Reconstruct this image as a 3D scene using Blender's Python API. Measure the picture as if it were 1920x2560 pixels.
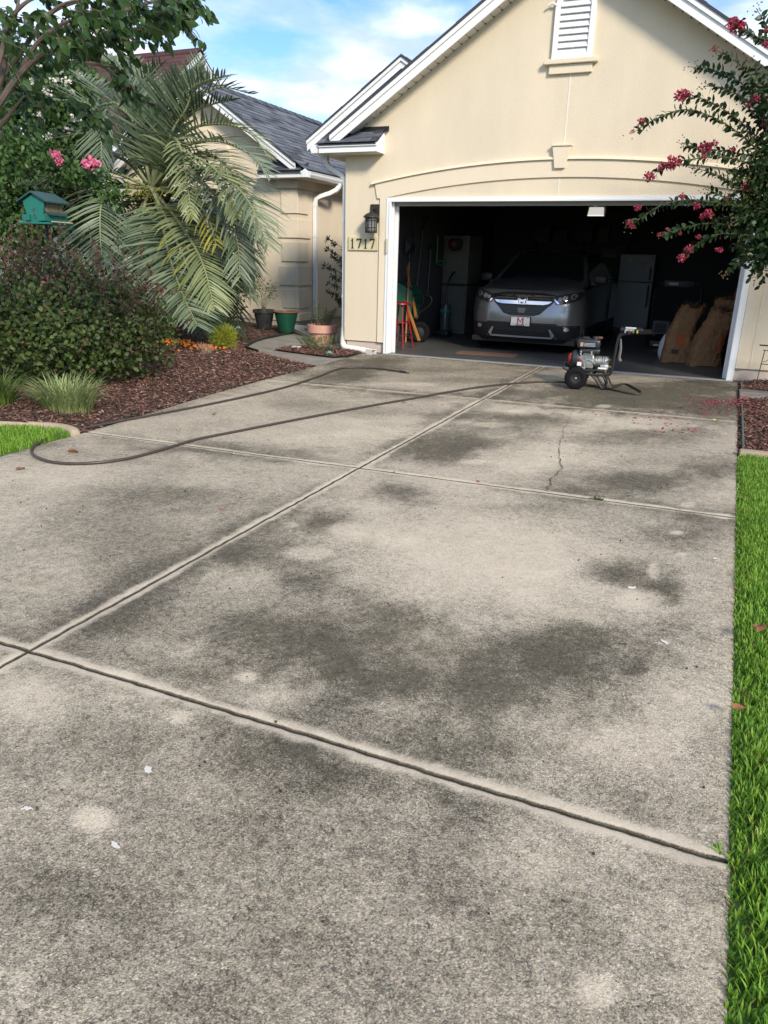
import bpy, bmesh, math, random
import numpy as np
from mathutils import Vector, Matrix

for o in list(bpy.data.objects):
    bpy.data.objects.remove(o)
SC = bpy.context.scene
COL = SC.collection
R_ = math.radians
random.seed(7)
RNG = np.random.default_rng(11)

# ------------------------------------------------------------------ camera
FPX, CAMH = 1850.0, 1.53
YAW, PITCH, ROLL = R_(23.258), R_(18.832), R_(1.552)
_fw = Vector((-math.sin(YAW) * math.cos(PITCH), math.cos(YAW) * math.cos(PITCH), -math.sin(PITCH)))
_rt = Vector((math.cos(YAW), math.sin(YAW), 0))
_up = _rt.cross(_fw)
_r2 = _rt * math.cos(ROLL) + _up * math.sin(ROLL)
_u2 = _up * math.cos(ROLL) - _rt * math.sin(ROLL)
cam_d = bpy.data.cameras.new('camera')
cam = bpy.data.objects.new('camera', cam_d)
COL.objects.link(cam)
cam.matrix_world = Matrix(((_r2.x, _u2.x, -_fw.x, 0), (_r2.y, _u2.y, -_fw.y, 0), (_r2.z, _u2.z, -_fw.z, CAMH), (0, 0, 0, 1)))
cam_d.sensor_fit = 'VERTICAL'
cam_d.sensor_height = 36.0
cam_d.sensor_width = 27.0
cam_d.lens = FPX / 2560 * 36
cam_d.clip_start, cam_d.clip_end = 0.05, 3000
SC.camera = cam
SC.render.resolution_x, SC.render.resolution_y = 768, 1024

# ------------------------------------------------------------------ world, sun, exposure
SUN_TO = Vector((0.612, -0.586, 0.53)).normalized()      # direction towards the sun
SUN_EL = math.asin(SUN_TO.z)
SUN_AZ = math.atan2(SUN_TO.x, SUN_TO.y)
world = bpy.data.worlds.new('World')
SC.world = world
world.use_nodes = True
wn, wl = world.node_tree.nodes, world.node_tree.links
wn.clear()
w_out = wn.new('ShaderNodeOutputWorld')
w_bg = wn.new('ShaderNodeBackground')
w_bg.inputs['Strength'].default_value = 0.126
w_sky = wn.new('ShaderNodeTexSky')
w_sky.sky_type = 'NISHITA'
w_sky.sun_disc = False
w_sky.sun_elevation = SUN_EL
w_sky.sun_rotation = SUN_AZ
w_sky.air_density, w_sky.dust_density, w_sky.ozone_density = 1.0, .6, 5.0
w_tc = wn.new('ShaderNodeTexCoord')
# clouds live on a flat layer: direction / height, so they shrink towards the horizon
w_sep = wn.new('ShaderNodeSeparateXYZ')
wl.new(w_tc.outputs['Generated'], w_sep.inputs[0])
w_h = wn.new('ShaderNodeMath'); w_h.operation = 'MAXIMUM'; w_h.inputs[1].default_value = 0.0
wl.new(w_sep.outputs['Z'], w_h.inputs[0])
w_h2 = wn.new('ShaderNodeMath'); w_h2.operation = 'ADD'; w_h2.inputs[1].default_value = 0.16
wl.new(w_h.outputs[0], w_h2.inputs[0])
w_div = wn.new('ShaderNodeVectorMath'); w_div.operation = 'DIVIDE'
wl.new(w_tc.outputs['Generated'], w_div.inputs[0])
w_cmb = wn.new('ShaderNodeCombineXYZ')
for i in range(3):
    wl.new(w_h2.outputs[0], w_cmb.inputs[i])
wl.new(w_cmb.outputs[0], w_div.inputs[1])
w_map = wn.new('ShaderNodeMapping')
w_map.inputs['Location'].default_value = (3.1, 1.7, 0.0)
wl.new(w_div.outputs[0], w_map.inputs['Vector'])
w_n1 = wn.new('ShaderNodeTexNoise')
w_n1.inputs['Scale'].default_value = 1.15
w_n1.inputs['Detail'].default_value = 9
w_n1.inputs['Roughness'].default_value = 0.58
w_n1.inputs['Distortion'].default_value = 0.25
wl.new(w_map.outputs[0], w_n1.inputs['Vector'])
w_cr = wn.new('ShaderNodeValToRGB')
w_cr.color_ramp.elements[0].position = 0.41
w_cr.color_ramp.elements[1].position = 0.62
wl.new(w_n1.outputs['Fac'], w_cr.inputs[0])
w_n2 = wn.new('ShaderNodeTexNoise')
w_n2.inputs['Scale'].default_value = 4.2
w_n2.inputs['Detail'].default_value = 8
wl.new(w_map.outputs[0], w_n2.inputs['Vector'])
w_cr2 = wn.new('ShaderNodeValToRGB')
w_cr2.color_ramp.elements[0].position = 0.38
w_cr2.color_ramp.elements[0].color = (3.3, 3.9, 5.0, 1)
w_cr2.color_ramp.elements[1].position = 0.62
w_cr2.color_ramp.elements[1].color = (5.6, 5.8, 6.2, 1)
wl.new(w_n2.outputs['Fac'], w_cr2.inputs[0])
w_mix = wn.new('ShaderNodeMixRGB')
wl.new(w_cr.outputs[0], w_mix.inputs[0])
w_tint = wn.new('ShaderNodeMixRGB'); w_tint.blend_type = 'MULTIPLY'; w_tint.inputs[0].default_value = 1.0; w_tint.inputs[2].default_value = (.76, .88, 1.0, 1)
wl.new(w_sky.outputs[0], w_tint.inputs[1])
wl.new(w_tint.outputs[0], w_mix.inputs[1])
wl.new(w_cr2.outputs[0], w_mix.inputs[2])
wl.new(w_mix.outputs[0], w_bg.inputs['Color'])
wl.new(w_bg.outputs[0], w_out.inputs[0])

sun_d = bpy.data.lights.new('sun', 'SUN')
sun_d.energy = 2.4
sun_d.angle = R_(11.0)
sun_d.color = (1.0, 0.90, 0.755)
sun = bpy.data.objects.new('sun', sun_d)
COL.objects.link(sun)
sun.rotation_euler = (-SUN_TO).to_track_quat('-Z', 'Y').to_euler()
sun.location = SUN_TO * 60

vs = SC.view_settings
vs.view_transform = 'Standard'
vs.look = 'None'
vs.gamma = 1.0
vs.exposure = 0.90
vs.use_curve_mapping = False
cy = SC.cycles
cy.max_bounces, cy.diffuse_bounces, cy.glossy_bounces, cy.transmission_bounces, cy.transparent_max_bounces = 5, 3, 2, 4, 6
cy.caustics_reflective = cy.caustics_refractive = False

# ------------------------------------------------------------------ pixel -> place helpers (1920x2560 photo pixels)
GA, GB = math.tan(R_(0.8945)), math.tan(R_(0.8021))      # the driveway's cross fall and rise
CAMP = Vector((0, 0, CAMH))
def ray(x, y):
    return (_r2 * ((x - 960) / FPX) - _u2 * ((y - 1280) / FPX) + _fw)
def at(x, y, Y):
    d = ray(x, y); return CAMP + d * (Y / d.y)
def atx(x, y, X):
    d = ray(x, y); return CAMP + d * (X / d.x)
def atz(x, y, Z):
    d = ray(x, y); return CAMP + d * ((Z - CAMH) / d.z)
def sstep(a, b, v):
    t = np.clip((v - a) / (b - a), 0, 1); return t * t * (3 - 2 * t)
def gz(x, y):
    """height of the ground / driveway surface"""
    xc = np.clip(x, -5.4, 0.6); w = 1 - sstep(7.5, 10.8, np.asarray(y, float))
    return GA * (xc * w - 2.25 * (1 - w)) + GB * np.clip(y, -40, 11.2)
def gnd(x, y):
    d = ray(x, y); p = CAMP + d * (-CAMH / (d.z - GA * d.x - GB * d.y))
    for _ in range(4):
        p = CAMP + d * ((float(gz(p.x, p.y)) - CAMH) / d.z)
    return p

# ------------------------------------------------------------------ mesh building
class MB:
    def __init__(s): s.v, s.f = [], []
    def add(s, vs, fs):
        b = len(s.v); s.v += [tuple(v) for v in vs]; s.f += [tuple(i + b for i in f) for f in fs]; return s
    def box(s, x0, x1, y0, y1, z0, z1, M=None):
        v = [Vector((x, y, z)) for z in (z0, z1) for y in (y0, y1) for x in (x0, x1)]
        if M is not None: v = [M @ p for p in v]
        return s.add(v, [(0, 2, 3, 1), (4, 5, 7, 6), (0, 1, 5, 4), (2, 6, 7, 3), (0, 4, 6, 2), (1, 3, 7, 5)])
    def bbox(s, x0, x1, y0, y1, z0, z1, b=0.01, M=None):
        """box with chamfered edges"""
        bm = bmesh.new(); bmesh.ops.create_cube(bm, size=1)
        for v in bm.verts:
            v.co = Vector(((x0 + x1) / 2 + v.co.x * (x1 - x0), (y0 + y1) / 2 + v.co.y * (y1 - y0), (z0 + z1) / 2 + v.co.z * (z1 - z0)))
        b = min(b, .45 * min(abs(x1 - x0), abs(y1 - y0), abs(z1 - z0)))
        bmesh.ops.bevel(bm, geom=list(bm.edges), offset=b, segments=2, affect='EDGES', profile=.5)
        bm.verts.index_update()
        vs_ = [(M @ v.co if M is not None else v.co.copy()) for v in bm.verts]
        s.add(vs_, [[v.index for v in f.verts] for f in bm.faces]); bm.free(); return s
    def tube(s, pts, r, n=8, cap=True):
        pts = [Vector(p) for p in pts]; m = len(pts)
        rs = list(r) if hasattr(r, '__len__') else [r] * m
        b = len(s.v); nrm = None
        for i, p in enumerate(pts):
            t = (pts[min(i + 1, m - 1)] - pts[max(i - 1, 0)])
            t = t.normalized() if t.length > 1e-9 else Vector((0, 0, 1))
            if nrm is None:
                nrm = t.cross(Vector((0, 0, 1)) if abs(t.z) < .9 else Vector((1, 0, 0))).normalized()
            else:
                nrm = (nrm - t * nrm.dot(t)); nrm = nrm.normalized() if nrm.length > 1e-6 else t.orthogonal().normalized()
            bn = t.cross(nrm)
            for k in range(n):
                a = 2 * math.pi * k / n
                s.v.append(tuple(p + (nrm * math.cos(a) + bn * math.sin(a)) * rs[i]))
        for i in range(m - 1):
            for k in range(n):
                k2 = (k + 1) % n
                s.f.append((b + i * n + k, b + i * n + k2, b + (i + 1) * n + k2, b + (i + 1) * n + k))
        if cap:
            s.f.append(tuple(b + k for k in range(n))[::-1]); s.f.append(tuple(b + (m - 1) * n + k for k in range(n)))
        return s
    def cyl(s, a, b, r, n=16): return s.tube([a, b], r, n)
    def lathe(s, prof, c=(0, 0, 0), n=24, M=None, closed=False):
        """prof: (radius, z) pairs"""
        b = len(s.v); c = Vector(c)
        for r, z in prof:
            for k in range(n):
                a = 2 * math.pi * k / n
                p = Vector((r * math.cos(a), r * math.sin(a), z))
                s.v.append(tuple((M @ p if M is not None else p) + c))
        m = len(prof)
        rng = range(m) if closed else range(m - 1)
        for i in rng:
            j = (i + 1) % m
            for k in range(n):
                k2 = (k + 1) % n
                s.f.append((b + i * n + k, b + i * n + k2, b + j * n + k2, b + j * n + k))
        return s
    def prism(s, poly, d, O=(0, 0, 0), U=(1, 0, 0), V=(0, 0, 1), N=(0, -1, 0)):
        """flat polygon (u, v) pulled out along N by d"""
        O, U, V, N = Vector(O), Vector(U), Vector(V), Vector(N)
        n = len(poly); a = [O + U * u + V * v for u, v in poly]; c = [p + N * d for p in a]
        fs = [tuple(range(n, 2 * n)), tuple(range(n))[::-1]] + [(i, (i + 1) % n, n + (i + 1) % n, n + i) for i in range(n)]
        return s.add(a + c, fs)
    def build(s, name, mat, parent=None, smooth=False, bevel=0, loc=None, sub=0, fix=True):
        me = bpy.data.meshes.new(name)
        me.from_pydata(s.v, [], s.f); me.update()
        if fix:
            bm = bmesh.new(); bm.from_mesh(me); bmesh.ops.recalc_face_normals(bm, faces=bm.faces); bm.to_mesh(me); bm.free()
        return mkobj(name, me, mat, parent, smooth, bevel, loc, sub)

def mkobj(name, me, mat, parent=None, smooth=False, bevel=0, loc=None, sub=0):
    o = bpy.data.objects.new(name, me); COL.objects.link(o)
    if mat is not None:
        for m in (mat if isinstance(mat, (list, tuple)) else [mat]): me.materials.append(m)
    if parent is not None:
        o.parent = parent
        o.matrix_parent_inverse = PINV.get(parent.name, Matrix.Identity(4))
    if loc is not None: o.location = loc
    if smooth:
        me.polygons.foreach_set('use_smooth', [True] * len(me.polygons))
        if smooth != 'all':
            try: me.set_sharp_from_angle(angle=R_(35))
            except Exception: pass
    if bevel:
        b = o.modifiers.new('bevel', 'BEVEL'); b.width = bevel; b.segments = 2; b.limit_method = 'ANGLE'; b.angle_limit = R_(40)
    if sub:
        b = o.modifiers.new('sub', 'SUBSURF'); b.levels = b.render_levels = sub
    return o
PINV = {}
def thing(name, label, cat, loc=(0, 0, 0), group=None):
    """Empty at a thing's base. Parts are built in world space; PINV keeps them there."""
    o = bpy.data.objects.new(name, None); COL.objects.link(o)
    o.empty_display_size = .2; o.location = loc
    PINV[o.name] = Matrix.Translation(-Vector(loc))
    return tag(o, label, cat, group)
def tag(o, label=None, cat=None, group=None, kind=None):
    if label: o['label'] = label
    if cat: o['category'] = cat
    if group: o['group'] = group
    if kind: o['kind'] = kind
    return o
def empty_part(name, parent):
    o = bpy.data.objects.new(name, None); COL.objects.link(o); o.parent = parent
    o.matrix_parent_inverse = PINV.get(parent.name, Matrix.Identity(4)); return o
def quads_obj(name, V, nper, mat, parent=None, smooth=False):
    """V: (N, nper, 3) array -> mesh of N separate faces with nper corners"""
    V = np.asarray(V, np.float32); N = V.shape[0]
    me = bpy.data.meshes.new(name)
    me.vertices.add(N * nper); me.vertices.foreach_set('co', V.reshape(-1))
    me.loops.add(N * nper); me.loops.foreach_set('vertex_index', np.arange(N * nper, dtype=np.int32))
    me.polygons.add(N); me.polygons.foreach_set('loop_start', np.arange(N, dtype=np.int32) * nper)
    me.update(calc_edges=True); me.validate()
    return mkobj(name, me, mat, parent, smooth)
def strips_obj(name, V, mat, parent=None, smooth='all', rnd=None):
    """V: (N, rows, cols, 3) -> N small grids (leaves, blades, chips)"""
    V = np.asarray(V, np.float32); N, r, c, _ = V.shape
    base = (np.arange(N) * r * c)[:, None, None]
    i = np.arange(r - 1)[:, None] * c + np.arange(c - 1)[None, :]
    q = np.stack([i, i + 1, i + c + 1, i + c], -1).reshape(-1, 4)
    F = (base + q[None]).reshape(-1, 4).astype(np.int32)
    me = bpy.data.meshes.new(name)
    me.vertices.add(N * r * c); me.vertices.foreach_set('co', V.reshape(-1))
    me.loops.add(F.size); me.loops.foreach_set('vertex_index', F.reshape(-1))
    me.polygons.add(len(F)); me.polygons.foreach_set('loop_start', np.arange(len(F), dtype=np.int32) * 4)
    me.update(calc_edges=True)
    return mkobj(name, me, mat, parent, smooth)

# ------------------------------------------------------------------ materials
def lin(*c):
    """sRGB 0-255 -> linear"""
    return tuple(((v / 255) / 12.92 if v / 255 <= .04045 else ((v / 255 + .055) / 1.055) ** 2.4) for v in c)
def pmat(name, col, rough=.6, metal=0., var=None, bump=None, spec=.5, island=0., trans=0., emit=None, coat=0., alpha=1., transm=0., col2=None, ior=1.45, stretch=None):
    m = bpy.data.materials.new(name); m.use_nodes = True
    n, l = m.node_tree.nodes, m.node_tree.links
    p = n['Principled BSDF']; out = n['Material Output']
    p.inputs['Base Color'].default_value = (*col[:3], 1)
    p.inputs['Roughness'].default_value = rough
    p.inputs['Metallic'].default_value = metal
    p.inputs['Specular IOR Level'].default_value = spec
    p.inputs['Coat Weight'].default_value = coat
    p.inputs['Coat Roughness'].default_value = .05
    p.inputs['Transmission Weight'].default_value = transm
    p.inputs['IOR'].default_value = ior
    p.inputs['Alpha'].default_value = alpha
    if emit: p.inputs['Emission Color'].default_value = (*emit[0], 1); p.inputs['Emission Strength'].default_value = emit[1]
    tc = n.new('ShaderNodeTexCoord'); geo = n.new('ShaderNodeNewGeometry')
    src = geo.outputs['Position']
    if stretch:
        mp = n.new('ShaderNodeMapping'); mp.inputs['Scale'].default_value = stretch; l.new(src, mp.inputs['Vector']); src = mp.outputs[0]
    cur = None
    if var or island or col2:
        c2 = col2 if col2 else tuple(min(1, c * .55) for c in col)
        mx = n.new('ShaderNodeMixRGB'); mx.inputs[1].default_value = (*col[:3], 1); mx.inputs[2].default_value = (*c2[:3], 1)
        fac = None
        if var:
            t = n.new('ShaderNodeTexNoise'); t.inputs['Scale'].default_value = var[0]; t.inputs['Detail'].default_value = 6; t.inputs['Roughness'].default_value = .65
            l.new(src, t.inputs['Vector'])
            rp = n.new('ShaderNodeMapRange'); rp.inputs[1].default_value = .32; rp.inputs[2].default_value = .72; rp.inputs[4].default_value = var[1]
            l.new(t.outputs['Fac'], rp.inputs[0]); fac = rp.outputs[0]
        if island:
            mr = n.new('ShaderNodeMath'); mr.operation = 'MULTIPLY'; mr.inputs[1].default_value = island
            l.new(geo.outputs['Random Per Island'], mr.inputs[0])
            if fac is not None:
                ad = n.new('ShaderNodeMath'); ad.operation = 'ADD'; ad.use_clamp = True; l.new(fac, ad.inputs[0]); l.new(mr.outputs[0], ad.inputs[1]); fac = ad.outputs[0]
            else: fac = mr.outputs[0]
        if fac is not None: l.new(fac, mx.inputs[0])
        l.new(mx.outputs[0], p.inputs['Base Color']); cur = mx.outputs[0]
    if bump:
        t = n.new('ShaderNodeTexNoise'); t.inputs['Scale'].default_value = bump[0]; t.inputs['Detail'].default_value = 5
        l.new(geo.outputs['Position'], t.inputs['Vector'])
        b = n.new('ShaderNodeBump'); b.inputs['Strength'].default_value = bump[1]; b.inputs['Distance'].default_value = bump[2] if len(bump) > 2 else .01
        l.new(t.outputs['Fac'], b.inputs['Height']); l.new(b.outputs[0], p.inputs['Normal'])
    if trans:
        tr = n.new('ShaderNodeBsdfTranslucent'); ms = n.new('ShaderNodeMixShader'); ms.inputs[0].default_value = trans
        if cur is not None: l.new(cur, tr.inputs['Color'])
        else: tr.inputs['Color'].default_value = (*col[:3], 1)
        l.new(p.outputs[0], ms.inputs[1]); l.new(tr.outputs[0], ms.inputs[2]); l.new(ms.outputs[0], out.inputs['Surface'])
    return m

STUCCO = pmat('stucco', (.72, .615, .455), .9, var=(1.1, .55), col2=(.575, .505, .385), stretch=(1.6, 1.6, .5), bump=(85, .42, .012), spec=.25)
STUCCO2 = pmat('stucco_trim', (.74, .635, .475), .9, var=(2.5, .3), col2=(.62, .545, .42), bump=(85, .4, .01), spec=.25)
STUCCO_STAIN = pmat('stucco_weathered', (.64, .57, .43), .9, var=(3.2, .6), col2=(.46, .43, .35), bump=(110, .3, .01), spec=.2, stretch=(2.2, 2.2, .5))
SEALANT = pmat('sealant', (.74, .70, .60), .6)
FOUND = pmat('foundation_paint', (.58, .48, .40), .85, var=(4, .3), bump=(60, .25, .01))
WHITE = pmat('white_trim', (.80, .80, .79), .45, var=(6, .12), col2=(.68, .68, .66))
GUTTER = pmat('gutter_white', (.76, .76, .74), .4, var=(4, .2), col2=(.6, .59, .55))
SOFFIT = pmat('soffit_vinyl', (.60, .575, .52), .5)
DARKGAP = pmat('dark_gap', (.012, .012, .012), .9)
FLASH = pmat('flashing_black', (.018, .019, .021), .5)
# ------------------------------------------------------------------ numeric noise
def vnoise(x, y, seed=0, octaves=4, rough=.55):
    x, y = np.asarray(x, float), np.asarray(y, float); out = 0; amp = 1; tot = 0
    for o in range(octaves):
        r = np.random.default_rng(seed + o * 17); T = r.random((64, 64))
        xi, yi = np.floor(x).astype(int), np.floor(y).astype(int); fx, fy = x - xi, y - yi
        fx, fy = fx * fx * (3 - 2 * fx), fy * fy * (3 - 2 * fy)
        g = lambda i, j: T[i % 64, j % 64]
        out = out + amp * (g(xi, yi) * (1 - fx) * (1 - fy) + g(xi + 1, yi) * fx * (1 - fy) + g(xi, yi + 1) * (1 - fx) * fy + g(xi + 1, yi + 1) * fx * fy)
        tot += amp; amp *= rough; x, y = x * 2.03 + 5.1, y * 2.03 + 9.7
    return out / tot

# ------------------------------------------------------------------ ground sheet
def grid_obj(name, xs, ys, zf, mat, parent=None, attrs=None):
    X, Y = np.meshgrid(xs, ys); Z = zf(X, Y)
    V = np.stack([X, Y, Z], -1).reshape(-1, 3).astype(np.float32); nx, ny = len(xs), len(ys)
    i = (np.arange(ny - 1)[:, None] * nx + np.arange(nx - 1)[None]).reshape(-1)
    F = np.stack([i, i + 1, i + nx + 1, i + nx], -1).astype(np.int32)
    me = bpy.data.meshes.new(name)
    me.vertices.add(len(V)); me.vertices.foreach_set('co', V.reshape(-1))
    me.loops.add(F.size); me.loops.foreach_set('vertex_index', F.reshape(-1))
    me.polygons.add(len(F)); me.polygons.foreach_set('loop_start', np.arange(len(F), dtype=np.int32) * 4)
    me.update(calc_edges=True)
    for k, v in (attrs or {}).items():
        a = me.attributes.new(k, 'FLOAT', 'POINT'); a.data.foreach_set('value', np.asarray(v, np.float32).reshape(-1))
    return mkobj(name, me, mat, parent, smooth='all')

SOIL = pmat('soil', (.075, .055, .04), .95, var=(9, .8), col2=(.035, .026, .02), bump=(40, .6, .03))
GROUND = pmat('far_ground', (.07, .10, .035), .95, var=(1.2, .8), col2=(.05, .06, .025), bump=(14, .5, .05))
g_x = np.concatenate([np.linspace(-900, -30, 18), np.linspace(-28, 16, 45), np.linspace(20, 900, 18)])
g_y = np.concatenate([np.linspace(-900, -14, 16), np.linspace(-12, 26, 39), np.linspace(30, 1200, 20)])
tag(grid_obj('ground', g_x, g_y, lambda x, y: gz(x, y) - .11, GROUND), kind='structure')

# ------------------------------------------------------------------ driveway: slabs with tooled joints
def x_left(y): return np.interp(y, [-6, 4, 5, 6, 7, 8, 8.7, 9.4, 11], [-5.03, -5.05, -5.07, -5.13, -5.20, -5.21, -5.17, -5.11, -5.09])
def x_mid(y): return -2.382 + .0133 * y
def x_right(y): return .2296 + .0128 * y
def y_j0(x): return -1.2 - .015 * x
def y_j1(x): return 1.825 - .018 * (x - .25)
def y_j2(x): return 4.857 - .012 * (x - .287)
def y_j3(x): return 7.94 - .024 * (x - .33)
def y_j4(x): return 10.93 + 0 * x
def y_jm(x): return -4.2 + 0 * x

# stains and wear: (photo px, py, half-extents rx, ry, strength) turned into ellipses on the slab
STAINS = [
    (1470, 1600, 240, 62, .75), (1200, 1715, 230, 90, .8), (1105, 1825, 190, 60, .75), (1400, 1660, 110, 55, .45),
    (1539, 1428, 108, 36, .95), (1560, 1440, 70, 22, .6), (1649, 1478, 46, 30, .95), (1725, 1330, 100, 34, .6), (1683, 1576, 90, 40, .45),
    (1000, 1228, 90, 28, .85), (1330, 1266, 110, 13, .35), (1782, 1865, 50, 60, .35), (1706, 1999, 60, 50, .35),
    (812, 1302, 70, 30, .9), (665, 1579, 160, 62, .6), (785, 1446, 100, 42, .6), (845, 1637, 110, 60, .6), (347, 1550, 140, 60, .45),
    (940, 1700, 120, 60, .7), (520, 1680, 140, 50, .45), (700, 1380, 110, 30, .45), (1010, 1560, 110, 50, .5),
    (289, 1347, 250, 100, .30), (520, 1240, 150, 40, .35), (120, 1480, 100, 60, .2), (640, 1130, 200, 20, .4), (330, 1230, 150, 25, .35), (620, 1390, 60, 30, .4),
    (1164, 1113, 170, 36, .9), (1330, 1054, 120, 17, .75), (1615, 1088, 150, 22, .7), (1595, 1203, 170, 30, .8), (1765, 1175, 85, 34, .75), (1090, 1140, 80, 25, .6), (1220, 1075, 110, 14, .5), (1180, 1040, 130, 10, .6),
    (1580, 985, 300, 28, .9), (1650, 1000, 220, 30, .8), (1790, 1023, 110, 34, .9), (1750, 970, 120, 20, .8), (1480, 1000, 180, 16, .6), (1330, 985, 160, 12, .5), (1700, 960, 120, 12, .7),
    (950, 903, 70, 20, 1.0), (880, 930, 60, 26, .9), (820, 945, 70, 20, .7), (1080, 925, 130, 9, .4), (1050, 990, 180, 12, .45), (900, 1030, 150, 14, .35), (1130, 950, 120, 9, .3), (780, 1010, 120, 14, .3),
    (100, 2225, 150, 90, .8), (280, 2260, 120, 60, .65), (347, 2341, 110, 60, .5), (347, 1850, 190, 75, .55), (665, 1878, 150, 60, .5), (520, 2515, 140, 70, .7), (752, 2370, 160, 60, .45),
    (1133, 2050, 120, 60, .6), (1075, 2207, 120, 90, .55), (1625, 2520, 90, 40, .45), (1654, 2410, 60, 40, .35), (900, 2100, 150, 60, .4), (180, 2420, 120, 80, .5), (850, 1960, 120, 50, .4), (600, 2050, 120, 60, .35), (1250, 2330, 120, 50, .3),
    (1250, 1690, 540, 200, .62), (800, 1560, 330, 130, .4), (350, 1380, 460, 230, .25), (500, 2150, 900, 420, .28), (1150, 1900, 420, 90, .25), (1550, 1180, 330, 110, .35), (1402, 2253, 22, 16, .9), (1585, 1676, 32, 11, .9),
]
PALES = [  # worn or cleaned, paler ground
    (1250, 1400, 270, 110, .7), (870, 1326, 55, 22, .8), (772, 1384, 70, 20, .7), (1000, 1330, 140, 40, .5), (1330, 1140, 140, 40, .75), (1480, 1150, 90, 26, .5), (1250, 1085, 60, 12, .5),
    (1590, 1500, 60, 28, .8), (1632, 1425, 16, 26, .8), (1700, 1750, 130, 90, .5), (1560, 1860, 160, 60, .55), (1420, 2100, 200, 90, .45), (120, 1420, 140, 70, .35), (200, 1190, 190, 40, .35), (80, 1750, 100, 60, .45), (700, 1750, 90, 30, .5),
    (231, 2046, 50, 30, 1.0), (616, 1693, 32, 17, 1.0), (450, 1793, 36, 22, .9), (1486, 2479, 60, 46, .9), (1690, 1332, 20, 7, 1.0), (1708, 1386, 15, 5, 1.0), (1719, 1262, 20, 8, .8), (1660, 1606, 20, 8, .9), (1700, 1742, 24, 14, .7),
    (1180, 1155, 30, 7, .8), (1290, 1027, 26, 5, .9), (1510, 1016, 20, 5, .8), (1230, 1062, 50, 6, .6), (1000, 960, 120, 5, .4), (1020, 1075, 60, 6, .5), (730, 1311, 20, 8, .7),
]
def _ell(lst):
    out = []
    for px, py, rx, ry, s in lst:
        c = gnd(px, py); a = gnd(px + rx, py); b = gnd(px, py - ry); d = gnd(px, py + ry)
        ux = Vector((a.x - c.x, a.y - c.y)); uy = Vector(((b.x - d.x) / 2, (b.y - d.y) / 2))
        M = np.linalg.inv(np.array([[ux.x, uy.x], [ux.y, uy.y]])); out.append((c.x, c.y, M, s))
    return out
STN, PAL = _ell([(a, b, c, d, s * (.5 if b > 1800 and c < 400 else 1)) for a, b, c, d, s in STAINS]), _ell(PALES)
def stain_at(X, Y):
    wx = (vnoise(X * 2.6, Y * 2.6, 3, 4) - .5) * .75 + (vnoise(X * 13, Y * 9, 5, 4) - .5) * .50
    wy = (vnoise(X * 2.6 + 31, Y * 2.6 + 7, 8, 4) - .5) * .75 + (vnoise(X * 13 + 3, Y * 9, 6, 4) - .5) * .50
    keep = np.ones_like(X); pale = np.ones_like(X)
    for cx, cy, M, s in STN:
        dx, dy = X - cx, Y - cy
        a = M[0, 0] * dx + M[0, 1] * dy; b = M[1, 0] * dx + M[1, 1] * dy
        q = np.sqrt(a * a + b * b) + (wx + wy) * .9
        keep *= 1 - s * .78 * (1 - sstep(.1, 1.42, q / 1.1))
    for cx, cy, M, s in PAL:
        dx, dy = X - cx, Y - cy
        a = M[0, 0] * dx + M[0, 1] * dy; b = M[1, 0] * dx + M[1, 1] * dy
        q = np.sqrt(a * a + b * b) + wx * 1.2
        pale *= 1 - s * .78 * (1 - sstep(.45, 1.3, q))
    base = .22 + .34 * (vnoise(X * 1.1 + 4, Y * 1.1, 21, 4) - .5) + .20 * (vnoise(X * 5, Y * 9, 25, 4) - .5)
    base = base + .16 * sstep(7.6, 9.0, Y) + .05 * (1 - sstep(1.6, 2.0, Y)) + .05 * (1 - sstep(-2.6, -2.2, X))
    s_ = 1 - (1 - np.clip(base, 0, 1)) * keep
    return np.clip(s_ * (.12 + .88 * pale), 0, 1), 1 - pale

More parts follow.
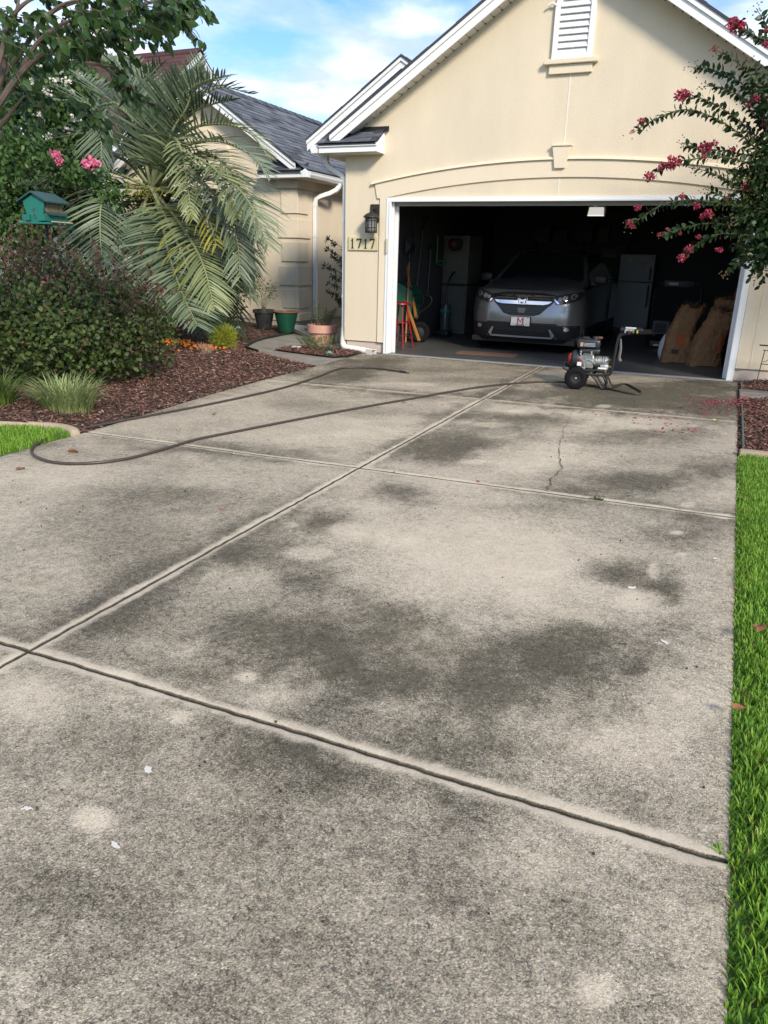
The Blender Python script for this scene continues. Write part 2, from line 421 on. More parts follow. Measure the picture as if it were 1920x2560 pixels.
def conc_material():
    m = bpy.data.materials.new('driveway_concrete'); m.use_nodes = True
    n, l = m.node_tree.nodes, m.node_tree.links; p = n['Principled BSDF']
    geo = n.new('ShaderNodeNewGeometry'); pos = geo.outputs['Position']
    def attr(k):
        a = n.new('ShaderNodeAttribute'); a.attribute_name = k; return a.outputs['Fac']
    def math_(op, a, b=None, clamp=False):
        q = n.new('ShaderNodeMath'); q.operation = op; q.use_clamp = clamp
        for i, v in enumerate((a, b)):
            if v is None: continue
            if isinstance(v, (int, float)): q.inputs[i].default_value = v
            else: l.new(v, q.inputs[i])
        return q.outputs[0]
    def noise(scale, detail=4, rough=.6, off=0):
        t = n.new('ShaderNodeTexNoise'); t.inputs['Scale'].default_value = scale; t.inputs['Detail'].default_value = detail; t.inputs['Roughness'].default_value = rough
        mp = n.new('ShaderNodeMapping'); mp.inputs['Location'].default_value = (off, off * .7, 0); l.new(pos, mp.inputs[0]); l.new(mp.outputs[0], t.inputs['Vector']); return t.outputs['Fac']
    def rng(v, a, b, c=0., d=1.):
        r = n.new('ShaderNodeMapRange'); r.inputs[1].default_value = a; r.inputs[2].default_value = b; r.inputs[3].default_value = c; r.inputs[4].default_value = d
        l.new(v, r.inputs[0]); return r.outputs[0]
    def mixc(f, a, b):
        x = n.new('ShaderNodeMixRGB')
        if isinstance(f, float): x.inputs[0].default_value = f
        else: l.new(f, x.inputs[0])
        for i, v in ((1, a), (2, b)):
            if isinstance(v, tuple): x.inputs[i].default_value = (*v, 1)
            else: l.new(v, x.inputs[i])
        return x.outputs[0]
    stain, band, smooth = attr('stain'), attr('band'), attr('smooth')
    vor = n.new('ShaderNodeTexVoronoi'); vor.inputs['Scale'].default_value = 185; vor.inputs['Randomness'].default_value = 1; l.new(pos, vor.inputs['Vector'])
    vore = n.new('ShaderNodeTexVoronoi'); vore.feature = 'DISTANCE_TO_EDGE'; vore.inputs['Scale'].default_value = 185; l.new(pos, vore.inputs['Vector'])
    sepc = n.new('ShaderNodeSeparateColor'); l.new(vor.outputs['Color'], sepc.inputs[0])
    rough_area = math_('SUBTRACT', 1.0, math_('MAXIMUM', math_('MULTIPLY', band, .95), math_('MULTIPLY', smooth, .5)), True)
    rough_area = math_('MULTIPLY', rough_area, math_('MINIMUM', math_('ADD', rng(noise(.8, 3, .6, 14), .36, .62, .55, 1.0), math_('MULTIPLY', stain, .35)), 1.0))
    # cement paste, tan when clean
    paste = mixc(rng(noise(7, 3), .3, .7), (.57, .48, .35), (.70, .60, .445))
    paste = mixc(rng(noise(1.3, 3, .5, 3), .4, .65, 0, .45), paste, (.58, .475, .355))
    # aggregate grains
    grain = mixc(sepc.outputs[0], (.25, .205, .14), (.77, .675, .515))
    col = mixc(math_('MULTIPLY', rough_area, .48), paste, grain)
    odd = math_('GREATER_THAN', sepc.outputs[1], .965)
    col = mixc(math_('MULTIPLY', odd, math_('MULTIPLY', rough_area, .7)), col, mixc(sepc.outputs[2], (.62, .60, .58), (.52, .33, .27)))
    # dirt: sits in the pits first, then over everything
    pits = math_('MULTIPLY', rng(vore.outputs['Distance'], .0, .20, 1, 0), rng(noise(38, 3, .7), .50, .64))
    pits = math_('MAXIMUM', pits, rng(noise(105, 3, .85, 7), .55, .66))
    blot = rng(noise(24, 4, .75, 5), .33, .68)
    fine = rng(noise(190, 2, .7, 2), .35, .65)
    s2 = math_('ADD', stain, math_('MULTIPLY', math_('SUBTRACT', blot, .5), .26))
    s2 = math_('ADD', s2, math_('MULTIPLY', math_('SUBTRACT', sepc.outputs[2], .5), .26))
    s2 = math_('ADD', s2, math_('MULTIPLY', math_('SUBTRACT', fine, .5), .30), True)
    dirtc = mixc(rng(noise(2.2, 3, .5, 9), .35, .65), (.100, .085, .050), (.076, .065, .042))
    over = math_('MULTIPLY', rng(s2, .16, .80, 0, .93), math_('SUBTRACT', 1.0, math_('MULTIPLY', band, .40)))
    col = mixc(over, col, dirtc)
    pitf = math_('MULTIPLY', math_('MULTIPLY', pits, rough_area), rng(s2, 0., .6, .18, .85))
    col = mixc(math_('MINIMUM', pitf, .93), col, (.030, .028, .022))
    # tooled bands: grey, smooth
    bandc = mixc(rng(noise(16, 3), .3, .7), (.34, .295, .225), (.50, .435, .335))
    bandc = mixc(math_('MULTIPLY', rng(noise(3.1, 3, .6, 4), .45, .7), .55), bandc, (.20, .175, .13))
    col = mixc(math_('MULTIPLY', band, .40), col, bandc)
    blackspot = math_('MULTIPLY', math_('GREATER_THAN', rng(noise(33, 2, .5, 12), 0, 1), .735), rough_area)
    col = mixc(math_('MULTIPLY', blackspot, .75), col, (.035, .032, .028))
    l.new(col, p.inputs['Base Color'])
    p.inputs['Roughness'].default_value = .82; p.inputs['Specular IOR Level'].default_value = .3
    h = math_('ADD', math_('MULTIPLY', math_('SUBTRACT', 1.0, pits), .6), math_('MULTIPLY', fine, .5))
    h = math_('ADD', h, math_('MULTIPLY', blot, .5))
    b = n.new('ShaderNodeBump'); b.inputs['Distance'].default_value = .006
    l.new(math_('ADD', math_('MULTIPLY', rough_area, .75), .12), b.inputs['Strength']); l.new(h, b.inputs['Height']); l.new(b.outputs[0], p.inputs['Normal'])
    return m
CONC = conc_material()
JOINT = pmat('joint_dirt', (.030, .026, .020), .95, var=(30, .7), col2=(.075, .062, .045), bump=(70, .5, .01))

drv = thing('driveway', None, None); drv['kind'] = 'structure'
del_keys = [k for k in ('label', 'category') if k in drv]
for k in del_keys: del drv[k]
def slab(xl, xr, ya, yb, step, outer):
    """outer: which of the sides L,R are the driveway's outer edges"""
    prof = [0, .004, .011, .022]
    def line(n_, L):
        mid = np.linspace(.04, L - .04, max(2, int((L - .08) / n_)))
        return np.concatenate([prof, mid, L - np.array(prof[::-1])])
    ym = (ya(-2.) + yb(-2.)) / 2
    W = float(xr(ym) - xl(ym)); L = float(yb((xl(ym) + xr(ym)) / 2) - ya((xl(ym) + xr(ym)) / 2))
    us, vs_ = line(step, W), line(step, L)
    U, V = np.meshgrid(us / W, vs_ / L)
    Xm = xl(ym) + (xr(ym) - xl(ym)) * U
    Y = ya(Xm) + (yb(Xm) - ya(Xm)) * V
    X = xl(Y) + (xr(Y) - xl(Y)) * U; Y = ya(X) + (yb(X) - ya(X)) * V
    g = .0036
    X = X + np.where(U < .5, 1, -1) * g * (np.abs(U - .5) * 2) ** 40
    Y = Y + np.where(V < .5, 1, -1) * g * (np.abs(V - .5) * 2) ** 40
    du = np.minimum(U, 1 - U) * W; dv = np.minimum(V, 1 - V) * L
    e = np.minimum(du, dv)
    Z = gz(X, Y) - .0055 * (1 - np.clip(e / .022, 0, 1)) ** 2 + (vnoise(X * 1.5, Y * 1.5, 40, 3) - .5) * .006
    jit = (vnoise(X * 18, Y * 18, 50, 3) - .5) * .012 * (e < .012)
    X, Y = X + jit, Y + jit
    st, sm = stain_at(X, Y)
    bw = .010 + .05 * (vnoise(X * 4, Y * 4, 60, 3) - .3)
    bw = np.where((U > .5) & ('R' in outer) & ((1 - U) * W < dv), bw * .12, bw)
    wl_ = np.where(U < .5, 1.0, 1.0)
    dl = U * W + (0 if 'L' not in outer else .03); dr = (1 - U) * W + (0 if 'R' not in outer else .0)
    if 'R' in outer: dr = dr + 9
    be = np.minimum(np.minimum(dl, dr), dv)
    far = 1 - .45 * sstep(8.5, 10.9, Y)
    band = (1 - sstep(bw, bw + .035, be + (vnoise(X * 20, Y * 20, 70, 3) - .5) * .03)) * far
    band = np.where((Y < 2.6) | (X > -2.6) | True, band, band * .7)
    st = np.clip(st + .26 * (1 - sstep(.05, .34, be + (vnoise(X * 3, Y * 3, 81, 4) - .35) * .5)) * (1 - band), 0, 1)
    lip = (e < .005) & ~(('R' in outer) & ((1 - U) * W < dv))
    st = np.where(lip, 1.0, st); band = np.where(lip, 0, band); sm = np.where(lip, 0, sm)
    ny, nx = X.shape
    # skirt
    def ring(A): return np.concatenate([A[0, :], A[1:, -1], A[-1, -2::-1], A[-2:0:-1, 0]])
    idx = np.arange(ny * nx).reshape(ny, nx); rg = ring(idx); rx, ry, rz = ring(X), ring(Y), ring(Z)
    Vt = np.concatenate([np.stack([X, Y, Z], -1).reshape(-1, 3), np.stack([rx, ry, rz - .10], -1)])
    i = (np.arange(ny - 1)[:, None] * nx + np.arange(nx - 1)[None]).reshape(-1)
    F = np.stack([i, i + 1, i + nx + 1, i + nx], -1)
    k = len(rg); b0 = ny * nx; a = np.arange(k)
    F = np.concatenate([F, np.stack([rg[a], b0 + a, b0 + (a + 1) % k, rg[(a + 1) % k]], -1)]).astype(np.int32)
    me = bpy.data.meshes.new('slab')
    me.vertices.add(len(Vt)); me.vertices.foreach_set('co', Vt.astype(np.float32).reshape(-1))
    me.loops.add(F.size); me.loops.foreach_set('vertex_index', F.reshape(-1))
    me.polygons.add(len(F)); me.polygons.foreach_set('loop_start', np.arange(len(F), dtype=np.int32) * 4)
    me.update(calc_edges=True)
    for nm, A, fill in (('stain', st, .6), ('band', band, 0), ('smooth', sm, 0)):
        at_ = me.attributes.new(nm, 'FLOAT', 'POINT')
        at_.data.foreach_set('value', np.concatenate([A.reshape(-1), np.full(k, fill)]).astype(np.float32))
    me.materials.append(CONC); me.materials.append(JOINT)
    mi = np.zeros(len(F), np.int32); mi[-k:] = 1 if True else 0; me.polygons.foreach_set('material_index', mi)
    return mkobj('slab', me, None, drv, smooth=True)
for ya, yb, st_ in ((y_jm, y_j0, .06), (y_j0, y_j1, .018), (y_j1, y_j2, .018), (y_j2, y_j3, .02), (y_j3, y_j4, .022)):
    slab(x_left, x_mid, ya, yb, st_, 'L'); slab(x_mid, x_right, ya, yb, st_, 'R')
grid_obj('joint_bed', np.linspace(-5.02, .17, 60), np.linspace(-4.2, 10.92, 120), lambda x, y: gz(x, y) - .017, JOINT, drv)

# the rusty crack across the slab before the garage
def crack(pxs, w, mat, name='crack'):
    P = []
    rr = random.Random(4)
    for (a, b) in zip(pxs[:-1], pxs[1:]):
        for t in np.linspace(0, 1, 7)[:-1]:
            g = gnd(a[0] + (b[0] - a[0]) * t, a[1] + (b[1] - a[1]) * t)
            P.append(Vector((g.x + rr.uniform(-.012, .012), g.y + rr.uniform(-.012, .012), 0)))
    mb = MB(); vs_ = []
    for i, p in enumerate(P):
        t = (P[min(i + 1, len(P) - 1)] - P[max(i - 1, 0)]).normalized(); nn = Vector((-t.y, t.x, 0)); ww = w * rr.uniform(.35, 1.25)
        for s_ in (-1, 1):
            q = p + nn * ww * s_; vs_.append((q.x, q.y, float(gz(q.x, q.y)) + .0065))
    mb.add(vs_, [(2 * i, 2 * i + 1, 2 * i + 3, 2 * i + 2) for i in range(len(P) - 1)])
    return mb.build(name, mat, drv, fix=False)
CRK = pmat('crack_rust', (.11, .058, .038), .95)
CRK2 = pmat('crack_grey', (.16, .13, .10), .95)
crack([(1370, 1228), (1378, 1200), (1405, 1172), (1395, 1140), (1400, 1115)], .0042, CRK)
crack([(1400, 1115), (1410, 1075), (1425, 1040), (1432, 1025)], .0025, CRK2)

# ------------------------------------------------------------------ walkway to the entry
WALK = pmat('walk_concrete', (.30, .27, .225), .8, var=(3.2, .9), col2=(.13, .12, .10), bump=(120, .35, .006), stretch=(1, 2.4, 1))
def poly_sheet(name, pts, zoff, mat, parent=None, th=.08, kind='structure'):
    bm = bmesh.new()
    v = [bm.verts.new((x, y, 0)) for x, y in pts]; f = bm.faces.new(v)
    bmesh.ops.triangulate(bm, faces=[f])
    bmesh.ops.subdivide_edges(bm, edges=bm.edges, cuts=3, use_grid_fill=True)
    bmesh.ops.recalc_face_normals(bm, faces=bm.faces)
    if sum(f.normal.z for f in bm.faces) < 0: bmesh.ops.reverse_faces(bm, faces=bm.faces)
    ex = bmesh.ops.extrude_face_region(bm, geom=list(bm.faces))
    top = [g for g in ex['geom'] if isinstance(g, bmesh.types.BMVert)]
    ts = set(top)
    for q in bm.verts: q.co.z = float(gz(q.co.x, q.co.y)) + zoff(q.co.x, q.co.y) - (0 if q in ts else th)
    me = bpy.data.meshes.new(name); bm.to_mesh(me); bm.free()
    o = mkobj(name, me, mat, parent)
    if kind and parent is None: o['kind'] = kind
    return o
walk_a = [(-5.115, 9.36), (-6.45, 9.95), (-6.60, 10.62), (-5.11, 10.25)]
walk_b = [(-6.46, 9.955), (-6.95, 10.30), (-7.30, 11.2), (-7.45, 12.3), (-7.5, 14.2), (-5.62, 17.2), (-5.6, 11.2), (-6.1, 10.96), (-6.61, 10.625)]
wk = poly_sheet('walkway', walk_a, lambda x, y: .000, WALK)
poly_sheet('slab', walk_b, lambda x, y: .004, WALK, wk)

# ------------------------------------------------------------------ planting beds, edging, mulch
def bed_z(x, y):
    """left bed rises a little off the drive and towards the house"""
    x, y = np.asarray(x, float), np.asarray(y, float)
    xw = np.interp(y, [9.3, 9.36, 9.95, 10.3, 11.2, 12.3, 14], [-5.1, -5.11, -6.45, -6.95, -7.3, -7.45, -7.5])
    d = np.clip(np.minimum(-5.13 - x, np.where(y > 9.0, xw - x, 9)), 0, 4)
    return gz(x, y) - .010 + .07 * sstep(0, .7, d) + .10 * sstep(.6, 3.2, d) * sstep(5, 9, y) + .02 * (vnoise(x * 2.2, y * 2.2, 90, 3) - .5)
MULCHB = pmat('mulch_base', (.085, .045, .031), .95, var=(28, .9), col2=(.03, .018, .013), bump=(60, .9, .03))
LEFTBED = [(-5.05, 4.88), (-5.10, 6.0), (-5.165, 7.0), (-5.175, 8.0), (-5.13, 8.7), (-5.08, 9.34), (-6.46, 9.93), (-6.97, 10.28), (-7.32, 11.2), (-7.47, 12.3), (-7.52, 13.5), (-12.5, 13.52), (-14.5, 9.0), (-11.0, 4.2), (-8.0, 4.3), (-5.95, 4.72), (-5.5, 4.87)]
def in_poly(poly, X, Y):
    c = np.zeros(np.shape(X), bool); n = len(poly); j = n - 1
    for i in range(n):
        xi, yi = poly[i]; xj, yj = poly[j]
        hit = ((yi > Y) != (yj > Y)) & (X < (xj - xi) * (Y - yi) / (yj - yi + 1e-12) + xi); c ^= hit; j = i
    return c
def bed_sheet(name, pts, zf, mat):
    """fine sheet filling a polygon"""
    bm = bmesh.new()
    f = bm.faces.new([bm.verts.new((x, y, 0)) for x, y in pts])
    bmesh.ops.triangulate(bm, faces=[f])
    for _ in range(5):
        es = [e for e in bm.edges if e.calc_length() > .30]
        if not es: break
        bmesh.ops.subdivide_edges(bm, edges=es, cuts=1); bmesh.ops.triangulate(bm, faces=[f for f in bm.faces if len(f.verts) > 3])
    for v in bm.verts: v.co.z = float(zf(v.co.x, v.co.y))
    for f in bm.faces:
        if f.normal.z < 0: f.normal_flip()
    me = bpy.data.meshes.new(name); bm.to_mesh(me); bm.free()
    o = mkobj(name, me, mat, None, smooth='all'); o['kind'] = 'structure'; return o
bed_sheet('planting_bed', LEFTBED, bed_z, MULCHB)
def chips(name, n, poly, zf, mat, label, lmin=.02, lmax=.07, pts=None, seed=1):
    r = np.random.default_rng(seed)
    xs, ys = [p[0] for p in poly], [p[1] for p in poly]
    X, Y = np.empty(0), np.empty(0)
    while len(X) < n:
        x, y = r.uniform(min(xs), max(xs), n), r.uniform(min(ys), max(ys), n)
        k = in_poly(poly, x, y)
        if pts is not None: k &= r.random(n) < pts(x, y)
        X, Y = np.concatenate([X, x[k]]), np.concatenate([Y, y[k]])
    X, Y = X[:n], Y[:n]; Z = zf(X, Y) + r.uniform(.0, .026, n)
    L = r.uniform(lmin, lmax, n) / 2 * r.uniform(.5, 1.0, n); Wd = r.uniform(.003, .009, n)
    a = r.uniform(0, 2 * np.pi, n); t = r.normal(0, .28, n); ro = r.normal(0, .6, n)
    d = np.stack([np.cos(a) * np.cos(t), np.sin(a) * np.cos(t), np.sin(t)], -1)
    s = np.stack([-np.sin(a) * np.cos(ro), np.cos(a) * np.cos(ro), np.sin(ro)], -1)
    nn = np.cross(d, s); C = np.stack([X, Y, Z], -1)
    V = np.empty((n, 3, 2, 3)); bend = r.normal(0, .12, n)
    for i, u in enumerate((-1, 0, 1)):
        m = C + d * (L * u)[:, None] + nn * (bend * L * (1 - u * u))[:, None]
        ww = Wd * (1 if u == 0 else r.uniform(.3, .9, n))
        V[:, i, 0] = m - s * ww[:, None]; V[:, i, 1] = m + s * ww[:, None]
    o = strips_obj(name, V, mat); tag(o, label, None, None, 'stuff'); return o
CHIP = pmat('mulch_chip', (.25, .125, .085), .9, island=1.0, col2=(.065, .034, .025))
CHIP2 = pmat('mulch_chip_grey', (.40, .27, .20), .9, island=.9, col2=(.14, .08, .058))
near = lambda x, y: np.clip(1.25 - np.hypot(x + 6.0, y - 7.5) / 5.5, .1, 1)
chips('mulch', 50000, LEFTBED, bed_z, CHIP, 'red brown bark mulch covering the planting bed left of the drive', pts=near, seed=2)
o = chips('mulch', 3800, LEFTBED, lambda x, y: bed_z(x, y) + .012, CHIP2, 'faded tan wood chips strewn over the left planting bed', lmin=.02, lmax=.07, pts=near, seed=3)

# concrete curb between the lawn and the bed
CURB = pmat('curb_concrete', (.42, .33, .22), .85, var=(7, .6), col2=(.27, .22, .155), bump=(70, .5, .01))
cp = [(-5.06, 4.80), (-5.14, 4.865), (-5.32, 4.92), (-5.55, 4.90), (-5.95, 4.76), (-6.6, 4.56), (-7.4, 4.38), (-8.6, 4.28)]
mb = MB()
prev = None
rows = []
for i, (x, y) in enumerate(cp):
    a, b = cp[max(i - 1, 0)], cp[min(i + 1, len(cp) - 1)]
    t = Vector((b[0] - a[0], b[1] - a[1])).normalized(); nn = Vector((-t.y, t.x)); z = float(gz(x, y))
    rows.append([(x + nn.x * u, y + nn.y * u, z + h) for u, h in ((-.055, -.06), (-.052, .03), (-.03, .052), (.03, .055), (.052, .035), (.055, -.06))])
for rw in rows: mb.v += rw
for i in range(len(rows) - 1):
    for k in range(5): mb.f.append((i * 6 + k, i * 6 + k + 1, (i + 1) * 6 + k + 1, (i + 1) * 6 + k))
mb.f.append(tuple(range(6)))
tag(mb.build('curb', CURB, smooth=True, sub=1), kind='structure')

# plastic bed edging strips
EDGE = pmat('edging_plastic', (.022, .032, .028), .55)
EDGEG = pmat('edging_green', (.09, .13, .10), .6, var=(9, .6), col2=(.05, .06, .05))
def edging(pts, zf, mat, label, h=.035, r=.011):
    t = [Vector((x, y, float(zf(x, y)) + h)) for x, y in pts]
    mb = MB().tube(t, r, 6)
    for a, b in zip(pts[:-1], pts[1:]):
        za, zb = float(zf(*a)), float(zf(*b))
        mb.add([(a[0], a[1], za - .05), (b[0], b[1], zb - .05), (b[0], b[1], zb + h), (a[0], a[1], za + h)], [(0, 1, 2, 3)])
    return tag(mb.build('bed_edging', mat, smooth=True), label, 'edging')
edging([(-5.17, 4.92), (-5.175, 5.6), (-5.23, 6.6), (-5.245, 7.4), (-5.235, 8.2), (-5.185, 8.9), (-5.15, 9.33)], gz, EDGE, 'thin dark plastic edging between the driveway and the left mulch bed', h=.006, r=.006)
edging([(-6.50, 9.985), (-6.93, 10.26), (-7.13, 10.7), (-7.28, 11.2), (-7.40, 11.8), (-7.46, 12.4), (-7.46, 13.3)], lambda x, y: gz(x, y) + .02, EDGE, 'dark plastic edging along the far side of the walkway by the pots', h=.02, r=.010)

# bed and lawn on the right
def rb_z(x, y): return gz(x, y) - .012 + .05 * sstep(.33, .7, np.asarray(x, float))
RB1 = [(.305, 6.62), (.342, 9.42), (2.6, 9.42), (2.6, 6.62)]
RB2 = [(.35, 10.08), (.36, 10.93), (2.6, 10.93), (2.6, 10.08)]
bed_sheet('planting_bed', RB1, rb_z, MULCHB); bed_sheet('planting_bed', RB2, rb_z, MULCHB)
nearr = lambda x, y: np.clip(1.2 - (x - .4) / 1.6, .1, 1)
chips('mulch', 9000, RB1, rb_z, CHIP, 'dark bark mulch in the bed right of the driveway', pts=nearr, seed=5)
chips('mulch', 3200, RB2, rb_z, CHIP, 'dark bark mulch against the wall right of the garage', pts=nearr, seed=6)
tag(MB().bbox(.362, 2.7, 9.43, 10.07, float(gz(.4, 9.7)) - .08, float(gz(.4, 9.7)) + .035, .012).build('stepping_path', WALK, smooth=True), kind='structure')
tag(MB().bbox(.322, 2.7, 6.50, 6.61, float(gz(.4, 6.5)) - .08, float(gz(.4, 6.5)) + .045, .015).build('curb', CURB, smooth=True), kind='structure')
edging([(.352, 6.65), (.362, 7.6), (.372, 8.6), (.376, 9.3)], gz, EDGEG, 'grey green plastic edging beside the driveway, right of the pink petals', h=.02, r=.010)
edging([(.39, 10.1), (.395, 10.5), (.40, 10.9)], gz, EDGEG, 'short grey green edging strip by the right garage door post', h=.02, r=.010)

# ------------------------------------------------------------------ lawns
LAWNB = pmat('lawn_soil', (.085, .15, .025), .95, var=(20, .8), col2=(.035, .05, .015))
GRASS = pmat('grass_blade', (.27, .43, .05), .55, island=1.0, col2=(.085, .22, .025), trans=.3, spec=.3)
def lawn_z(x, y): return gz(x, y) - .008 + .01 * (vnoise(np.asarray(x) * 2, np.asarray(y) * 2, 95, 3) - .5)
RL = [(.17, -4.0), (.224, 0), (.243, 1.6), (.308, 6.49), (6.0, 6.49), (6.0, -4.0)]
LL = [(-5.055, -4), (-5.06, 4.0), (-5.075, 4.76), (-5.15, 4.80), (-5.32, 4.86), (-5.55, 4.845), (-5.95, 4.70), (-6.6, 4.50), (-7.4, 4.32), (-8.6, 4.22), (-12, 4.0), (-12, -4)]
bed_sheet('lawn', RL, lambda x, y: lawn_z(x, y), LAWNB); bed_sheet('lawn', LL, lambda x, y: lawn_z(x, y), LAWNB)
def grass(name, poly, n, dens, label, lmin, lmax, seed, width=.0035, lean=(0, 0)):
    r = np.random.default_rng(seed); xs, ys = [p[0] for p in poly], [p[1] for p in poly]
    X, Y = np.empty(0), np.empty(0)
    while len(X) < n:
        x, y = r.uniform(min(xs), max(xs), n * 2), r.uniform(min(ys), max(ys), n * 2)
        k = in_poly(poly, x, y) & (r.random(n * 2) < dens(x, y)); X, Y = np.concatenate([X, x[k]]), np.concatenate([Y, y[k]])
    X, Y = X[:n], Y[:n]; Z = lawn_z(X, Y) - .005
    clump = vnoise(X * 7, Y * 7, 99, 3)
    L = r.uniform(lmin, lmax, n) * (.75 + .5 * clump) * np.clip(.5 + (X - x_right(Y)) / .10, .45, 1.0) ** (1.0 if min(xs) > -1 else 0.0); a = r.uniform(0, 2 * np.pi, n) + clump * 4; tip = r.uniform(.25, 1.15, n)
    W = width * r.uniform(.7, 1.4, n)
    dx, dy = np.cos(a) + lean[0], np.sin(a) + lean[1]
    sx, sy = -np.sin(a), np.cos(a)
    V = np.empty((n, 4, 2, 3))
    h = np.zeros(n); o = np.zeros(n)
    for i, u in enumerate((0, .38, .72, 1.0)):
        ang = tip * u * 1.1
        h_ = L * np.where(ang > 1e-4, np.sin(ang) / np.maximum(ang, 1e-4), 1) * u; o_ = L * np.where(ang > 1e-4, (1 - np.cos(ang)) / np.maximum(ang, 1e-4), 0) * u
        w = W * (1, 1.0, .8, .08)[i]
        px, py, pz = X + dx * o_, Y + dy * o_, Z + h_
        V[:, i, 0] = np.stack([px - sx * w, py - sy * w, pz], -1); V[:, i, 1] = np.stack([px + sx * w, py + sy * w, pz], -1)
    return tag(strips_obj(name, V, GRASS), label, None, None, 'stuff')
grass('grass', RL, 125000, lambda x, y: np.where(y < -.8, .04, np.where(x > 2.6, .10, np.clip(1.15 - (x - .26) / .55, .26, 1))), 'bright green lawn grass along the right edge of the driveway', .035, .066, 31, width=.0028)
grass('grass', LL, 22000, lambda x, y: np.where(y < 2.6, .02, np.clip(1.3 - (-5.05 - x) / 1.6, .05, 1)), 'bright green lawn grass in the corner left of the driveway', .04, .07, 32, width=.0028)

STRAW = pmat('grass_straw', (.42, .36, .12), .7, island=1.0, col2=(.30, .20, .07), trans=.2)
_G = GRASS; GRASS = STRAW
grass('grass', RL, 2600, lambda x, y: np.where(y < -.5, .03, np.clip(1.15 - (x - .26) / .55, .05, 1)), 'dry yellow blades mixed through the right lawn', .035, .06, 35, width=.0026)
GRASS = _G
# ------------------------------------------------------------------ the house
YF = 10.976                      # garage front wall
XC = -2.25                       # centre line of the garage gable
FLZ = .120                       # garage floor
SL = .6545
SHING = pmat('shingle_grey', (.105, .115, .135), .9, var=(5, .55), col2=(.045, .05, .06), bump=(220, .5, .004))
SHING2 = pmat('shingle_grey_light', (.15, .16, .18), .9, var=(7, .5), col2=(.07, .075, .085), bump=(220, .5, .004))
SHING3 = pmat('shingle_dark', (.055, .06, .07), .9, var=(7, .4), col2=(.03, .033, .04), bump=(220, .5, .004))
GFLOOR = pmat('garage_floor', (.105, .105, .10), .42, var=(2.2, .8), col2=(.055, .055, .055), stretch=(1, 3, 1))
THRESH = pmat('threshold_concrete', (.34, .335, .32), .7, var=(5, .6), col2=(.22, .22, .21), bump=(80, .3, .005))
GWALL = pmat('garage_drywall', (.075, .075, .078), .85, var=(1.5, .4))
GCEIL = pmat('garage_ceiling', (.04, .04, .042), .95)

house = thing('house', 'cream stucco house with an open two-car garage and grey shingle roofs', 'house', (XC, YF, FLZ))
def zw(x): return 5.300 - SL * abs(x - XC)          # wall / soffit line under the rakes
mb = MB()
front = [(-5.5, .285), (-4.80, .285), (-4.80, 2.402), (.30, 2.402), (.30, .285), (1.0, .285), (1.0, zw(1.0)), (XC, zw(XC)), (-5.5, zw(-5.5))]
mb.prism(front, .20, O=(0, YF, 0), N=(0, 1, 0))
mb.build('garage_front_wall', STUCCO, house)
for a, b in ((-5.47, -4.79), (.29, .97)): MB().box(a, b, YF + .028, YF + .19, -.15, .285).build('foundation', FOUND, house)
for a, b, c, d in ((-5.5, -5.36, -5.47, -5.36), (.86, 1.0, .86, .97)):
    MB().box(a, b, YF + .2, 18.8, .285, 3.15).build('garage_side_wall', STUCCO, house); MB().box(c, d, YF + .2, 18.8, -.15, .284).build('foundation', FOUND, house)
# interior shell
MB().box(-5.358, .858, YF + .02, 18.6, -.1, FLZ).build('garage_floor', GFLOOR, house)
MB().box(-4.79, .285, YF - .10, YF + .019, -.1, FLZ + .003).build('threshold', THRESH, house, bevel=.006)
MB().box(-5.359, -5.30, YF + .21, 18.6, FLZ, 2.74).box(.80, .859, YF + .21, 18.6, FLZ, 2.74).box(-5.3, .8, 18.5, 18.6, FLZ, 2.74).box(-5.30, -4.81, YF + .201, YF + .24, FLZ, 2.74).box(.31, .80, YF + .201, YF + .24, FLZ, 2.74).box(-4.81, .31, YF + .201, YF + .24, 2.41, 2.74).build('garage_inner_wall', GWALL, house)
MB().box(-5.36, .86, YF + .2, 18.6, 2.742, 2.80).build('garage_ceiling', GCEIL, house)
# control joints in the stucco
def vstrip(x0, z0, x1, z1, w=.006, y=YF): return MB().prism([(x0 - w, z0), (x0 + w, z0), (x1 + w, z1), (x1 - w, z1)], .004, O=(0, y, 0))
vstrip(-2.243, 3.03, -2.243, 3.878, .008).build('control_joint', SEALANT, house)
vstrip(-2.262, 2.412, -2.262, 2.644, .006).build('control_joint', SEALANT, house)
vstrip(.475, .29, .475, 2.75, .006).build('control_joint', STUCCO2, house)
# stucco arch band, pilasters, ledge, keystone
def zo(x): return 2.862 - .275 * ((x - XC) / 2.78) ** 2
def zi(x): return 2.647 - .238 * ((x - XC) / 2.54) ** 2
xs = np.linspace(-5.0, .50, 45); xi = np.linspace(-4.80, .30, 41)
band = [(x, zo(x)) for x in xs] + [(.46, 2.398), (.41, 2.394), (.41, .286), (.302, .286)] + [(x, zi(x)) for x in xi[::-1]] + [(-4.802, .286), (-4.91, .286), (-4.91, 2.394), (-4.96, 2.398)]
MB().prism(band, .024, O=(0, YF, 0)).build('arch_band', STUCCO2, house)
mb = MB(); xl_ = np.linspace(-5.06, .56, 49)
for a, b in zip(xl_[:-1], xl_[1:]):
    mb.add([(a, YF - .001, zo(a) + .002), (b, YF - .001, zo(b) + .002), (b, YF - .052, zo(b) + .002), (a, YF - .052, zo(a) + .002),
            (a, YF - .001, zo(a) + .046), (b, YF - .001, zo(b) + .046), (b, YF - .040, zo(b) + .030), (a, YF - .040, zo(a) + .030)],
           [(0, 1, 2, 3), (3, 2, 6, 7), (7, 6, 5, 4), (0, 3, 7, 4), (1, 5, 6, 2)])
mb.build('arch_ledge', STUCCO2, house)
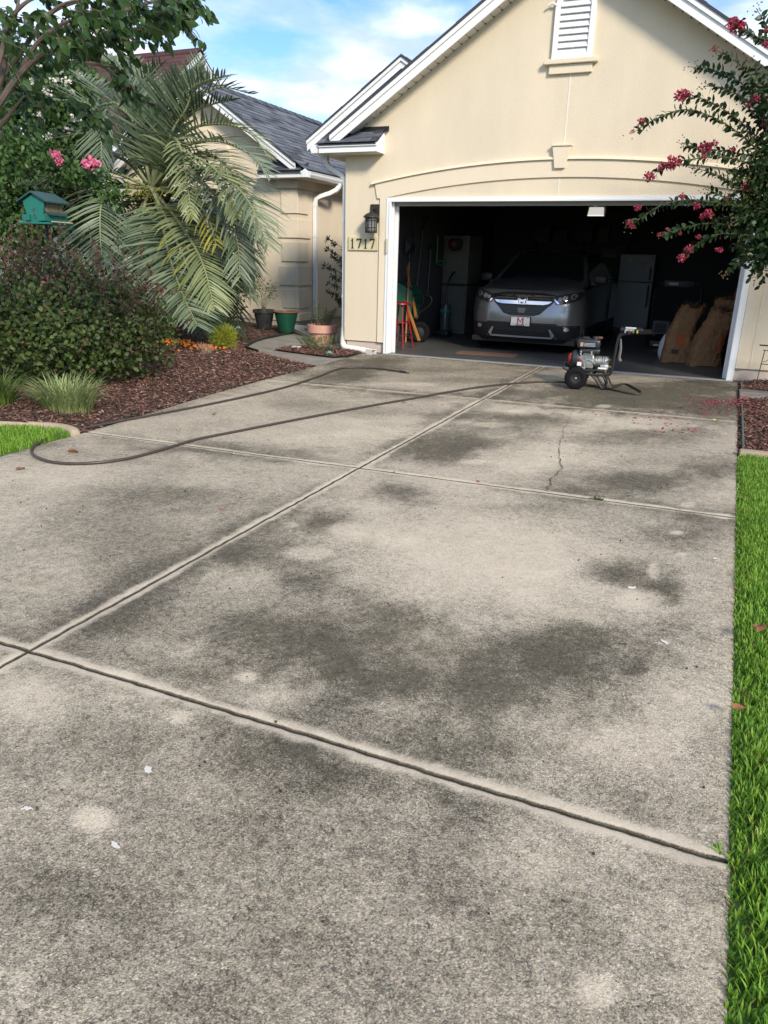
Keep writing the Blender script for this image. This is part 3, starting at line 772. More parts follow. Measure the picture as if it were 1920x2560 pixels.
mb = MB().prism([(-2.385, 3.02), (-2.335, 2.752), (-2.195, 2.752), (-2.13, 3.02)], .06, O=(0, YF, 0)).prism([(-2.395, 3.021), (-2.12, 3.021), (-2.125, 3.045), (-2.39, 3.045)], .075, O=(0, YF, 0))
mb.build('keystone', STUCCO2, house, bevel=.006)
# door frame: casing, jambs, head
for s, x0 in ((1, -4.80), (-1, .30)):
    mb = MB()
    mb.box(*sorted((x0 + s * .003, x0 + s * .075)), YF - .035, YF + .02, FLZ - .02, 2.402)
    mb.box(*sorted((x0 + s * .05, x0 + s * .085)), YF - .046, YF - .0351, FLZ - .02, 2.36)
    mb.box(*sorted((x0 + s * .003, x0 + s * .055)), YF + .0201, YF + .24, FLZ, 2.402)
    mb.box(*sorted((x0 + s * .0551, x0 + s * .10)), YF + .03, YF + .075, FLZ + .002, 2.36)
    mb.box(*sorted((x0 + s * .0551, x0 + s * .135)), YF + .12, YF + .16, FLZ + .002, 2.36)
    mb.build('door_jamb', WHITE, house, bevel=.004)
mb = MB().box(-4.797, .297, YF - .0352, YF + .0201, 2.345, 2.404).box(-4.715, .215, YF - .048, YF - .0353, 2.345, 2.372).box(-4.74, .24, YF + .0202, YF + .242, 2.352, 2.41)
mb.build('door_head', WHITE, house, bevel=.004)
MB().box(-4.70, .20, YF + .09, YF + .12, 2.295, 2.3515).build('weather_strip', pmat('strip_grey', (.30, .29, .27), .6), house)
MB().bbox(-4.785, -4.755, YF - .062, YF - .047, 1.62, 1.83, .006).build('keypad', pmat('keypad_beige', (.55, .50, .36), .5), house)
door = empty_part('overhead_door', house)
for k in range(4):
    MB().bbox(-4.65, .15, 11.55 + k * .54, 12.08 + k * .54, 2.60, 2.65, .008).build('panel', WHITE, door)
for s in (-4.72, .22):
    MB().box(s - .02, s + .02, 11.3, 13.8, 2.56, 2.60).build('track', pmat('galvanised', (.4, .4, .4), .4, metal=.8), door)

# gable vent with louvres and sill
vent = empty_part('gable_vent', house)
vx, vw, vz0, vzs = -2.247, .257, 4.045, 4.62
def archpts(w, z0, zs, n=20, k=1.12):
    return [(vx - w, z0), (vx + w, z0)] + [(vx + w * math.cos(a), zs + w * k * math.sin(a)) for a in np.linspace(0, math.pi, n)]
outer, inner = archpts(vw, vz0, vzs), archpts(vw - .065, vz0 + .055, vzs)
mb = MB(); n = len(outer)
for (p, d) in ((outer, 0), (inner, 0)): pass
vsx = [(x, YF - .045, z) for x, z in outer] + [(x, YF - .045, z) for x, z in inner] + [(x, YF, z) for x, z in outer] + [(x, YF - .001, z) for x, z in inner]
fsx = []
for i in range(n):
    j = (i + 1) % n
    fsx += [(i, j, n + j, n + i), (i, 2 * n + i, 2 * n + j, j), (n + i, n + j, 3 * n + j, 3 * n + i)]
MB().add(vsx, fsx).build('vent_frame', WHITE, vent, smooth=True)
MB().prism(inner, .003, O=(0, YF - .001, 0)).build('vent_back', DARKGAP, vent)
iw = vw - .066
for k in range(12):
    z = vz0 + .06 + k * .0765
    h = z + .035
    w = iw if h < vzs else iw * math.sqrt(max(0, 1 - ((h - vzs) / (iw * 1.12)) ** 2))
    if w < .05: continue
    mb = MB(); t = [(YF - .006, z + .072), (YF - .034, z + .004), (YF - .040, z - .004), (YF - .036, z - .012), (YF - .004, z + .052)]
    mb.prism([(y_, z_) for y_, z_ in t], 2 * w, O=(vx - w, 0, 0), U=(0, 1, 0), V=(0, 0, 1), N=(1, 0, 0))
    mb.build('slat', WHITE, vent)
    MB().box(vx - .012, vx + .012, YF - .030, YF - .008, z - .012, z + .006).build('slat_clip', SOFFIT, vent)
MB().prism([(-.34, 3.985), (.34, 3.985), (.35, 4.02), (.335, 4.044), (-.335, 4.044), (-.35, 4.02)], .085, O=(vx, YF, 0)).build('vent_sill', STUCCO2, house, bevel=.008)
MB().box(vx - .277, vx + .277, YF - .045, YF - .0005, 3.878, 3.984).build('sill_apron', STUCCO2, house, bevel=.006)
MB().tube([(-2.46, YF - .03, 4.64), (-2.55, YF - .05, 4.68), (-2.60, YF - .05, 4.655)], .014, 8).build('floodlight_bracket', WHITE, house)
# rakes of the front gable
def rake(parent, xc, ridge_zb, sl, xa, xb, y0, mats, dy=0, hgt=(.11, .065, .035), edge_n=9):
    """xa (low end) -> xb (apex): lower board, upper trim, shingle edge pieces"""
    f = lambda x: ridge_zb - sl * abs(x - xc)
    def strip(lo, hi, ya, yb, m, nm, n=1):
        X = np.linspace(xa, xb, n + 1)
        for i in range(n):
            a, b = X[i], X[i + 1]; step = .006 * (i % 2)
            mbs = MB().prism([(a, f(a) + lo), (b, f(b) + lo), (b, f(b) + hi + step), (a, f(a) + hi + step)], yb - ya, O=(0, ya, 0), N=(0, 1, 0)); mbs.build(nm, m, parent)
    strip(0, hgt[0], y0, y0 + .026, mats[0], 'rake_board')
    strip(hgt[0] + .002, hgt[0] + hgt[1], y0 - .022, y0 + .024, mats[0], 'rake_trim')
    strip(hgt[0] + hgt[1] + .001, hgt[0] + hgt[1] + hgt[2], y0 - .035, y0 + .20, mats[1], 'rake_shingle', edge_n)
YO = 10.69
rake(house, XC, 5.262, SL, -5.62, XC, YO, (WHITE, SHING3))
rake(house, XC, 5.262, SL, 1.30, XC, YO, (WHITE, SHING3))
for sgn in (-1, 1):
    f = lambda x: zw(x) - .004
    a_, b_ = (-5.36, XC) if sgn < 0 else (XC, 1.2)
    MB().prism([(a_, f(a_) + .010), (b_, f(b_) + .010), (b_, f(b_) + .016), (a_, f(a_) + .016)], .24, O=(0, YO + .03, 0), N=(0, 1, 0)).build('soffit_backing', DARKGAP, house)
    nseg = 29 if sgn < 0 else 32
    X = np.linspace(a_, b_, nseg + 1)
    for i in range(nseg):
        a, b = X[i] + .004, X[i + 1] - .004
        MB().prism([(a, f(a)), (b, f(b)), (b, f(b) + .008), (a, f(a) + .008)], .255, O=(0, YO + .027, 0), N=(0, 1, 0)).build('soffit_panel', SOFFIT, house)
        c = a if sgn < 0 else b
        MB().prism([(c - .007, f(c) - .003), (c + .012, f(c) - .003), (c + .012, f(c) + .001), (c - .007, f(c) + .001)], .035, O=(0, YF - .055, 0), N=(0, 1, 0)).build('soffit_slot', DARKGAP, house)
# roof decks of the garage
def deck(parent, x0, z0, x1, z1, y0, y1, th=.035, mat=SHING, name='roof_deck'):
    return MB().prism([(x0, z0), (x1, z1), (x1, z1 + th), (x0, z0 + th)], y1 - y0, O=(0, y0, 0), N=(0, 1, 0)).build(name, mat, parent)
fr = lambda x: 5.262 + .176 - SL * abs(x - XC)
deck(house, -5.86, fr(-5.86), XC, fr(XC), YO + .17, 19.2); deck(house, XC, fr(XC), 1.36, fr(1.36), YO + .17, 19.2)
MB().prism([(-5.35, zw(-5.35) - .02), (XC, zw(XC) - .02), (.85, zw(.85) - .02)], .1, O=(0, 18.65, 0), N=(0, 1, 0)).prism([(-5.5, .2), (1.0, .2), (1.0, zw(1.)), (XC, zw(XC)), (-5.5, zw(-5.5))], .1, O=(0, 18.8, 0), N=(0, 1, 0)).build('back_wall', STUCCO, house)

# shingles: each tab its own piece, sharing a few meshes
def tab_mesh(i, mat):
    r = random.Random(i); mb = MB()
    pts = [(0, 0), (.25, -.006 * r.random()), (.5, .004), (.78, -.005 * r.random()), (1, 0), (1, 1.35), (0, 1.35)]
    mb.prism(pts, 1.0, O=(0, 0, 0), U=(1, 0, 0), V=(0, 1, 0), N=(0, 0, 1))
    me = bpy.data.meshes.new('shingle'); me.from_pydata(mb.v, [], mb.f); me.update(); me.materials.append(mat); return me
TABS = [tab_mesh(i, m) for i, m in enumerate((SHING, SHING, SHING2, SHING3, SHING, SHING2))]
def shingles(parent, O, U, V, length, slope_len, expo, tabw, rng_, clip=None, limit=999, lift=.0):
    """O: lower corner; U along the eave, V up the slope"""
    O, U, V = Vector(O), Vector(U).normalized(), Vector(V).normalized(); N = U.cross(V).normalized()
    if N.z < 0: N = -N
    k = 0; row = 0; cnt = 0
    while row * expo < slope_len - .02:
        x = -rng_.uniform(0, tabw)
        while x < length:
            w = tabw * rng_.uniform(.6, 1.35); a, b = max(x, 0), min(x + w, length)
            if b - a > .03 and cnt < limit and (clip is None or clip((a + b) / 2, row * expo)):
                ob = bpy.data.objects.new('shingle', rng_.choice(TABS)); COL.objects.link(ob)
                e = min(expo, slope_len - row * expo)
                th = rng_.choice((.007, .010, .014))
                p = O + U * (a + .002) + V * (row * expo - rng_.uniform(0, .004)) + N * (lift + .003 + th * 0)
                Vt = (V * 1.0 - N * .055).normalized(); Nt = U.cross(Vt).normalized()
                if Nt.z < 0: Nt = -Nt
                M = Matrix.Identity(4)
                for r_ in range(3):
                    M[r_][0] = U[r_] * (b - a - .004); M[r_][1] = Vt[r_] * e * (1 if row * expo + expo * 1.35 < slope_len else .74); M[r_][2] = Nt[r_] * th; M[r_][3] = p[r_] + N[r_] * .010
                ob.parent = parent; ob.matrix_world = M
                cnt += 1
            x += w
        row += 1
    return cnt

# eave return at the left corner of the garage
ret = empty_part('eave_return', house)
MB().box(-5.81, -4.862, YO, YO + .022, 3.0, 3.075).box(-5.81, -4.862, YO - .022, YO + .0221, 3.077, 3.114).build('fascia', WHITE, ret, bevel=.003)
MB().prism([(YO + .0223, 3.0), (YF - .0005, 3.0), (YF - .0005, 3.295), (YO + .0223, 3.115)], .018, O=(-4.882, 0, 0), U=(0, 1, 0), N=(1, 0, 0)).build('end_board', WHITE, ret)
MB().box(-5.81, -4.882, YO + .0224, YF + .6, 2.992, 3.012).build('soffit', SOFFIT, ret)
MB().prism([(YO - .03, 3.115), (YF, 3.30), (YF, 3.27), (YO - .03, 3.095)], .93, O=(-5.80, 0, 0), U=(0, 1, 0), N=(1, 0, 0)).build('return_deck', SHING3, ret)
srr = random.Random(5)
shingles(ret, (-5.80, YO - .045, 3.117), (1, 0, 0), (0, .336, .196), .935, .37, .13, .2, srr, lift=-.004)
MB().box(-5.30, -4.80, YF - .012, YF - .0006, 3.300, 3.365).box(-5.30, -4.80, YF - .06, YF - .0121, 3.296, 3.304).build('flashing', FLASH, ret)
# side gutter and its end cap, soffit under the side eave
MB().prism([(-5.835, 3.0), (-5.93, 3.0), (-5.955, 3.05), (-5.95, 3.115), (-5.82, 3.115)], 7.0, O=(0, YO + .0, 0), N=(0, 1, 0)).build('gutter', GUTTER, house, bevel=.004)
MB().box(-5.82, -5.501, YF + .61, 17.7, 2.992, 3.012).build('side_soffit', SOFFIT, house)
# second, smaller gable behind
YR = 10.86; rxc, rzb = -4.588, 4.035
rake(house, rxc, rzb + .03, .6658, -6.10, rxc, YR, (WHITE, SHING3), hgt=(.09, .05, .028), edge_n=5)
rake(house, rxc, rzb + .03, .6658, -4.36, rxc, YR, (WHITE, SHING3), hgt=(.09, .05, .028), edge_n=2)
f2 = lambda x: rzb + .03 - .6658 * abs(x - rxc)
X = np.linspace(-6.05, rxc, 15)
for a, b in zip(X[:-1], X[1:]):
    MB().prism([(a + .004, f2(a) + .022), (b - .004, f2(b) + .022), (b - .004, f2(b) + .03), (a + .004, f2(a) + .03)], .27, O=(0, YR + .027, 0), N=(0, 1, 0)).build('soffit_panel', SOFFIT, house)
MB().prism([(-5.8, f2(-5.8) - .02), (rxc, f2(rxc) + .02), (-4.4, f2(-4.4) + .02), (-4.5, 3.7), (-5.5, 3.2), (-5.8, 3.2)], .04, O=(0, YR + .298, 0), N=(0, 1, 0)).build('rear_gable_wall', STUCCO, house)
deck(house, -6.12, f2(-6.12) + .145, rxc, f2(rxc) + .145, YR + .17, 18.0)
deck(house, rxc, f2(rxc) + .145, -4.30, f2(-4.30) + .145, YR + .17, 18.0)

# downspout at the garage corner with its corrugated extension
def rect_pipe(pts, w, d, U=None):
    """rectangular downspout along points; w across U, d the other way"""
    mb = MB(); pts = [Vector(p) for p in pts]; m = len(pts)
    for i, p in enumerate(pts):
        t = (pts[min(i + 1, m - 1)] - pts[max(i - 1, 0)]).normalized(); u = Vector(U); u = (u - t * u.dot(t)).normalized(); v = t.cross(u)
        c = .25
        for a, b in ((-1, -1 + c), (-1 + c, -1), (1 - c, -1), (1, -1 + c), (1, 1 - c), (1 - c, 1), (-1 + c, 1), (-1, 1 - c)):
            mb.v.append(tuple(p + u * a * w / 2 + v * b * d / 2))
    for i in range(m - 1):
        for k in range(8): mb.f.append((i * 8 + k, i * 8 + (k + 1) % 8, (i + 1) * 8 + (k + 1) % 8, (i + 1) * 8 + k))
    mb.f.append(tuple(range(8))); mb.f.append(tuple((m - 1) * 8 + k for k in range(8))); return mb
ds = rect_pipe([(-5.88, 11.06, 3.0), (-5.88, 11.06, 2.93), (-5.84, 11.06, 2.86), (-5.74, 11.07, 2.80), (-5.62, 11.08, 2.74), (-5.565, 11.08, 2.68), (-5.552, 11.08, 2.60), (-5.552, 11.08, .47)], .072, .075, (0, 1, 0)).build('downspout', GUTTER, house, smooth=True)
for z in (2.07, .93):
    rect_pipe([(-5.552, 11.08, z), (-5.552, 11.08, z + .045)], .080, .083, (0, 1, 0)).build('collar', GUTTER, ds)
def corrugated(pts, r0, r1, pitch, n=18):
    pts = [Vector(p) for p in pts]; path = []
    for a, b in zip(pts[:-1], pts[1:]):
        k = max(2, int((b - a).length / (pitch / 2)))
        for i in range(k): path.append(a.lerp(b, i / k))
    path.append(pts[-1])
    return MB().tube(path, [r0 if i % 2 else r1 for i in range(len(path))], n)
CORR = pmat('corrugated_white', (.74, .72, .66), .5, var=(12, .45), col2=(.50, .47, .40))
def bez(p0, p1, p2, p3, n=14):
    p0, p1, p2, p3 = map(Vector, (p0, p1, p2, p3)); out = []
    for i in range(n + 1):
        t = i / n; out.append(p0 * (1 - t) ** 3 + p1 * 3 * t * (1 - t) ** 2 + p2 * 3 * t * t * (1 - t) + p3 * t ** 3)
    return out
drain = thing('drain_extension', 'white corrugated drain extension lying at the garage wall below the downspout', 'drain pipe', (-5.2, 10.85, .1))
dp = bez((-5.552, 11.07, .50), (-5.56, 11.05, .22), (-5.56, 10.95, .16), (-5.36, 10.88, .165), 10) + bez((-5.36, 10.88, .165), (-5.2, 10.84, .165), (-5.1, 10.81, .16), (-4.96, 10.77, .15), 6)[1:]
corrugated(dp, .038, .050, .026).build('corrugated_tube', CORR, drain, smooth=True)
M_ = Matrix.Translation((-4.955, 10.77, .145)) @ Matrix.Rotation(R_(-16), 4, 'Z')
mb = MB(); o8 = [(-.048, -.048), (.048, -.048), (.048, .048), (-.048, .048)]; o2 = [(-.058, -.058), (.058, -.058), (.058, .045), (-.058, .045)]
vv = [M_ @ Vector((-.03, a, b)) for a, b in o8] + [M_ @ Vector((.095, a, b)) for a, b in o2] + [M_ @ Vector((.095, a * .86, b * .86)) for a, b in o2] + [M_ @ Vector((0, a * .8, b * .8)) for a, b in o8]
mb.add(vv, [(i, (i + 1) % 4, 4 + (i + 1) % 4, 4 + i) for i in range(4)] + [(4 + i, 4 + (i + 1) % 4, 8 + (i + 1) % 4, 8 + i) for i in range(4)] + [(8 + i, 8 + (i + 1) % 4, 12 + (i + 1) % 4, 12 + i) for i in range(4)] + [(12, 13, 14, 15)])
mb.build('outlet_mouth', CORR, drain, fix=True)

# ------------------------------------------------------------------ left wing of the house
YW, XW, WRX, WRZ, WS = 13.545, -7.84, -9.93, 4.735, .672
wtop = lambda x: WRZ - WS * abs(x - WRX)              # roof top line
wwall = lambda x: wtop(x) - .215
MB().prism([(-12.05, .29), (XW, .29), (XW, wwall(XW)), (WRX, wwall(WRX)), (-12.05, wwall(-12.05))], .18, O=(0, YW, 0), N=(0, 1, 0)).build('wing_front_wall', STUCCO, house)
MB().box(XW - .15, XW, YW + .181, 18.4, .29, 3.10).build('wing_side_wall', STUCCO, house)
MB().box(-12.0, XW - .025, YW + .025, YW + .17, -.1, .289).box(XW - .16, XW - .025, YW + .171, 18.4, -.1, .289).build('foundation', FOUND, house)
MB().box(XW + .01, -5.51, 17.3, 17.4, -.1, 3.1).build('entry_wall', STUCCO, house)
def ell(z0, z1, wx, wy, proud, mat, nm):
    """block wrapping the wing's corner"""
    a = [(XW - wx, YW - proud), (XW + proud, YW - proud), (XW + proud, YW + wy), (XW + .0005, YW + wy), (XW + .0005, YW - .0005), (XW - wx, YW - .0005)]
    n = len(a); v = [(x, y, z0) for x, y in a] + [(x, y, z1) for x, y in a]
    MB().add(v, [tuple(range(n))[::-1], tuple(range(n, 2 * n))] + [(i, (i + 1) % n, n + (i + 1) % n, n + i) for i in range(n)]).build(nm, mat, house, bevel=.006)
ell(2.34, 2.760, .345, .40, .026, STUCCO2, 'quoin_block')
ell(1.89, 2.24, .42, .50, .028, STUCCO2, 'quoin_block')
ell(1.446, 1.81, .345, .40, .026, STUCCO_STAIN, 'quoin_block')
ell(.989, 1.352, .42, .50, .028, STUCCO_STAIN, 'quoin_block')
ell(.546, .905, .345, .40, .026, STUCCO_STAIN, 'quoin_block')
ell(.292, .445, .42, .50, .028, STUCCO2, 'quoin_block')
ell(2.787, 2.95, .46, 4.0, .040, STUCCO2, 'frieze')
YWO = YW - .30; XWO = XW + .30
# rakes and soffits of the wing gable
rake(house, WRX, WRZ - .21, WS, -7.70, WRX, YWO, (WHITE, SHING3), hgt=(.11, .065, .035), edge_n=6)
rake(house, WRX, WRZ - .21, WS, -12.2, WRX, YWO, (WHITE, SHING3), hgt=(.11, .065, .035), edge_n=6)
for a, b in ((-7.95, WRX), (WRX, -11.9)):
    MB().prism([(a, wwall(a) - .004), (b, wwall(b) - .004), (b, wwall(b) + .006), (a, wwall(a) + .006)], .268, O=(0, YWO + .028, 0), N=(0, 1, 0)).build('soffit', SOFFIT, house)
# return at the wing's corner
ret2 = empty_part('eave_return', house)
MB().box(-8.52, -7.56, YWO, YWO + .02, 2.952, 3.02).box(-8.52, -7.56, YWO - .02, YWO + .0202, 3.022, 3.058).build('fascia', WHITE, ret2, bevel=.003)
MB().bbox(-7.559, -7.43, YWO - .02, YWO + .1, 2.948, 3.062, .006).build('corner_cap', WHITE, ret2)
MB().prism([(YWO + .021, 2.952), (YW, 2.952), (YW, 3.24), (YWO + .021, 3.06)], .018, O=(-8.535, 0, 0), U=(0, 1, 0), N=(1, 0, 0)).build('end_board', WHITE, ret2)
MB().box(-8.51, XWO, YWO + .022, 18.3, 2.945, 2.962).build('soffit', SOFFIT, ret2)
MB().prism([(YWO - .03, 3.055), (YW, 3.24), (YW, 3.20), (YWO - .03, 3.03)], .95, O=(-8.52, 0, 0), U=(0, 1, 0), N=(1, 0, 0)).build('return_deck', SHING3, ret2)
shingles(ret2, (-8.52, YWO - .045, 3.062), (1, 0, 0), (0, .345, .205), .96, .37, .13, .22, srr, lift=-.004)
MB().box(-8.36, -7.86, YW - .012, YW - .0006, 3.235, 3.30).build('flashing', FLASH, ret2)
# gutter along the entry side
MB().prism([(XWO + .005, 2.955), (XWO + .085, 2.955), (XWO + .11, 3.00), (XWO + .115, 3.02), (XWO + .105, 3.025), (XWO + .12, 3.062), (XWO + .005, 3.062)], 5.0, O=(0, YWO + .11, 0), N=(0, 1, 0)).build('gutter', GUTTER, house, bevel=.003)
ds2 = rect_pipe([(-7.47, 14.62, 2.955), (-7.47, 14.60, 2.90), (-7.49, 14.52, 2.83), (-7.58, 14.40, 2.76), (-7.70, 14.26, 2.70), (-7.77, 14.19, 2.64), (-7.785, 14.17, 2.54), (-7.785, 14.17, .42), (-7.76, 14.17, .33), (-7.68, 14.15, .28)], .078, .085, (0, 1, 0)).build('downspout', GUTTER, house, smooth=True)
for z in (2.50, 1.92, .80):
    rect_pipe([(-7.785, 14.17, z), (-7.785, 14.17, z + .05)], .086, .093, (0, 1, 0)).build('collar', GUTTER, ds2)
# roof slopes of the wing, shingled where the camera looks
roofw = deck(house, XWO + .03, wtop(XWO + .03) - .035, WRX, WRZ - .035, YWO + .17, 19.0, th=.03, mat=SHING3, name='wing_roof')
deck(house, WRX, WRZ - .035, -12.3, wtop(-12.3) - .035, YWO + .17, 19.0, th=.03, mat=SHING, name='wing_roof')
sl_len = math.hypot(XWO + .03 - WRX, wtop(XWO + .03) - WRZ)
shingles(roofw, (XWO + .055, YWO - .03, wtop(XWO + .055) - .006), (0, 1, 0), (-1, 0, WS), 5.7, sl_len, .145, .40, random.Random(9), limit=300)
for k in range(24):
    y = YWO - .03 + k * .215
    mb = MB(); 
    a = [(WRX - .15, WRZ - .085), (WRX, WRZ + .022), (WRX + .15, WRZ - .085), (WRX + .15, WRZ - .070), (WRX, WRZ + .038), (WRX - .15, WRZ - .070)]
    v = [(x, y, z + .006) for x, z in a] + [(x, y + .25, z - .004) for x, z in a]
    MB().add(v, [(0, 1, 2, 3, 4, 5)[::-1], (6, 7, 8, 9, 10, 11)] + [(i, (i + 1) % 6, 6 + (i + 1) % 6, 6 + i) for i in range(6)]).build('ridge_cap', SHING3 if k % 2 else SHING, roofw)
# window of the wing: arched stucco surround, sash, shutters
win = empty_part('window', house)
wc, ww = -9.92, .62
arch = [(wc - ww, .75), (wc + ww, .75)] + [(wc + ww * math.cos(a), 3.27 + ww * math.sin(a)) for a in np.linspace(0, math.pi, 24)]
MB().prism(arch, .05, O=(0, YW, 0)).build('arch_surround', STUCCO2, win, bevel=.008)
GLASS = pmat('window_glass', (.03, .035, .04), .05, spec=.8)
for zz0, zz1 in ((.95, 1.72), (1.76, 2.55)):
    MB().box(wc - .47, wc + .47, YW - .062, YW - .0505, zz0, zz1).build('pane', GLASS, win)
mb = MB()
for x in (wc - .5, wc - .012, wc + .476): mb.box(x, x + .024, YW - .075, YW - .0505, .92, 2.58)
for z in (.90, 1.725, 2.56): mb.box(wc - .5, wc + .5, YW - .078, YW - .0506, z, z + .03)
mb.build('sash', WHITE, win)
SHUT = pmat('shutter_grey', (.055, .06, .07), .6)
for sx in (wc - 1.08, wc + .70):
    sh = MB().box(sx, sx + .38, YW - .035, YW - .0005, .82, 2.62).build('shutter', SHUT, win)
    for k in range(20): MB().box(sx + .04, sx + .34, YW - .050, YW - .0352, .88 + k * .085, .88 + k * .085 + .06).build('slat', SHUT, sh)

# ------------------------------------------------------------------ the neighbour's house behind
XN = -15.0
NROOF = pmat('shingle_maroon', (.105, .038, .034), .9, var=(3.5, .8), col2=(.055, .024, .024), bump=(90, .6, .02))
NROOF2 = pmat('shingle_maroon_dark', (.075, .03, .028), .9, var=(5, .8), col2=(.04, .02, .02), bump=(90, .6, .02))
SIDING = pmat('siding_cream', (.56, .51, .39), .7, var=(2, .3))
nb = thing('neighbour_house', 'cream sided house with a dark red shingle roof behind the palm', 'house', (XN, 19.96, 0))
pk = (19.96, 6.95); nsl = .76
nz = lambda y: pk[1] - nsl * abs(y - pk[0])
MB().prism([(14.7, -.2), (25.2, -.2), (25.2, nz(25.2) - .16), (pk[0], nz(pk[0]) - .16), (14.7, nz(14.7) - .16)], .2, O=(XN - .03, 0, 0), U=(0, 1, 0), N=(-1, 0, 0)).build('gable_wall', SIDING, nb)
MB().box(XN - 9, XN - .24, 14.75, 25.1, -.2, nz(14.7) - .16).build('side_wall', SIDING, nb)
row = 0; z = 3.4
rr = random.Random(3)
while z < 6.7:
    h = .20; half = (pk[1] - .17 - (z + h)) / nsl
    if half > .05:
        y = pk[0] - half + rr.uniform(0, .2) * 0; half2 = (pk[1] - .17 - z) / nsl
        cuts = [pk[0] - half2]; c = pk[0] - half
        while c < pk[0] + half: cuts.append(c + 1e-4); c += .42 if row % 2 else .38
        cuts.append(pk[0] + half2)
        for a, b in zip(cuts[:-1], cuts[1:]):
            if b - a < .02: continue
            za = min(z + h - .012, pk[1] - .17 - nsl * abs(a - pk[0])); zb_ = min(z + h - .012, pk[1] - .17 - nsl * abs(b - pk[0]))
            MB().prism([(a + .008, z), (b - .008, z), (b - .008, max(z + .01, zb_)), (a + .008, max(z + .01, za))], .022, O=(XN - .0295, 0, 0), U=(0, 1, 0), N=(1, 0, 0)).build('shake', SIDING, nb)
    z += h; row += 1
for s in (-1, 1):
    ya, yb = pk[0], pk[0] + s * 5.6
    for lo, hi, x0, x1, m in ((-.16, .0, XN + .02, XN + .30, WHITE), (.002, .055, XN + .02, XN + .33, WHITE)):
        MB().prism([(ya, nz(ya) + lo), (yb, nz(yb) + lo), (yb, nz(yb) + hi), (ya, nz(ya) + hi)], .03, O=(x1 - .03, 0, 0), U=(0, 1, 0), N=(1, 0, 0)).build('rake_board', m, nb)
    MB().prism([(ya, nz(ya) - .13), (yb, nz(yb) - .13), (yb, nz(yb) - .11), (ya, nz(ya) - .11)], .30, O=(XN - .005, 0, 0), U=(0, 1, 0), N=(1, 0, 0)).build('soffit', SOFFIT, nb)
    MB().prism([(ya, nz(ya) + .056), (yb, nz(yb) + .056), (yb, nz(yb) + .085), (ya, nz(ya) + .085)], 9.6, O=(XN + .35, 0, 0), U=(0, 1, 0), N=(-1, 0, 0)).build('roof_slope', NROOF, nb)
V_ = Vector((0, 1, nsl)).normalized(); L_ = math.hypot(5.6, 5.6 * nsl)
for k in range(34):
    t0 = L_ * k / 34; O_ = Vector((0, pk[0] - 5.6, nz(pk[0] - 5.6) + .09)) + V_ * t0
    v = [(XN + .36, O_.y, O_.z + .014), (XN - 9.2, O_.y, O_.z + .014), (XN - 9.2, O_.y + V_.y * .235, O_.z + V_.z * .235 + .001), (XN + .36, O_.y + V_.y * .235, O_.z + V_.z * .235 + .001), (XN + .36, O_.y, O_.z - .006), (XN - 9.2, O_.y, O_.z - .006)]
    MB().add(v, [(0, 1, 2, 3), (4, 5, 1, 0), (0, 3, 4)]).build('shingle_course', NROOF if k % 3 else NROOF2, nb, fix=False)
MB().prism([(pk[0] - .16, nz(pk[0]) - .02), (pk[0], nz(pk[0]) + .115), (pk[0] + .16, nz(pk[0]) - .02), (pk[0] + .16, nz(pk[0]) + .01), (pk[0], nz(pk[0]) + .15), (pk[0] - .16, nz(pk[0]) + .01)], 9.5, O=(XN + .37, 0, 0), U=(0, 1, 0), N=(-1, 0, 0)).build('ridge_cap', NROOF2, nb)
# ------------------------------------------------------------------ plants
def unit(A): return A / np.maximum(np.linalg.norm(A, axis=-1, keepdims=True), 1e-9)
def leaves(name, C, D, Nn, L, W, mat, parent=None, curl=.25, shape=(.12, .85, 1.0, .62, .04), us=(0, .25, .52, .8, 1.0), fold=.18):
    """C base points, D leaf direction, Nn leaf normal; three verts across so each leaf is folded along its rib"""
    n = len(C); D = unit(D); S = unit(np.cross(Nn, D)); N2 = np.cross(D, S)
    V = np.empty((n, len(us), 3, 3))
    for i, u in enumerate(us):
        m = C + D * (L * u)[:, None] - N2 * (curl * L * u * u)[:, None]
        w = (W * shape[i])[:, None]
        V[:, i, 0] = m - S * w + N2 * w * fold; V[:, i, 1] = m; V[:, i, 2] = m + S * w + N2 * w * fold
    return strips_obj(name, V, mat, parent)
def leaves2(name, C, D, Nn, L, W, mat, parent=None, curl=.2):
    """cheap leaf, two verts across"""
    n = len(C); D = unit(D); S = unit(np.cross(Nn, D)); N2 = np.cross(D, S)
    V = np.empty((n, 4, 2, 3))
    for i, (u, s) in enumerate(((0, .2), (.35, 1.0), (.7, .85), (1.0, .08))):
        m = C + D * (L * u)[:, None] - N2 * (curl * L * u * u)[:, None]; w = (W * s)[:, None]
        V[:, i, 0] = m - S * w; V[:, i, 1] = m + S * w
    return strips_obj(name, V, mat, parent)
def rdir(n, r): return unit(r.normal(size=(n, 3)))
BARK = pmat('bark_tan', (.15, .115, .09), .85, var=(9, .8), col2=(.10, .07, .055), bump=(30, .6, .02))
BARKD = pmat('bark_dark', (.07, .05, .04), .9, var=(14, .7), col2=(.03, .022, .018), bump=(40, .6, .02))
LEAF_DK = pmat('leaf_dark_green', (.040, .085, .022), .42, island=1.0, col2=(.020, .045, .018), trans=.22, spec=.45)
LEAF_MD = pmat('leaf_mid_green', (.085, .155, .034), .45, island=1.0, col2=(.032, .075, .02), trans=.25, spec=.4)
LEAF_TR = pmat('leaf_tree_green', (.060, .125, .030), .42, island=1.0, col2=(.024, .058, .018), trans=.3, spec=.45)
LEAF_YG = pmat('leaf_olive', (.13, .14, .04), .5, island=1.0, col2=(.05, .07, .02), trans=.3)
STEM = pmat('stem_brown', (.10, .07, .04), .8)
STEMG = pmat('stem_green', (.10, .12, .045), .7)
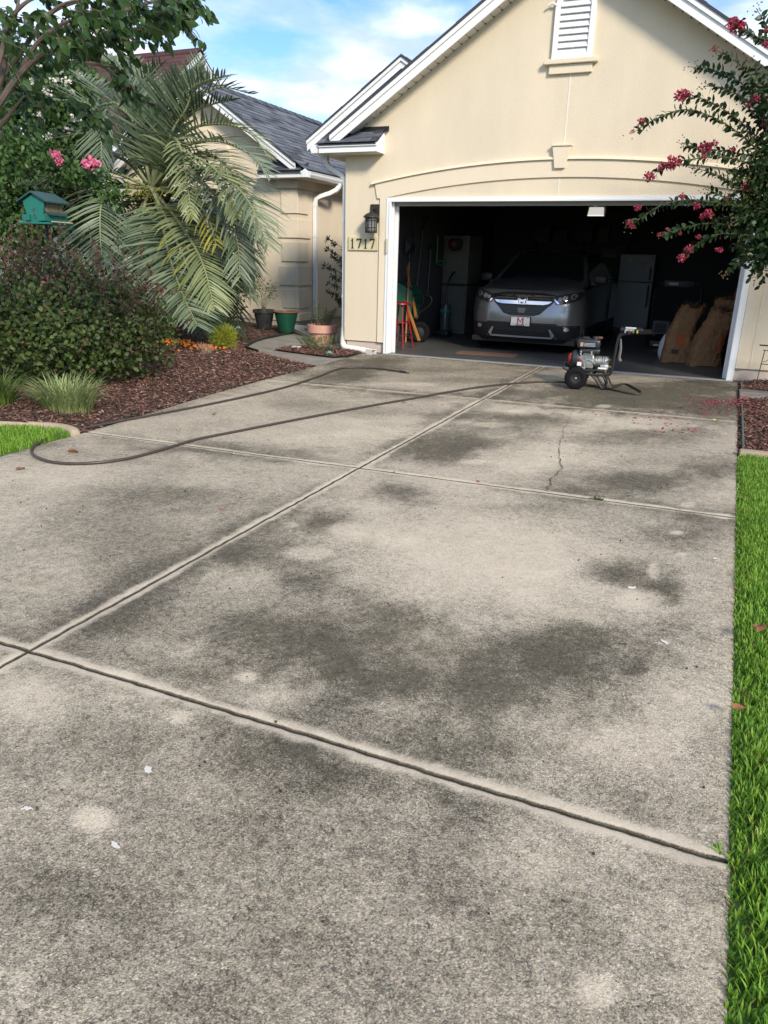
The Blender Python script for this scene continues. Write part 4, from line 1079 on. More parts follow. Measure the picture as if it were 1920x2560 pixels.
ROSE = pmat('blossom_rose', (.48, .07, .11), .6, island=.9, col2=(.26, .02, .05), trans=.25)
PINK = pmat('blossom_pink', (.80, .24, .36), .6, island=.8, col2=(.66, .13, .26), trans=.25)
CREAMF = pmat('blossom_white', (.74, .70, .62), .6, island=.6, col2=(.55, .50, .42), trans=.2)
BUDS = pmat('seed_pods', (.14, .13, .05), .7, island=1.0, col2=(.09, .05, .03))
def blossom(parent, c, r, mat, seed, n=70, name='blossom'):
    g = np.random.default_rng(seed); d = rdir(n, g) * np.array([1, 1, .8]); C = np.array(c) + d * r * g.uniform(.35, 1.0, (n, 1))
    return leaves2(name, C, rdir(n, g) + d * .6, rdir(n, g), g.uniform(.28, .5, n) * r, g.uniform(.16, .28, n) * r, mat, parent, curl=.6)
def dots(name, P, r, mat, parent=None, rnd=None):
    """small round berries joined in one part"""
    bm = bmesh.new(); bmesh.ops.create_icosphere(bm, subdivisions=1, radius=1)
    bv = np.array([v.co[:] for v in bm.verts]); bf = np.array([[v.index for v in f.verts] for f in bm.faces]); bm.free()
    P = np.asarray(P, float); n = len(P); rr = np.broadcast_to(np.asarray(r, float), (n,))
    V = (P[:, None] + bv[None] * rr[:, None, None]).reshape(-1, 3); F = (bf[None] + (np.arange(n) * len(bv))[:, None, None]).reshape(-1, 3).astype(np.int32)
    me = bpy.data.meshes.new(name); me.vertices.add(len(V)); me.vertices.foreach_set('co', V.astype(np.float32).reshape(-1))
    me.loops.add(F.size); me.loops.foreach_set('vertex_index', F.reshape(-1)); me.polygons.add(len(F)); me.polygons.foreach_set('loop_start', np.arange(len(F), dtype=np.int32) * 3)
    me.update(calc_edges=True); return mkobj(name, me, mat, parent, smooth='all')
def smooth_path(P, n=16):
    """Catmull-Rom through points"""
    P = [Vector(p) for p in P]; Q = [P[0] * 2 - P[1]] + P + [P[-1] * 2 - P[-2]]; out = []; segs = len(P) - 1; per = max(2, n // segs)
    for i in range(segs):
        a, b, c, d = Q[i:i + 4]
        for k in range(per):
            t = k / per; out.append(.5 * ((2 * b) + (c - a) * t + (2 * a - 5 * b + 4 * c - d) * t * t + (3 * b - a - 3 * c + d) * t ** 3))
    out.append(P[-1]); return out
def shell_leaves(g, n, c, rad, lo=.72, hi=1.05, zmin=None, flat=.6):
    """points spread through the outer layer of a lumpy ellipsoid with outward normals"""
    d = rdir(n * 2, g); 
    lump = 1 + .22 * (vnoise(d[:, 0] * 3 + 7, d[:, 1] * 3 + d[:, 2] * 2.3, int(g.integers(1000)), 3) - .5) * 2
    rr = g.uniform(lo, hi, n * 2) * lump
    P = np.array(c) + d * np.array(rad) * rr[:, None]
    if zmin is not None:
        k = P[:, 2] > zmin(P[:, 0], P[:, 1]); P, d = P[k], d[k]
    return P[:n], d[:n]

# ---- the pindo palm
palm = thing('pindo_palm', 'large pindo palm with arching grey green fronds in the mulch bed', 'palm tree', (-8.6, 10.25, .15))
PALMT = pmat('palm_trunk', (.10, .075, .055), .95, var=(12, .8), col2=(.04, .03, .022), bump=(25, .8, .04))
FROND = pmat('frond_grey_green', (.22, .27, .165), .42, island=1.0, col2=(.085, .13, .072), trans=.22, spec=.4)
FRONDD = pmat('frond_dark_green', (.085, .13, .060), .45, island=1.0, col2=(.035, .065, .03), trans=.2, spec=.4)
FRONDL = pmat('frond_pale_green', (.30, .335, .165), .45, island=1.0, col2=(.15, .195, .085), trans=.25, spec=.4)
FRONDY = pmat('frond_yellow', (.40, .35, .045), .5, island=.9, col2=(.20, .22, .05), trans=.3)
FRONDB = pmat('frond_brown', (.17, .11, .06), .8, island=.9, col2=(.09, .06, .035))
RACH = pmat('rachis', (.20, .22, .10), .6); RACHD = pmat('rachis_dark', (.07, .05, .03), .8)
pc = at(378, 470, 10.2)
tr = MB(); tpts = [(-8.62, 10.3, .05), (-8.63, 10.28, .6), (pc.x, 10.25, 1.3), (pc.x, 10.22, pc.z - .25), (pc.x, 10.2, pc.z + .1)]
tr.tube(tpts, [.24, .20, .19, .2, .12], 14); tro = tr.build('trunk', PALMT, palm, smooth=True)
g = random.Random(2)
for k in range(46):
    a = k * 2.4; z = .25 + k / 46 * (pc.z - .25); r0 = .18
    b = Vector((pc.x * (z / pc.z) + -8.62 * (1 - z / pc.z) + math.cos(a) * r0, 10.25 + math.sin(a) * r0, z)); o = Vector((math.cos(a), math.sin(a), 1.1)).normalized()
    MB().tube([b, b + o * .10, b + o * .20], [.05, .04, .022], 6).build('leaf_stub', RACHD, tro)
def frond(pts, y0, y1, ll, mat, seed, npair=46, droop=.9, updir=.25, start=.16, rm=RACH, wid=.0150, tipk=.45):
    r = np.random.default_rng(seed)
    P = []
    m = len(pts)
    for i, (px, py) in enumerate(pts): P.append(at(px, py, y0 + (y1 - y0) * i / (m - 1)))
    path = smooth_path(P, 24); k = len(path)
    fo = MB().tube(path, [.026 * (1 - .85 * i / (k - 1)) + .003 for i in range(k)], 6).build('frond', [rm], palm, smooth=True)
    A = np.array([p[:] for p in path]); seg = np.r_[0, np.cumsum(np.linalg.norm(np.diff(A, axis=0), axis=1))]; tot = seg[-1]
    s = np.linspace(start, 1.0, npair) * tot; C = np.stack([np.interp(s, seg, A[:, j]) for j in range(3)], -1)
    T = unit(np.stack([np.interp(np.minimum(s + .02, tot), seg, A[:, j]) - np.interp(np.maximum(s - .02, 0), seg, A[:, j]) for j in range(3)], -1))
    up = np.array([0, 0, 1.0]); S = np.cross(T, up); S = unit(S + 1e-6); U = np.cross(S, T)
    VV = []
    u_ = np.linspace(0, 1, npair)
    prof = np.sin(np.pi * np.clip(.16 + .84 * u_, 0, 1) ** .8) * (1 - tipk * 0) ** 1 * .75 + .28
    for sd in (-1, 1):
        L = ll * prof * r.uniform(.88, 1.1, npair)
        D = unit(T * (.30 + .75 * u_[:, None]) + S * sd * 1.0 + U * updir * 1.3 + r.normal(0, .07, (npair, 3)))
        rows = 6; V = np.empty((npair, rows, 2, 3)); W = wid * r.uniform(.85, 1.2, npair)
        sw = unit(np.cross(D, U + r.normal(0, .25, (npair, 3))))
        for i in range(rows):
            t = i / (rows - 1)
            q = C + D * (L * t)[:, None]; q[:, 2] -= droop * L * .22 * t ** 2.0 * r.uniform(.8, 1.2, npair)
            w = W * (.55, 1, 1, .85, .55, .06)[i]
            V[:, i, 0] = q - sw * w[:, None]; V[:, i, 1] = q + sw * w[:, None]
        VV.append(V)
    strips_obj('leaflets', np.concatenate(VV), mat, fo)
    return fo
c0 = (378, 470)
FR = [
    ([c0, (402, 540), (418, 620), (450, 720), (492, 812)], 10.1, 8.9, .78, FROND, 58, .9),
    ([c0, (415, 600), (435, 700), (450, 800)], 10.1, 9.2, .62, FROND, 50, 1.0),
    ([c0, (300, 462), (260, 488), (250, 560), (258, 690)], 10.1, 9.2, .60, FROND, 46, .9),
    ([c0, (345, 330), (305, 268), (270, 262), (256, 320), (252, 420)], 10.1, 9.5, .68, FROND, 46, .8),
    ([c0, (398, 330), (424, 245), (450, 190)], 10.2, 9.9, .66, FROND, 44, .12),
    ([c0, (330, 310), (270, 240), (190, 185)], 10.4, 10.9, .62, FROND, 40, .2),
    ([c0, (430, 330), (490, 275), (575, 250)], 10.3, 10.4, .55, FRONDD, 40, .25),
    ([c0, (445, 375), (530, 352), (620, 382), (672, 440)], 10.1, 9.8, .58, FROND, 46, .6),
    ([c0, (410, 385), (430, 345), (452, 372), (470, 470), (478, 540)], 9.9, 9.3, .42, FRONDL, 40, 1.1),
    ([c0, (480, 425), (560, 445), (622, 505), (668, 610)], 10.0, 9.5, .72, FROND, 50, .85),
    ([c0, (500, 478), (575, 540), (612, 640), (628, 740)], 10.2, 10.2, .58, FROND, 46, .9),
    ([c0, (480, 500), (540, 580), (562, 690), (566, 800)], 10.4, 10.5, .55, FRONDD, 44, .9),
    ([c0, (475, 495), (520, 545), (540, 610)], 9.9, 9.55, .55, FRONDY, 20, 1.5),
    ([c0, (260, 425), (150, 432), (60, 470)], 10.0, 9.4, .58, FRONDD, 44, .4),
    ([c0, (260, 470), (170, 492), (80, 560)], 10.0, 9.5, .58, FRONDD, 44, .4),
    ([c0, (300, 370), (225, 335), (140, 345)], 10.1, 9.6, .6, FROND, 44, .4),
    ([c0, (335, 560), (305, 650), (288, 750), (300, 830)], 10.1, 9.6, .55, FRONDD, 42, .9),
    ([c0, (450, 560), (505, 655), (536, 770)], 9.9, 9.3, .66, FRONDL, 46, .9),
    ([c0, (450, 290), (540, 220), (630, 235)], 10.7, 11.5, .55, FRONDD, 38, .3),
    ([c0, (378, 285), (350, 190), (330, 150)], 10.8, 11.3, .60, FROND, 36, .1),
    ([c0, (530, 450), (600, 560), (640, 690)], 10.8, 11.3, .6, FRONDD, 44, .9),
    ([c0, (470, 390), (550, 400), (600, 470), (612, 560)], 10.2, 10.0, .6, FRONDL, 44, .9),
    ([c0, (420, 560), (470, 660), (500, 740), (510, 830)], 10.3, 10.1, .6, FRONDD, 44, 1.0),
    ([c0, (320, 540), (260, 600), (225, 700)], 10.5, 10.3, .5, FRONDD, 40, .9),
    ([c0, (410, 340), (470, 250), (510, 180)], 10.5, 10.8, .58, FRONDL, 40, .12),
    ([c0, (350, 310), (345, 230), (400, 160)], 10.5, 10.6, .5, FRONDD, 34, .15),
]
FR += [
    ([c0, (300, 330), (240, 270), (170, 250), (110, 270)], 10.3, 9.9, .62, FROND, 44, .5), ([c0, (310, 400), (230, 385), (160, 410), (110, 470)], 10.2, 9.8, .6, FROND, 46, .7),
    ([c0, (350, 290), (320, 200), (270, 150)], 10.3, 10.2, .62, FROND, 42, .15), ([c0, (420, 310), (480, 220), (560, 190)], 10.2, 10.0, .6, FROND, 42, .2),
    ([c0, (450, 340), (540, 310), (620, 330), (670, 390)], 10.4, 10.5, .6, FRONDL, 46, .5), ([c0, (470, 440), (540, 490), (590, 590), (600, 690)], 10.0, 9.7, .66, FROND, 48, .9),
    ([c0, (440, 400), (500, 400), (560, 450), (590, 540)], 9.9, 9.5, .62, FRONDL, 46, .8), ([c0, (360, 520), (350, 600), (345, 700), (350, 790)], 10.0, 9.5, .6, FROND, 46, .9),
    ([c0, (300, 520), (230, 560), (180, 640)], 10.3, 10.0, .55, FRONDD, 42, .9), ([c0, (390, 600), (400, 700), (405, 810)], 10.4, 10.2, .55, FRONDD, 42, 1.0),
]
FR += [([c0, (440, 520), (500, 610), (530, 720), (535, 830)], 10.7, 10.7, .55, FRONDD, 44, .9), ([c0, (500, 500), (560, 600), (590, 720), (596, 830)], 10.7, 10.8, .55, FRONDD, 46, .9), ([c0, (350, 560), (330, 680), (325, 800)], 10.6, 10.5, .55, FRONDD, 44, .9),  # dark fronds added behind; the shadow under the crown is in their colour
    ([c0, (400, 560), (420, 690), (430, 810)], 10.7, 10.6, .55, FRONDD, 44, .9), ([c0, (460, 500), (530, 530), (575, 620), (590, 730)], 10.9, 11.0, .6, FRONDD, 44, .9), ([c0, (540, 430), (620, 520), (650, 640)], 10.5, 10.6, .6, FROND, 44, .9), ([c0, (300, 520), (250, 620), (235, 720)], 10.6, 10.5, .55, FRONDD, 42, .9),
    ([c0, (430, 330), (470, 260), (500, 150)], 10.2, 10.1, .55, FROND, 40, .1), ([c0, (360, 300), (300, 190), (250, 130)], 10.4, 10.5, .55, FROND, 40, .1)]
for i, (pts, a, b, ll, m, n_, dr) in enumerate(FR): frond(pts, a, b, ll * 1.2, m, 100 + i, int(n_ * .90), dr)
frond([(330, 700), (318, 745), (340, 785), (386, 850)], 9.75, 9.5, .62, FRONDL, 150, 26, 1.6, rm=FRONDB)
frond([c0, (440, 600), (480, 700), (500, 790)], 9.7, 9.2, .55, FRONDY, 151, 9, 1.2)
gg = np.random.default_rng(5)
fc = np.array(at(365, 482, 9.95)); dots('fruit_cluster', fc + gg.normal(0, 1, (170, 3)) * np.array([.16, .10, .085]), .016, pmat('unripe_fruit', (.22, .22, .03), .5, island=.8, col2=(.12, .13, .02)), palm)['kind'] = 'stuff'
fc = np.array(at(300, 585, 9.9)); dots('fruit_stalk', fc + gg.normal(0, 1, (150, 3)) * np.array([.15, .1, .10]) + gg.normal(0, 1, (150, 1)) * np.array([.12, 0, .10]), .012, pmat('ripe_fruit', (.36, .085, .012), .5, island=.8, col2=(.20, .05, .01)), palm)['kind'] = 'stuff'
# fallen fruit on the mulch
n = 560; u = gg.random(n)
fx = np.where(u < .62, gg.normal(-8.05, .35, n), gg.uniform(-8.75, -6.75, n)); fy = np.where(u < .62, gg.normal(9.45, .16, n), gg.normal(9.22, .13, n) + .10 * (gg.random(n) - .5))
fy = np.where(u > .8, fy - .0 + (fx + 8) * .05, fy)
tag(dots('fallen_fruit', np.stack([fx, fy, bed_z(fx, fy) + .034 + np.where(u < .3, gg.uniform(0, .03, n), 0)], -1), gg.uniform(.014, .020, n), pmat('orange_fruit', (.78, .25, .018), .4, island=.9, col2=(.60, .10, .008))), 'orange palm fruit fallen on the mulch under the palm', None, None, 'stuff')

# ---- right crape myrtle: arching shoots with paired leaves, rose blossoms
crape = thing('crape_myrtle', 'crape myrtle with rose red blossoms leaning in from the right edge', 'tree', (1.55, 9.35, .2))
tk = Vector((1.55, 9.35, .1))
mb = MB()
for dx, dy, hh in ((-.1, 0, 1.0), (.12, .1, .9), (.02, -.14, .95)):
    mb.tube(smooth_path([tk + Vector((dx, dy, 0)), tk + Vector((dx * 2.2 - .02, dy * 2, 1.0)), tk + Vector((dx * 3.5 - .1, dy * 3, 2.2)), tk + Vector((dx * 5 - .35, dy * 4, 3.6))], 12), [.055 - .0028 * i for i in range(13)], 8)
mb.build('trunk', BARK, crape, smooth=True)
SH = [  # photo path tip -> base, depth, blossoms (px, py, radius px)
    ([(1577, 335), (1650, 292), (1720, 274), (1800, 302), (1870, 352), (1935, 410)], 9.1, [(1603, 302, 14), (1582, 328, 8)]),
    ([(1700, 244), (1760, 248), (1830, 288), (1890, 340), (1935, 380)], 9.3, [(1703, 240, 22), (1720, 234, 14)]),
    ([(1722, 167), (1780, 174), (1850, 206), (1900, 262), (1935, 310)], 9.2, []),
    ([(1757, 215), (1800, 220), (1860, 246), (1905, 292), (1935, 330)], 9.4, []),
    ([(1785, 124), (1830, 146), (1880, 192), (1935, 240)], 9.1, [(1786, 122, 9)]),
    ([(1836, 62), (1880, 86), (1935, 104)], 9.0, [(1838, 62, 26), (1852, 64, 14), (1915, 110, 12), (1918, 75, 10)]),
    ([(1622, 442), (1660, 418), (1690, 405), (1730, 398), (1800, 392), (1870, 408), (1935, 440)], 9.0, [(1625, 442, 19), (1683, 406, 24), (1655, 415, 15), (1760, 392, 10)]),
    ([(1697, 357), (1750, 370), (1800, 376), (1870, 388), (1935, 400)], 9.3, [(1764, 370, 22), (1786, 358, 13), (1830, 374, 9)]),
    ([(1720, 418), (1780, 432), (1840, 462), (1890, 500), (1935, 520)], 9.2, [(1862, 468, 17)]),
    ([(1565, 572), (1600, 546), (1655, 512), (1720, 500), (1800, 508), (1880, 520), (1935, 530)], 9.0, [(1574, 556, 12), (1594, 520, 13), (1742, 515, 14), (1706, 490, 12), (1580, 568, 9), (1770, 533, 17), (1758, 540, 12)]),
    ([(1644, 592), (1700, 572), (1770, 558), (1850, 566), (1935, 575)], 9.15, [(1648, 588, 9), (1668, 572, 7), (1700, 585, 8), (1746, 592, 9)]),
    ([(1702, 650), (1740, 612), (1800, 585), (1880, 590), (1935, 600)], 9.0, [(1706, 645, 17), (1722, 624, 15), (1798, 624, 13)]),
    ([(1805, 692), (1830, 672), (1862, 640), (1900, 605), (1935, 590)], 9.1, []),
    ([(1825, 560), (1870, 540), (1935, 535)], 9.0, []), ([(1760, 470), (1830, 500), (1900, 505), (1935, 510)], 9.2, [(1818, 496, 12)]),
    ([(1890, 20), (1915, 60), (1940, 110)], 9.2, []), ([(1870, 150), (1905, 200), (1940, 270)], 9.0, [(1890, 245, 13), (1870, 262, 8)]),
    ([(1830, 420), (1880, 450), (1940, 480)], 9.35, [(1880, 350, 10)]), ([(1850, 310), (1900, 360), (1940, 420)], 9.3, [(1908, 312, 9)]),
    ([(1840, 530), (1890, 560), (1940, 580)], 9.3, []), ([(1860, 620), (1900, 630), (1940, 610)], 9.2, []), ([(1785, 545), (1850, 545), (1940, 550)], 9.4, []),
    ([(1880, 690), (1905, 650), (1940, 620)], 9.1, []), ([(1850, 250), (1890, 290), (1940, 350)], 9.45, []),
]
LC, LD, LN = [], [], []; bud = []
g = np.random.default_rng(8)
hub = [Vector((.75, 9.3, 3.3)), Vector((.8, 9.3, 2.6)), Vector((.85, 9.25, 2.0)), Vector((.8, 9.3, 1.7))]
for si, (pts, Y, bl) in enumerate(SH):
    P = [at(px, py, Y + .25 * i / len(pts)) for i, (px, py) in enumerate(pts)]
    e = P[-1]; P.append(Vector((.95 + .2 * g.random(), 9.35, e.z - .25)))
    path = smooth_path(P, 44); k = len(path)
    br = MB().tube(path, [.0028 + .009 * (i / k) ** 1.3 for i in range(k)], 5).build('branch', STEM, crape, smooth=True)
    A = np.array([p[:] for p in path]); seg = np.r_[0, np.cumsum(np.linalg.norm(np.diff(A, axis=0), axis=1))]; tot = seg[-1]
    s = np.arange(.10, tot - .1, .024); C = np.stack([np.interp(s, seg, A[:, j]) for j in range(3)], -1)
    T = unit(np.stack([np.interp(s + .01, seg, A[:, j]) - np.interp(s - .01, seg, A[:, j]) for j in range(3)], -1))
    up = np.array([0, 0, 1.]); S = unit(np.cross(T, up)); U = np.cross(S, T)
    alt = np.arange(len(s)) % 2
    for sd in (-1, 1):
        sv = np.where(alt[:, None] == 0, S * .55 + U * sd * .9, S * sd * .9 + U * .1)
        sv = np.where((alt[:, None] == 0), S * g.normal(0, .5, (len(s), 1)) + U * sd, sv)
        LC.append(C); LD.append(sv - T * .45 + g.normal(0, .18, (len(s), 3)) + np.array([0, 0, -.15])); LN.append(U + g.normal(0, .5, (len(s), 3)))
    tp = A[0]
    bud.append(tp + g.normal(0, .03, (16, 3)) + (A[min(3, k - 1)] - tp) * g.random((16, 1)))
    for j, (bx, by, rp) in enumerate(bl):
        blossom(crape, np.array(at(bx, by, Y - .02)), rp / 1850 * 9.9 * .56, ROSE, 300 + si * 10 + j, n=int(34 + rp * 2))
LC, LD, LN = map(np.concatenate, (LC, LD, LN)); n = len(LC)
leaves('crown', LC, LD, LN, g.uniform(.058, .084, n), g.uniform(.018, .025, n), LEAF_DK, crape)
# the fuller part of the crown at the edge of the view and past it
cc = []; dd = []
for c, rad, nn in (((.55, 9.3, 2.15), (.5, .5, .75), 1100), ((.9, 9.4, 3.1), (.7, .7, .9), 1700), ((1.9, 9.4, 2.9), (1.0, 1.0, 1.2), 2200), ((.45, 9.3, 1.75), (.38, .4, .32), 900), ((.22, 9.35, 2.1), (.28, .3, .40), 400), ((.30, 9.35, 2.75), (.28, .3, .45), 300), ((.2, 9.3, 2.42), (.36, .3, .16), 260), ((.3, 9.3, 3.3), (.25, .3, .5), 450)):
    p, d = shell_leaves(g, nn, c, rad, .25, 1.05); cc.append(p); dd.append(d)
cc, dd = np.concatenate(cc), np.concatenate(dd); n = len(cc)
leaves2('crown', cc, dd + g.normal(0, .7, (n, 3)), rdir(n, g), g.uniform(.055, .08, n), g.uniform(.017, .024, n), LEAF_DK, crape)
oc, od = shell_leaves(g, 420, (.1, 9.15, 2.3), (.40, .3, .55), .2, 1.0)
leaves2('crown', oc, od + g.normal(0, .8, (420, 3)), rdir(420, g), g.uniform(.03, .05, 420), g.uniform(.008, .012, 420), LEAF_YG, crape)
dots('seed_pods', np.concatenate(bud), .0075, BUDS, crape)['kind'] = 'stuff'

# ---- overhead crape myrtle at the upper left
otree = thing('tree', 'leafy tree overhanging the upper left corner, grey branches and drooping dark leaves', 'tree', (-6.9, 4.75, 0))
mb = MB(); b0 = Vector((-6.9, 4.75, -.05))
for dx, dy in ((0, 0), (.18, .12), (-.15, .1)):
    mb.tube(smooth_path([b0 + Vector((dx, dy, 0)), b0 + Vector((dx * 1.6 + .05, dy, .8)), b0 + Vector((dx * 2 + .25, dy, 1.6)), b0 + Vector((dx * 3 + .55, dy, 2.2))], 10), [.075, .07, .066, .062, .06, .056, .052, .05, .047, .044][:10], 8)
mb.build('trunk', BARK, otree, smooth=True)
YT = 4.7
OB = [[(-60, 330), (0, 208), (18, 120), (39, 39), (50, -20)], [(-60, 330), (0, 205), (45, 142), (105, 57), (150, 20), (230, -5)], [(-60, 340), (0, 253), (45, 187), (100, 100), (180, 50), (300, 30)],
      [(-60, 350), (0, 258), (54, 181), (112, 132), (200, 110), (280, 90)], [(112, 132), (160, 140), (205, 150)], [(100, 100), (190, 60), (300, 55), (400, 30), (462, 30)], [(-60, 300), (0, 150), (20, 60), (60, 10), (100, -10)],
      [(211, 157), (256, 166), (316, 211), (345, 235)], [(180, 130), (215, 150)], [(-60, 420), (-10, 330), (20, 290), (60, 240)], [(100, 57), (160, 10), (260, -10)], [(300, 30), (380, 5), (470, -5)]]
lc, ld = [], []
g = np.random.default_rng(12)
for i, pts in enumerate(OB):
    P = [at(px, py, YT + .25 * math.sin(i * 1.7) + .05 * j) for j, (px, py) in enumerate(pts)]
    path = smooth_path(P, 20); k = len(path); r0 = .024 if pts[0][0] < 0 else .012
    MB().tube(path, [r0 * (1 - .8 * q / k) + .002 for q in range(k)], 6).build('branch', BARK, otree, smooth=True)
    if pts[0][0] < -20: MB().tube([P[0], Vector((-6.35, 4.8, 2.0))], [r0, .05], 6).build('branch', BARK, otree, smooth=True)
def twig(px, py, Y, n, drop, sx=1.0):
    c = np.array(at(px, py, Y)); d0 = unit(np.array([sx * g.uniform(.2, 1), g.uniform(-.6, .6), g.uniform(-.6, .15)])); L = g.uniform(.12, .26)
    MB().tube([c, c + d0 * L * .6, c + d0 * L + np.array([0, 0, -.03])], [.004, .003, .0015], 4).build('twig', STEM, otree)
    t = g.random(n); lc.append(c + d0 * L * t[:, None] + g.normal(0, .012, (n, 3)))
    ld.append(unit(g.normal(0, .55, (n, 3)) + d0 * .5) + np.array([0, 0, -drop]))
for _ in range(104):
    px = g.uniform(70, 455); top = -40; bot = np.interp(px, [60, 130, 200, 250, 310, 340, 400, 455, 480], [120, 125, 135, 110, 105, 70, 55, 45, 20])
    py = top + (bot - top) * g.random() ** .8
    twig(px, py, YT + g.uniform(-.45, .55), int(g.integers(7, 12)), .75)
for px, py in ((300, 105), (292, 120), (270, 95), (330, 70), (445, 40), (455, 55), (430, 50), (400, 55), (380, 60), (470, 12), (350, 75), (240, 120), (225, 105), (462, 25), (130, 130), (160, 135), (200, 130)): twig(px, py, YT + g.uniform(-.2, .3), 8, 1.3)
for k in range(13): twig(250 + k * 8, 163 + k * 7, YT, 6, .6)
for k in range(12): twig(170 + k * 6, 255 + k * 5, YT + .1, 6, .6)
for _ in range(24): twig(g.uniform(-40, 60), g.uniform(10, 130), YT + g.uniform(-.4, .5), 5, .5)
for _ in range(40): twig(g.uniform(-30, 110), g.uniform(130, 330), YT + g.uniform(.3, .9), 7, .6)
for _ in range(40): twig(g.uniform(-260, 20), g.uniform(-260, 200), YT + g.uniform(-1.0, .6), 8, .6)
for _ in range(40): twig(g.uniform(0, 460), g.uniform(-260, -40), YT + g.uniform(-.8, .6), 8, .6)
lc, ld = np.concatenate(lc), np.concatenate(ld); n = len(lc)
leaves('crown', lc, ld, rdir(n, g) + np.array([0, -.3, .8]), g.uniform(.060, .092, n), g.uniform(.018, .026, n), LEAF_TR, otree, curl=.35)

# ---- white blooming shrub behind, pink blossoms in front of it
wtree = thing('flowering_shrub', 'tall green shrub with small white blossoms left of the palm', 'shrub', (-12.3, 12.1, .2))
g = np.random.default_rng(14)
MB().tube(smooth_path([(-12.3, 12.1, .1), (-12.2, 12.1, 1.2), (-12.1, 12.0, 2.4)], 8), .05, 7).tube(smooth_path([(-12.5, 12.2, .1), (-12.9, 12.1, 1.2), (-13.0, 12.0, 2.6)], 8), .045, 7).build('trunk', BARK, wtree, smooth=True)
cc, dd = [], []
for c, rad, nn in ((at(60, 300, 11.4), (1.0, .7, .8), 3000), (at(170, 250, 11.9), (.9, .7, .8), 2600), (at(60, 430, 11.3), (.95, .6, .55), 2400), (at(190, 360, 11.7), (.7, .5, .7), 1800), (at(20, 200, 12.0), (1.2, .8, .7), 1800), (at(-120, 380, 11.4), (1.0, .8, 1.3), 2200), (at(150, 480, 12.2), (.9, .5, .6), 1500), (at(60, 560, 11.4), (1.0, .5, .7), 2000), (at(230, 560, 12.2), (.8, .5, .7), 1500)):
    p, d = shell_leaves(g, nn, c[:], rad, .35, 1.05); cc.append(p); dd.append(d)
cc, dd = np.concatenate(cc), np.concatenate(dd); n = len(cc)
leaves2('crown', cc, dd * .5 + g.normal(0, .7, (n, 3)) + np.array([0, 0, -.3]), rdir(n, g) + dd, g.uniform(.08, .125, n), g.uniform(.025, .036, n), LEAF_MD, wtree)
for j, (px, py) in enumerate(((82, 203), (140, 200), (162, 201), (200, 190), (150, 172), (98, 290), (52, 240), (168, 325), (190, 298), (30, 178), (120, 340), (88, 166), (215, 275), (100, 175), (60, 330), (180, 230), (118, 230))):
    blossom(wtree, np.array(at(px, py, 10.6)), .06 + .02 * (j % 3), CREAMF, 500 + j, 30)
pk_ = thing('pink_crape_myrtle', 'green branches with two pink blossom heads above the bird feeder', 'shrub', (-8.9, 8.3, .15))
mb = MB()
for pts in ([(120, 560), (90, 470), (60, 410), (20, 380)], [(120, 560), (130, 470), (140, 420), (145, 395)], [(120, 560), (170, 470), (205, 430), (230, 412)], [(120, 560), (210, 480), (250, 455), (280, 470)], [(120, 640), (120, 560)]):
    mb.tube(smooth_path([at(px, py, 8.2) for px, py in pts], 10), .005, 5)
bs = at(120, 640, 8.2); mb.tube([bs, (bs.x, 8.25, .1)], [.012, .025], 6)
mb.build('trunk', BARKD, pk_, smooth=True)
cc = []
for px, py, s, nn in ((30, 390, .30, 190), (70, 370, .25, 170), (100, 400, .22, 150), (150, 420, .22, 160), (190, 430, .2, 140), (230, 440, .18, 120), (260, 470, .2, 110), (290, 490, .15, 70), (20, 430, .28, 150), (60, 340, .25, 140)):
    cc.append(np.array(at(px, py, 8.2)) + g.normal(0, 1, (nn, 3)) * s * np.array([.55, .5, .42]))
cc = np.concatenate(cc); n = len(cc)
leaves('crown', cc, g.normal(0, .7, (n, 3)) + np.array([0, -.2, -.5]), rdir(n, g) + np.array([0, -.3, .8]), g.uniform(.06, .085, n), g.uniform(.018, .026, n), LEAF_MD, pk_)
for j, (px, py, rp) in enumerate(((136, 385, 13), (142, 396, 13), (147, 404, 10), (228, 409, 17), (218, 408, 13), (238, 408, 12))): blossom(pk_, np.array(at(px, py, 8.0)), rp / 1850 * 10.3, PINK, 600 + j, 60)

# ---- loropetalum in front of the feeder
loro = thing('loropetalum_shrub', 'large dense shrub of dark green and purple leaves at the left edge', 'shrub', (-7.0, 6.75, .05))
LORO = pmat('leaf_loropetalum', (.105, .15, .040), .45, island=1.0, col2=(.030, .048, .018), trans=.18, spec=.25)
LOROR = pmat('leaf_loropetalum_red', (.20, .075, .062), .5, island=1.0, col2=(.095, .06, .03), trans=.25)
g = np.random.default_rng(21)
LCEN = [((-7.05, 6.75, .72), (1.02, .95, .72), 5200), ((-7.6, 6.7, .95), (.8, .8, .68), 3000), ((-6.55, 7.0, .62), (.72, .7, .60), 2800), ((-6.75, 6.3, .5), (.75, .6, .48), 2600), ((-7.9, 6.2, .6), (.8, .7, .6), 1800)]
zmin = lambda x, y: gz(x, y) + .02
cc, dd = [], []
for c, rad, nn in LCEN:
    p, d = shell_leaves(g, nn, c, rad, .62, 1.06, zmin); cc.append(p); dd.append(d)
cc, dd = np.concatenate(cc), np.concatenate(dd); n = len(cc)
keep = in_poly([(-6.03, 5.2), (-5.75, 6.5), (-5.65, 8.2), (-10, 8.4), (-10, 5.2)], cc[:, 0], cc[:, 1]); cc, dd = cc[keep], dd[keep]; n = len(cc)
top = sstep(.95, 1.5, cc[:, 2]) * .5 + .05; red = g.random(n) < top
D = dd * .55 + g.normal(0, .6, (n, 3)) + np.array([0, 0, .15]); NN = dd + g.normal(0, .45, (n, 3))
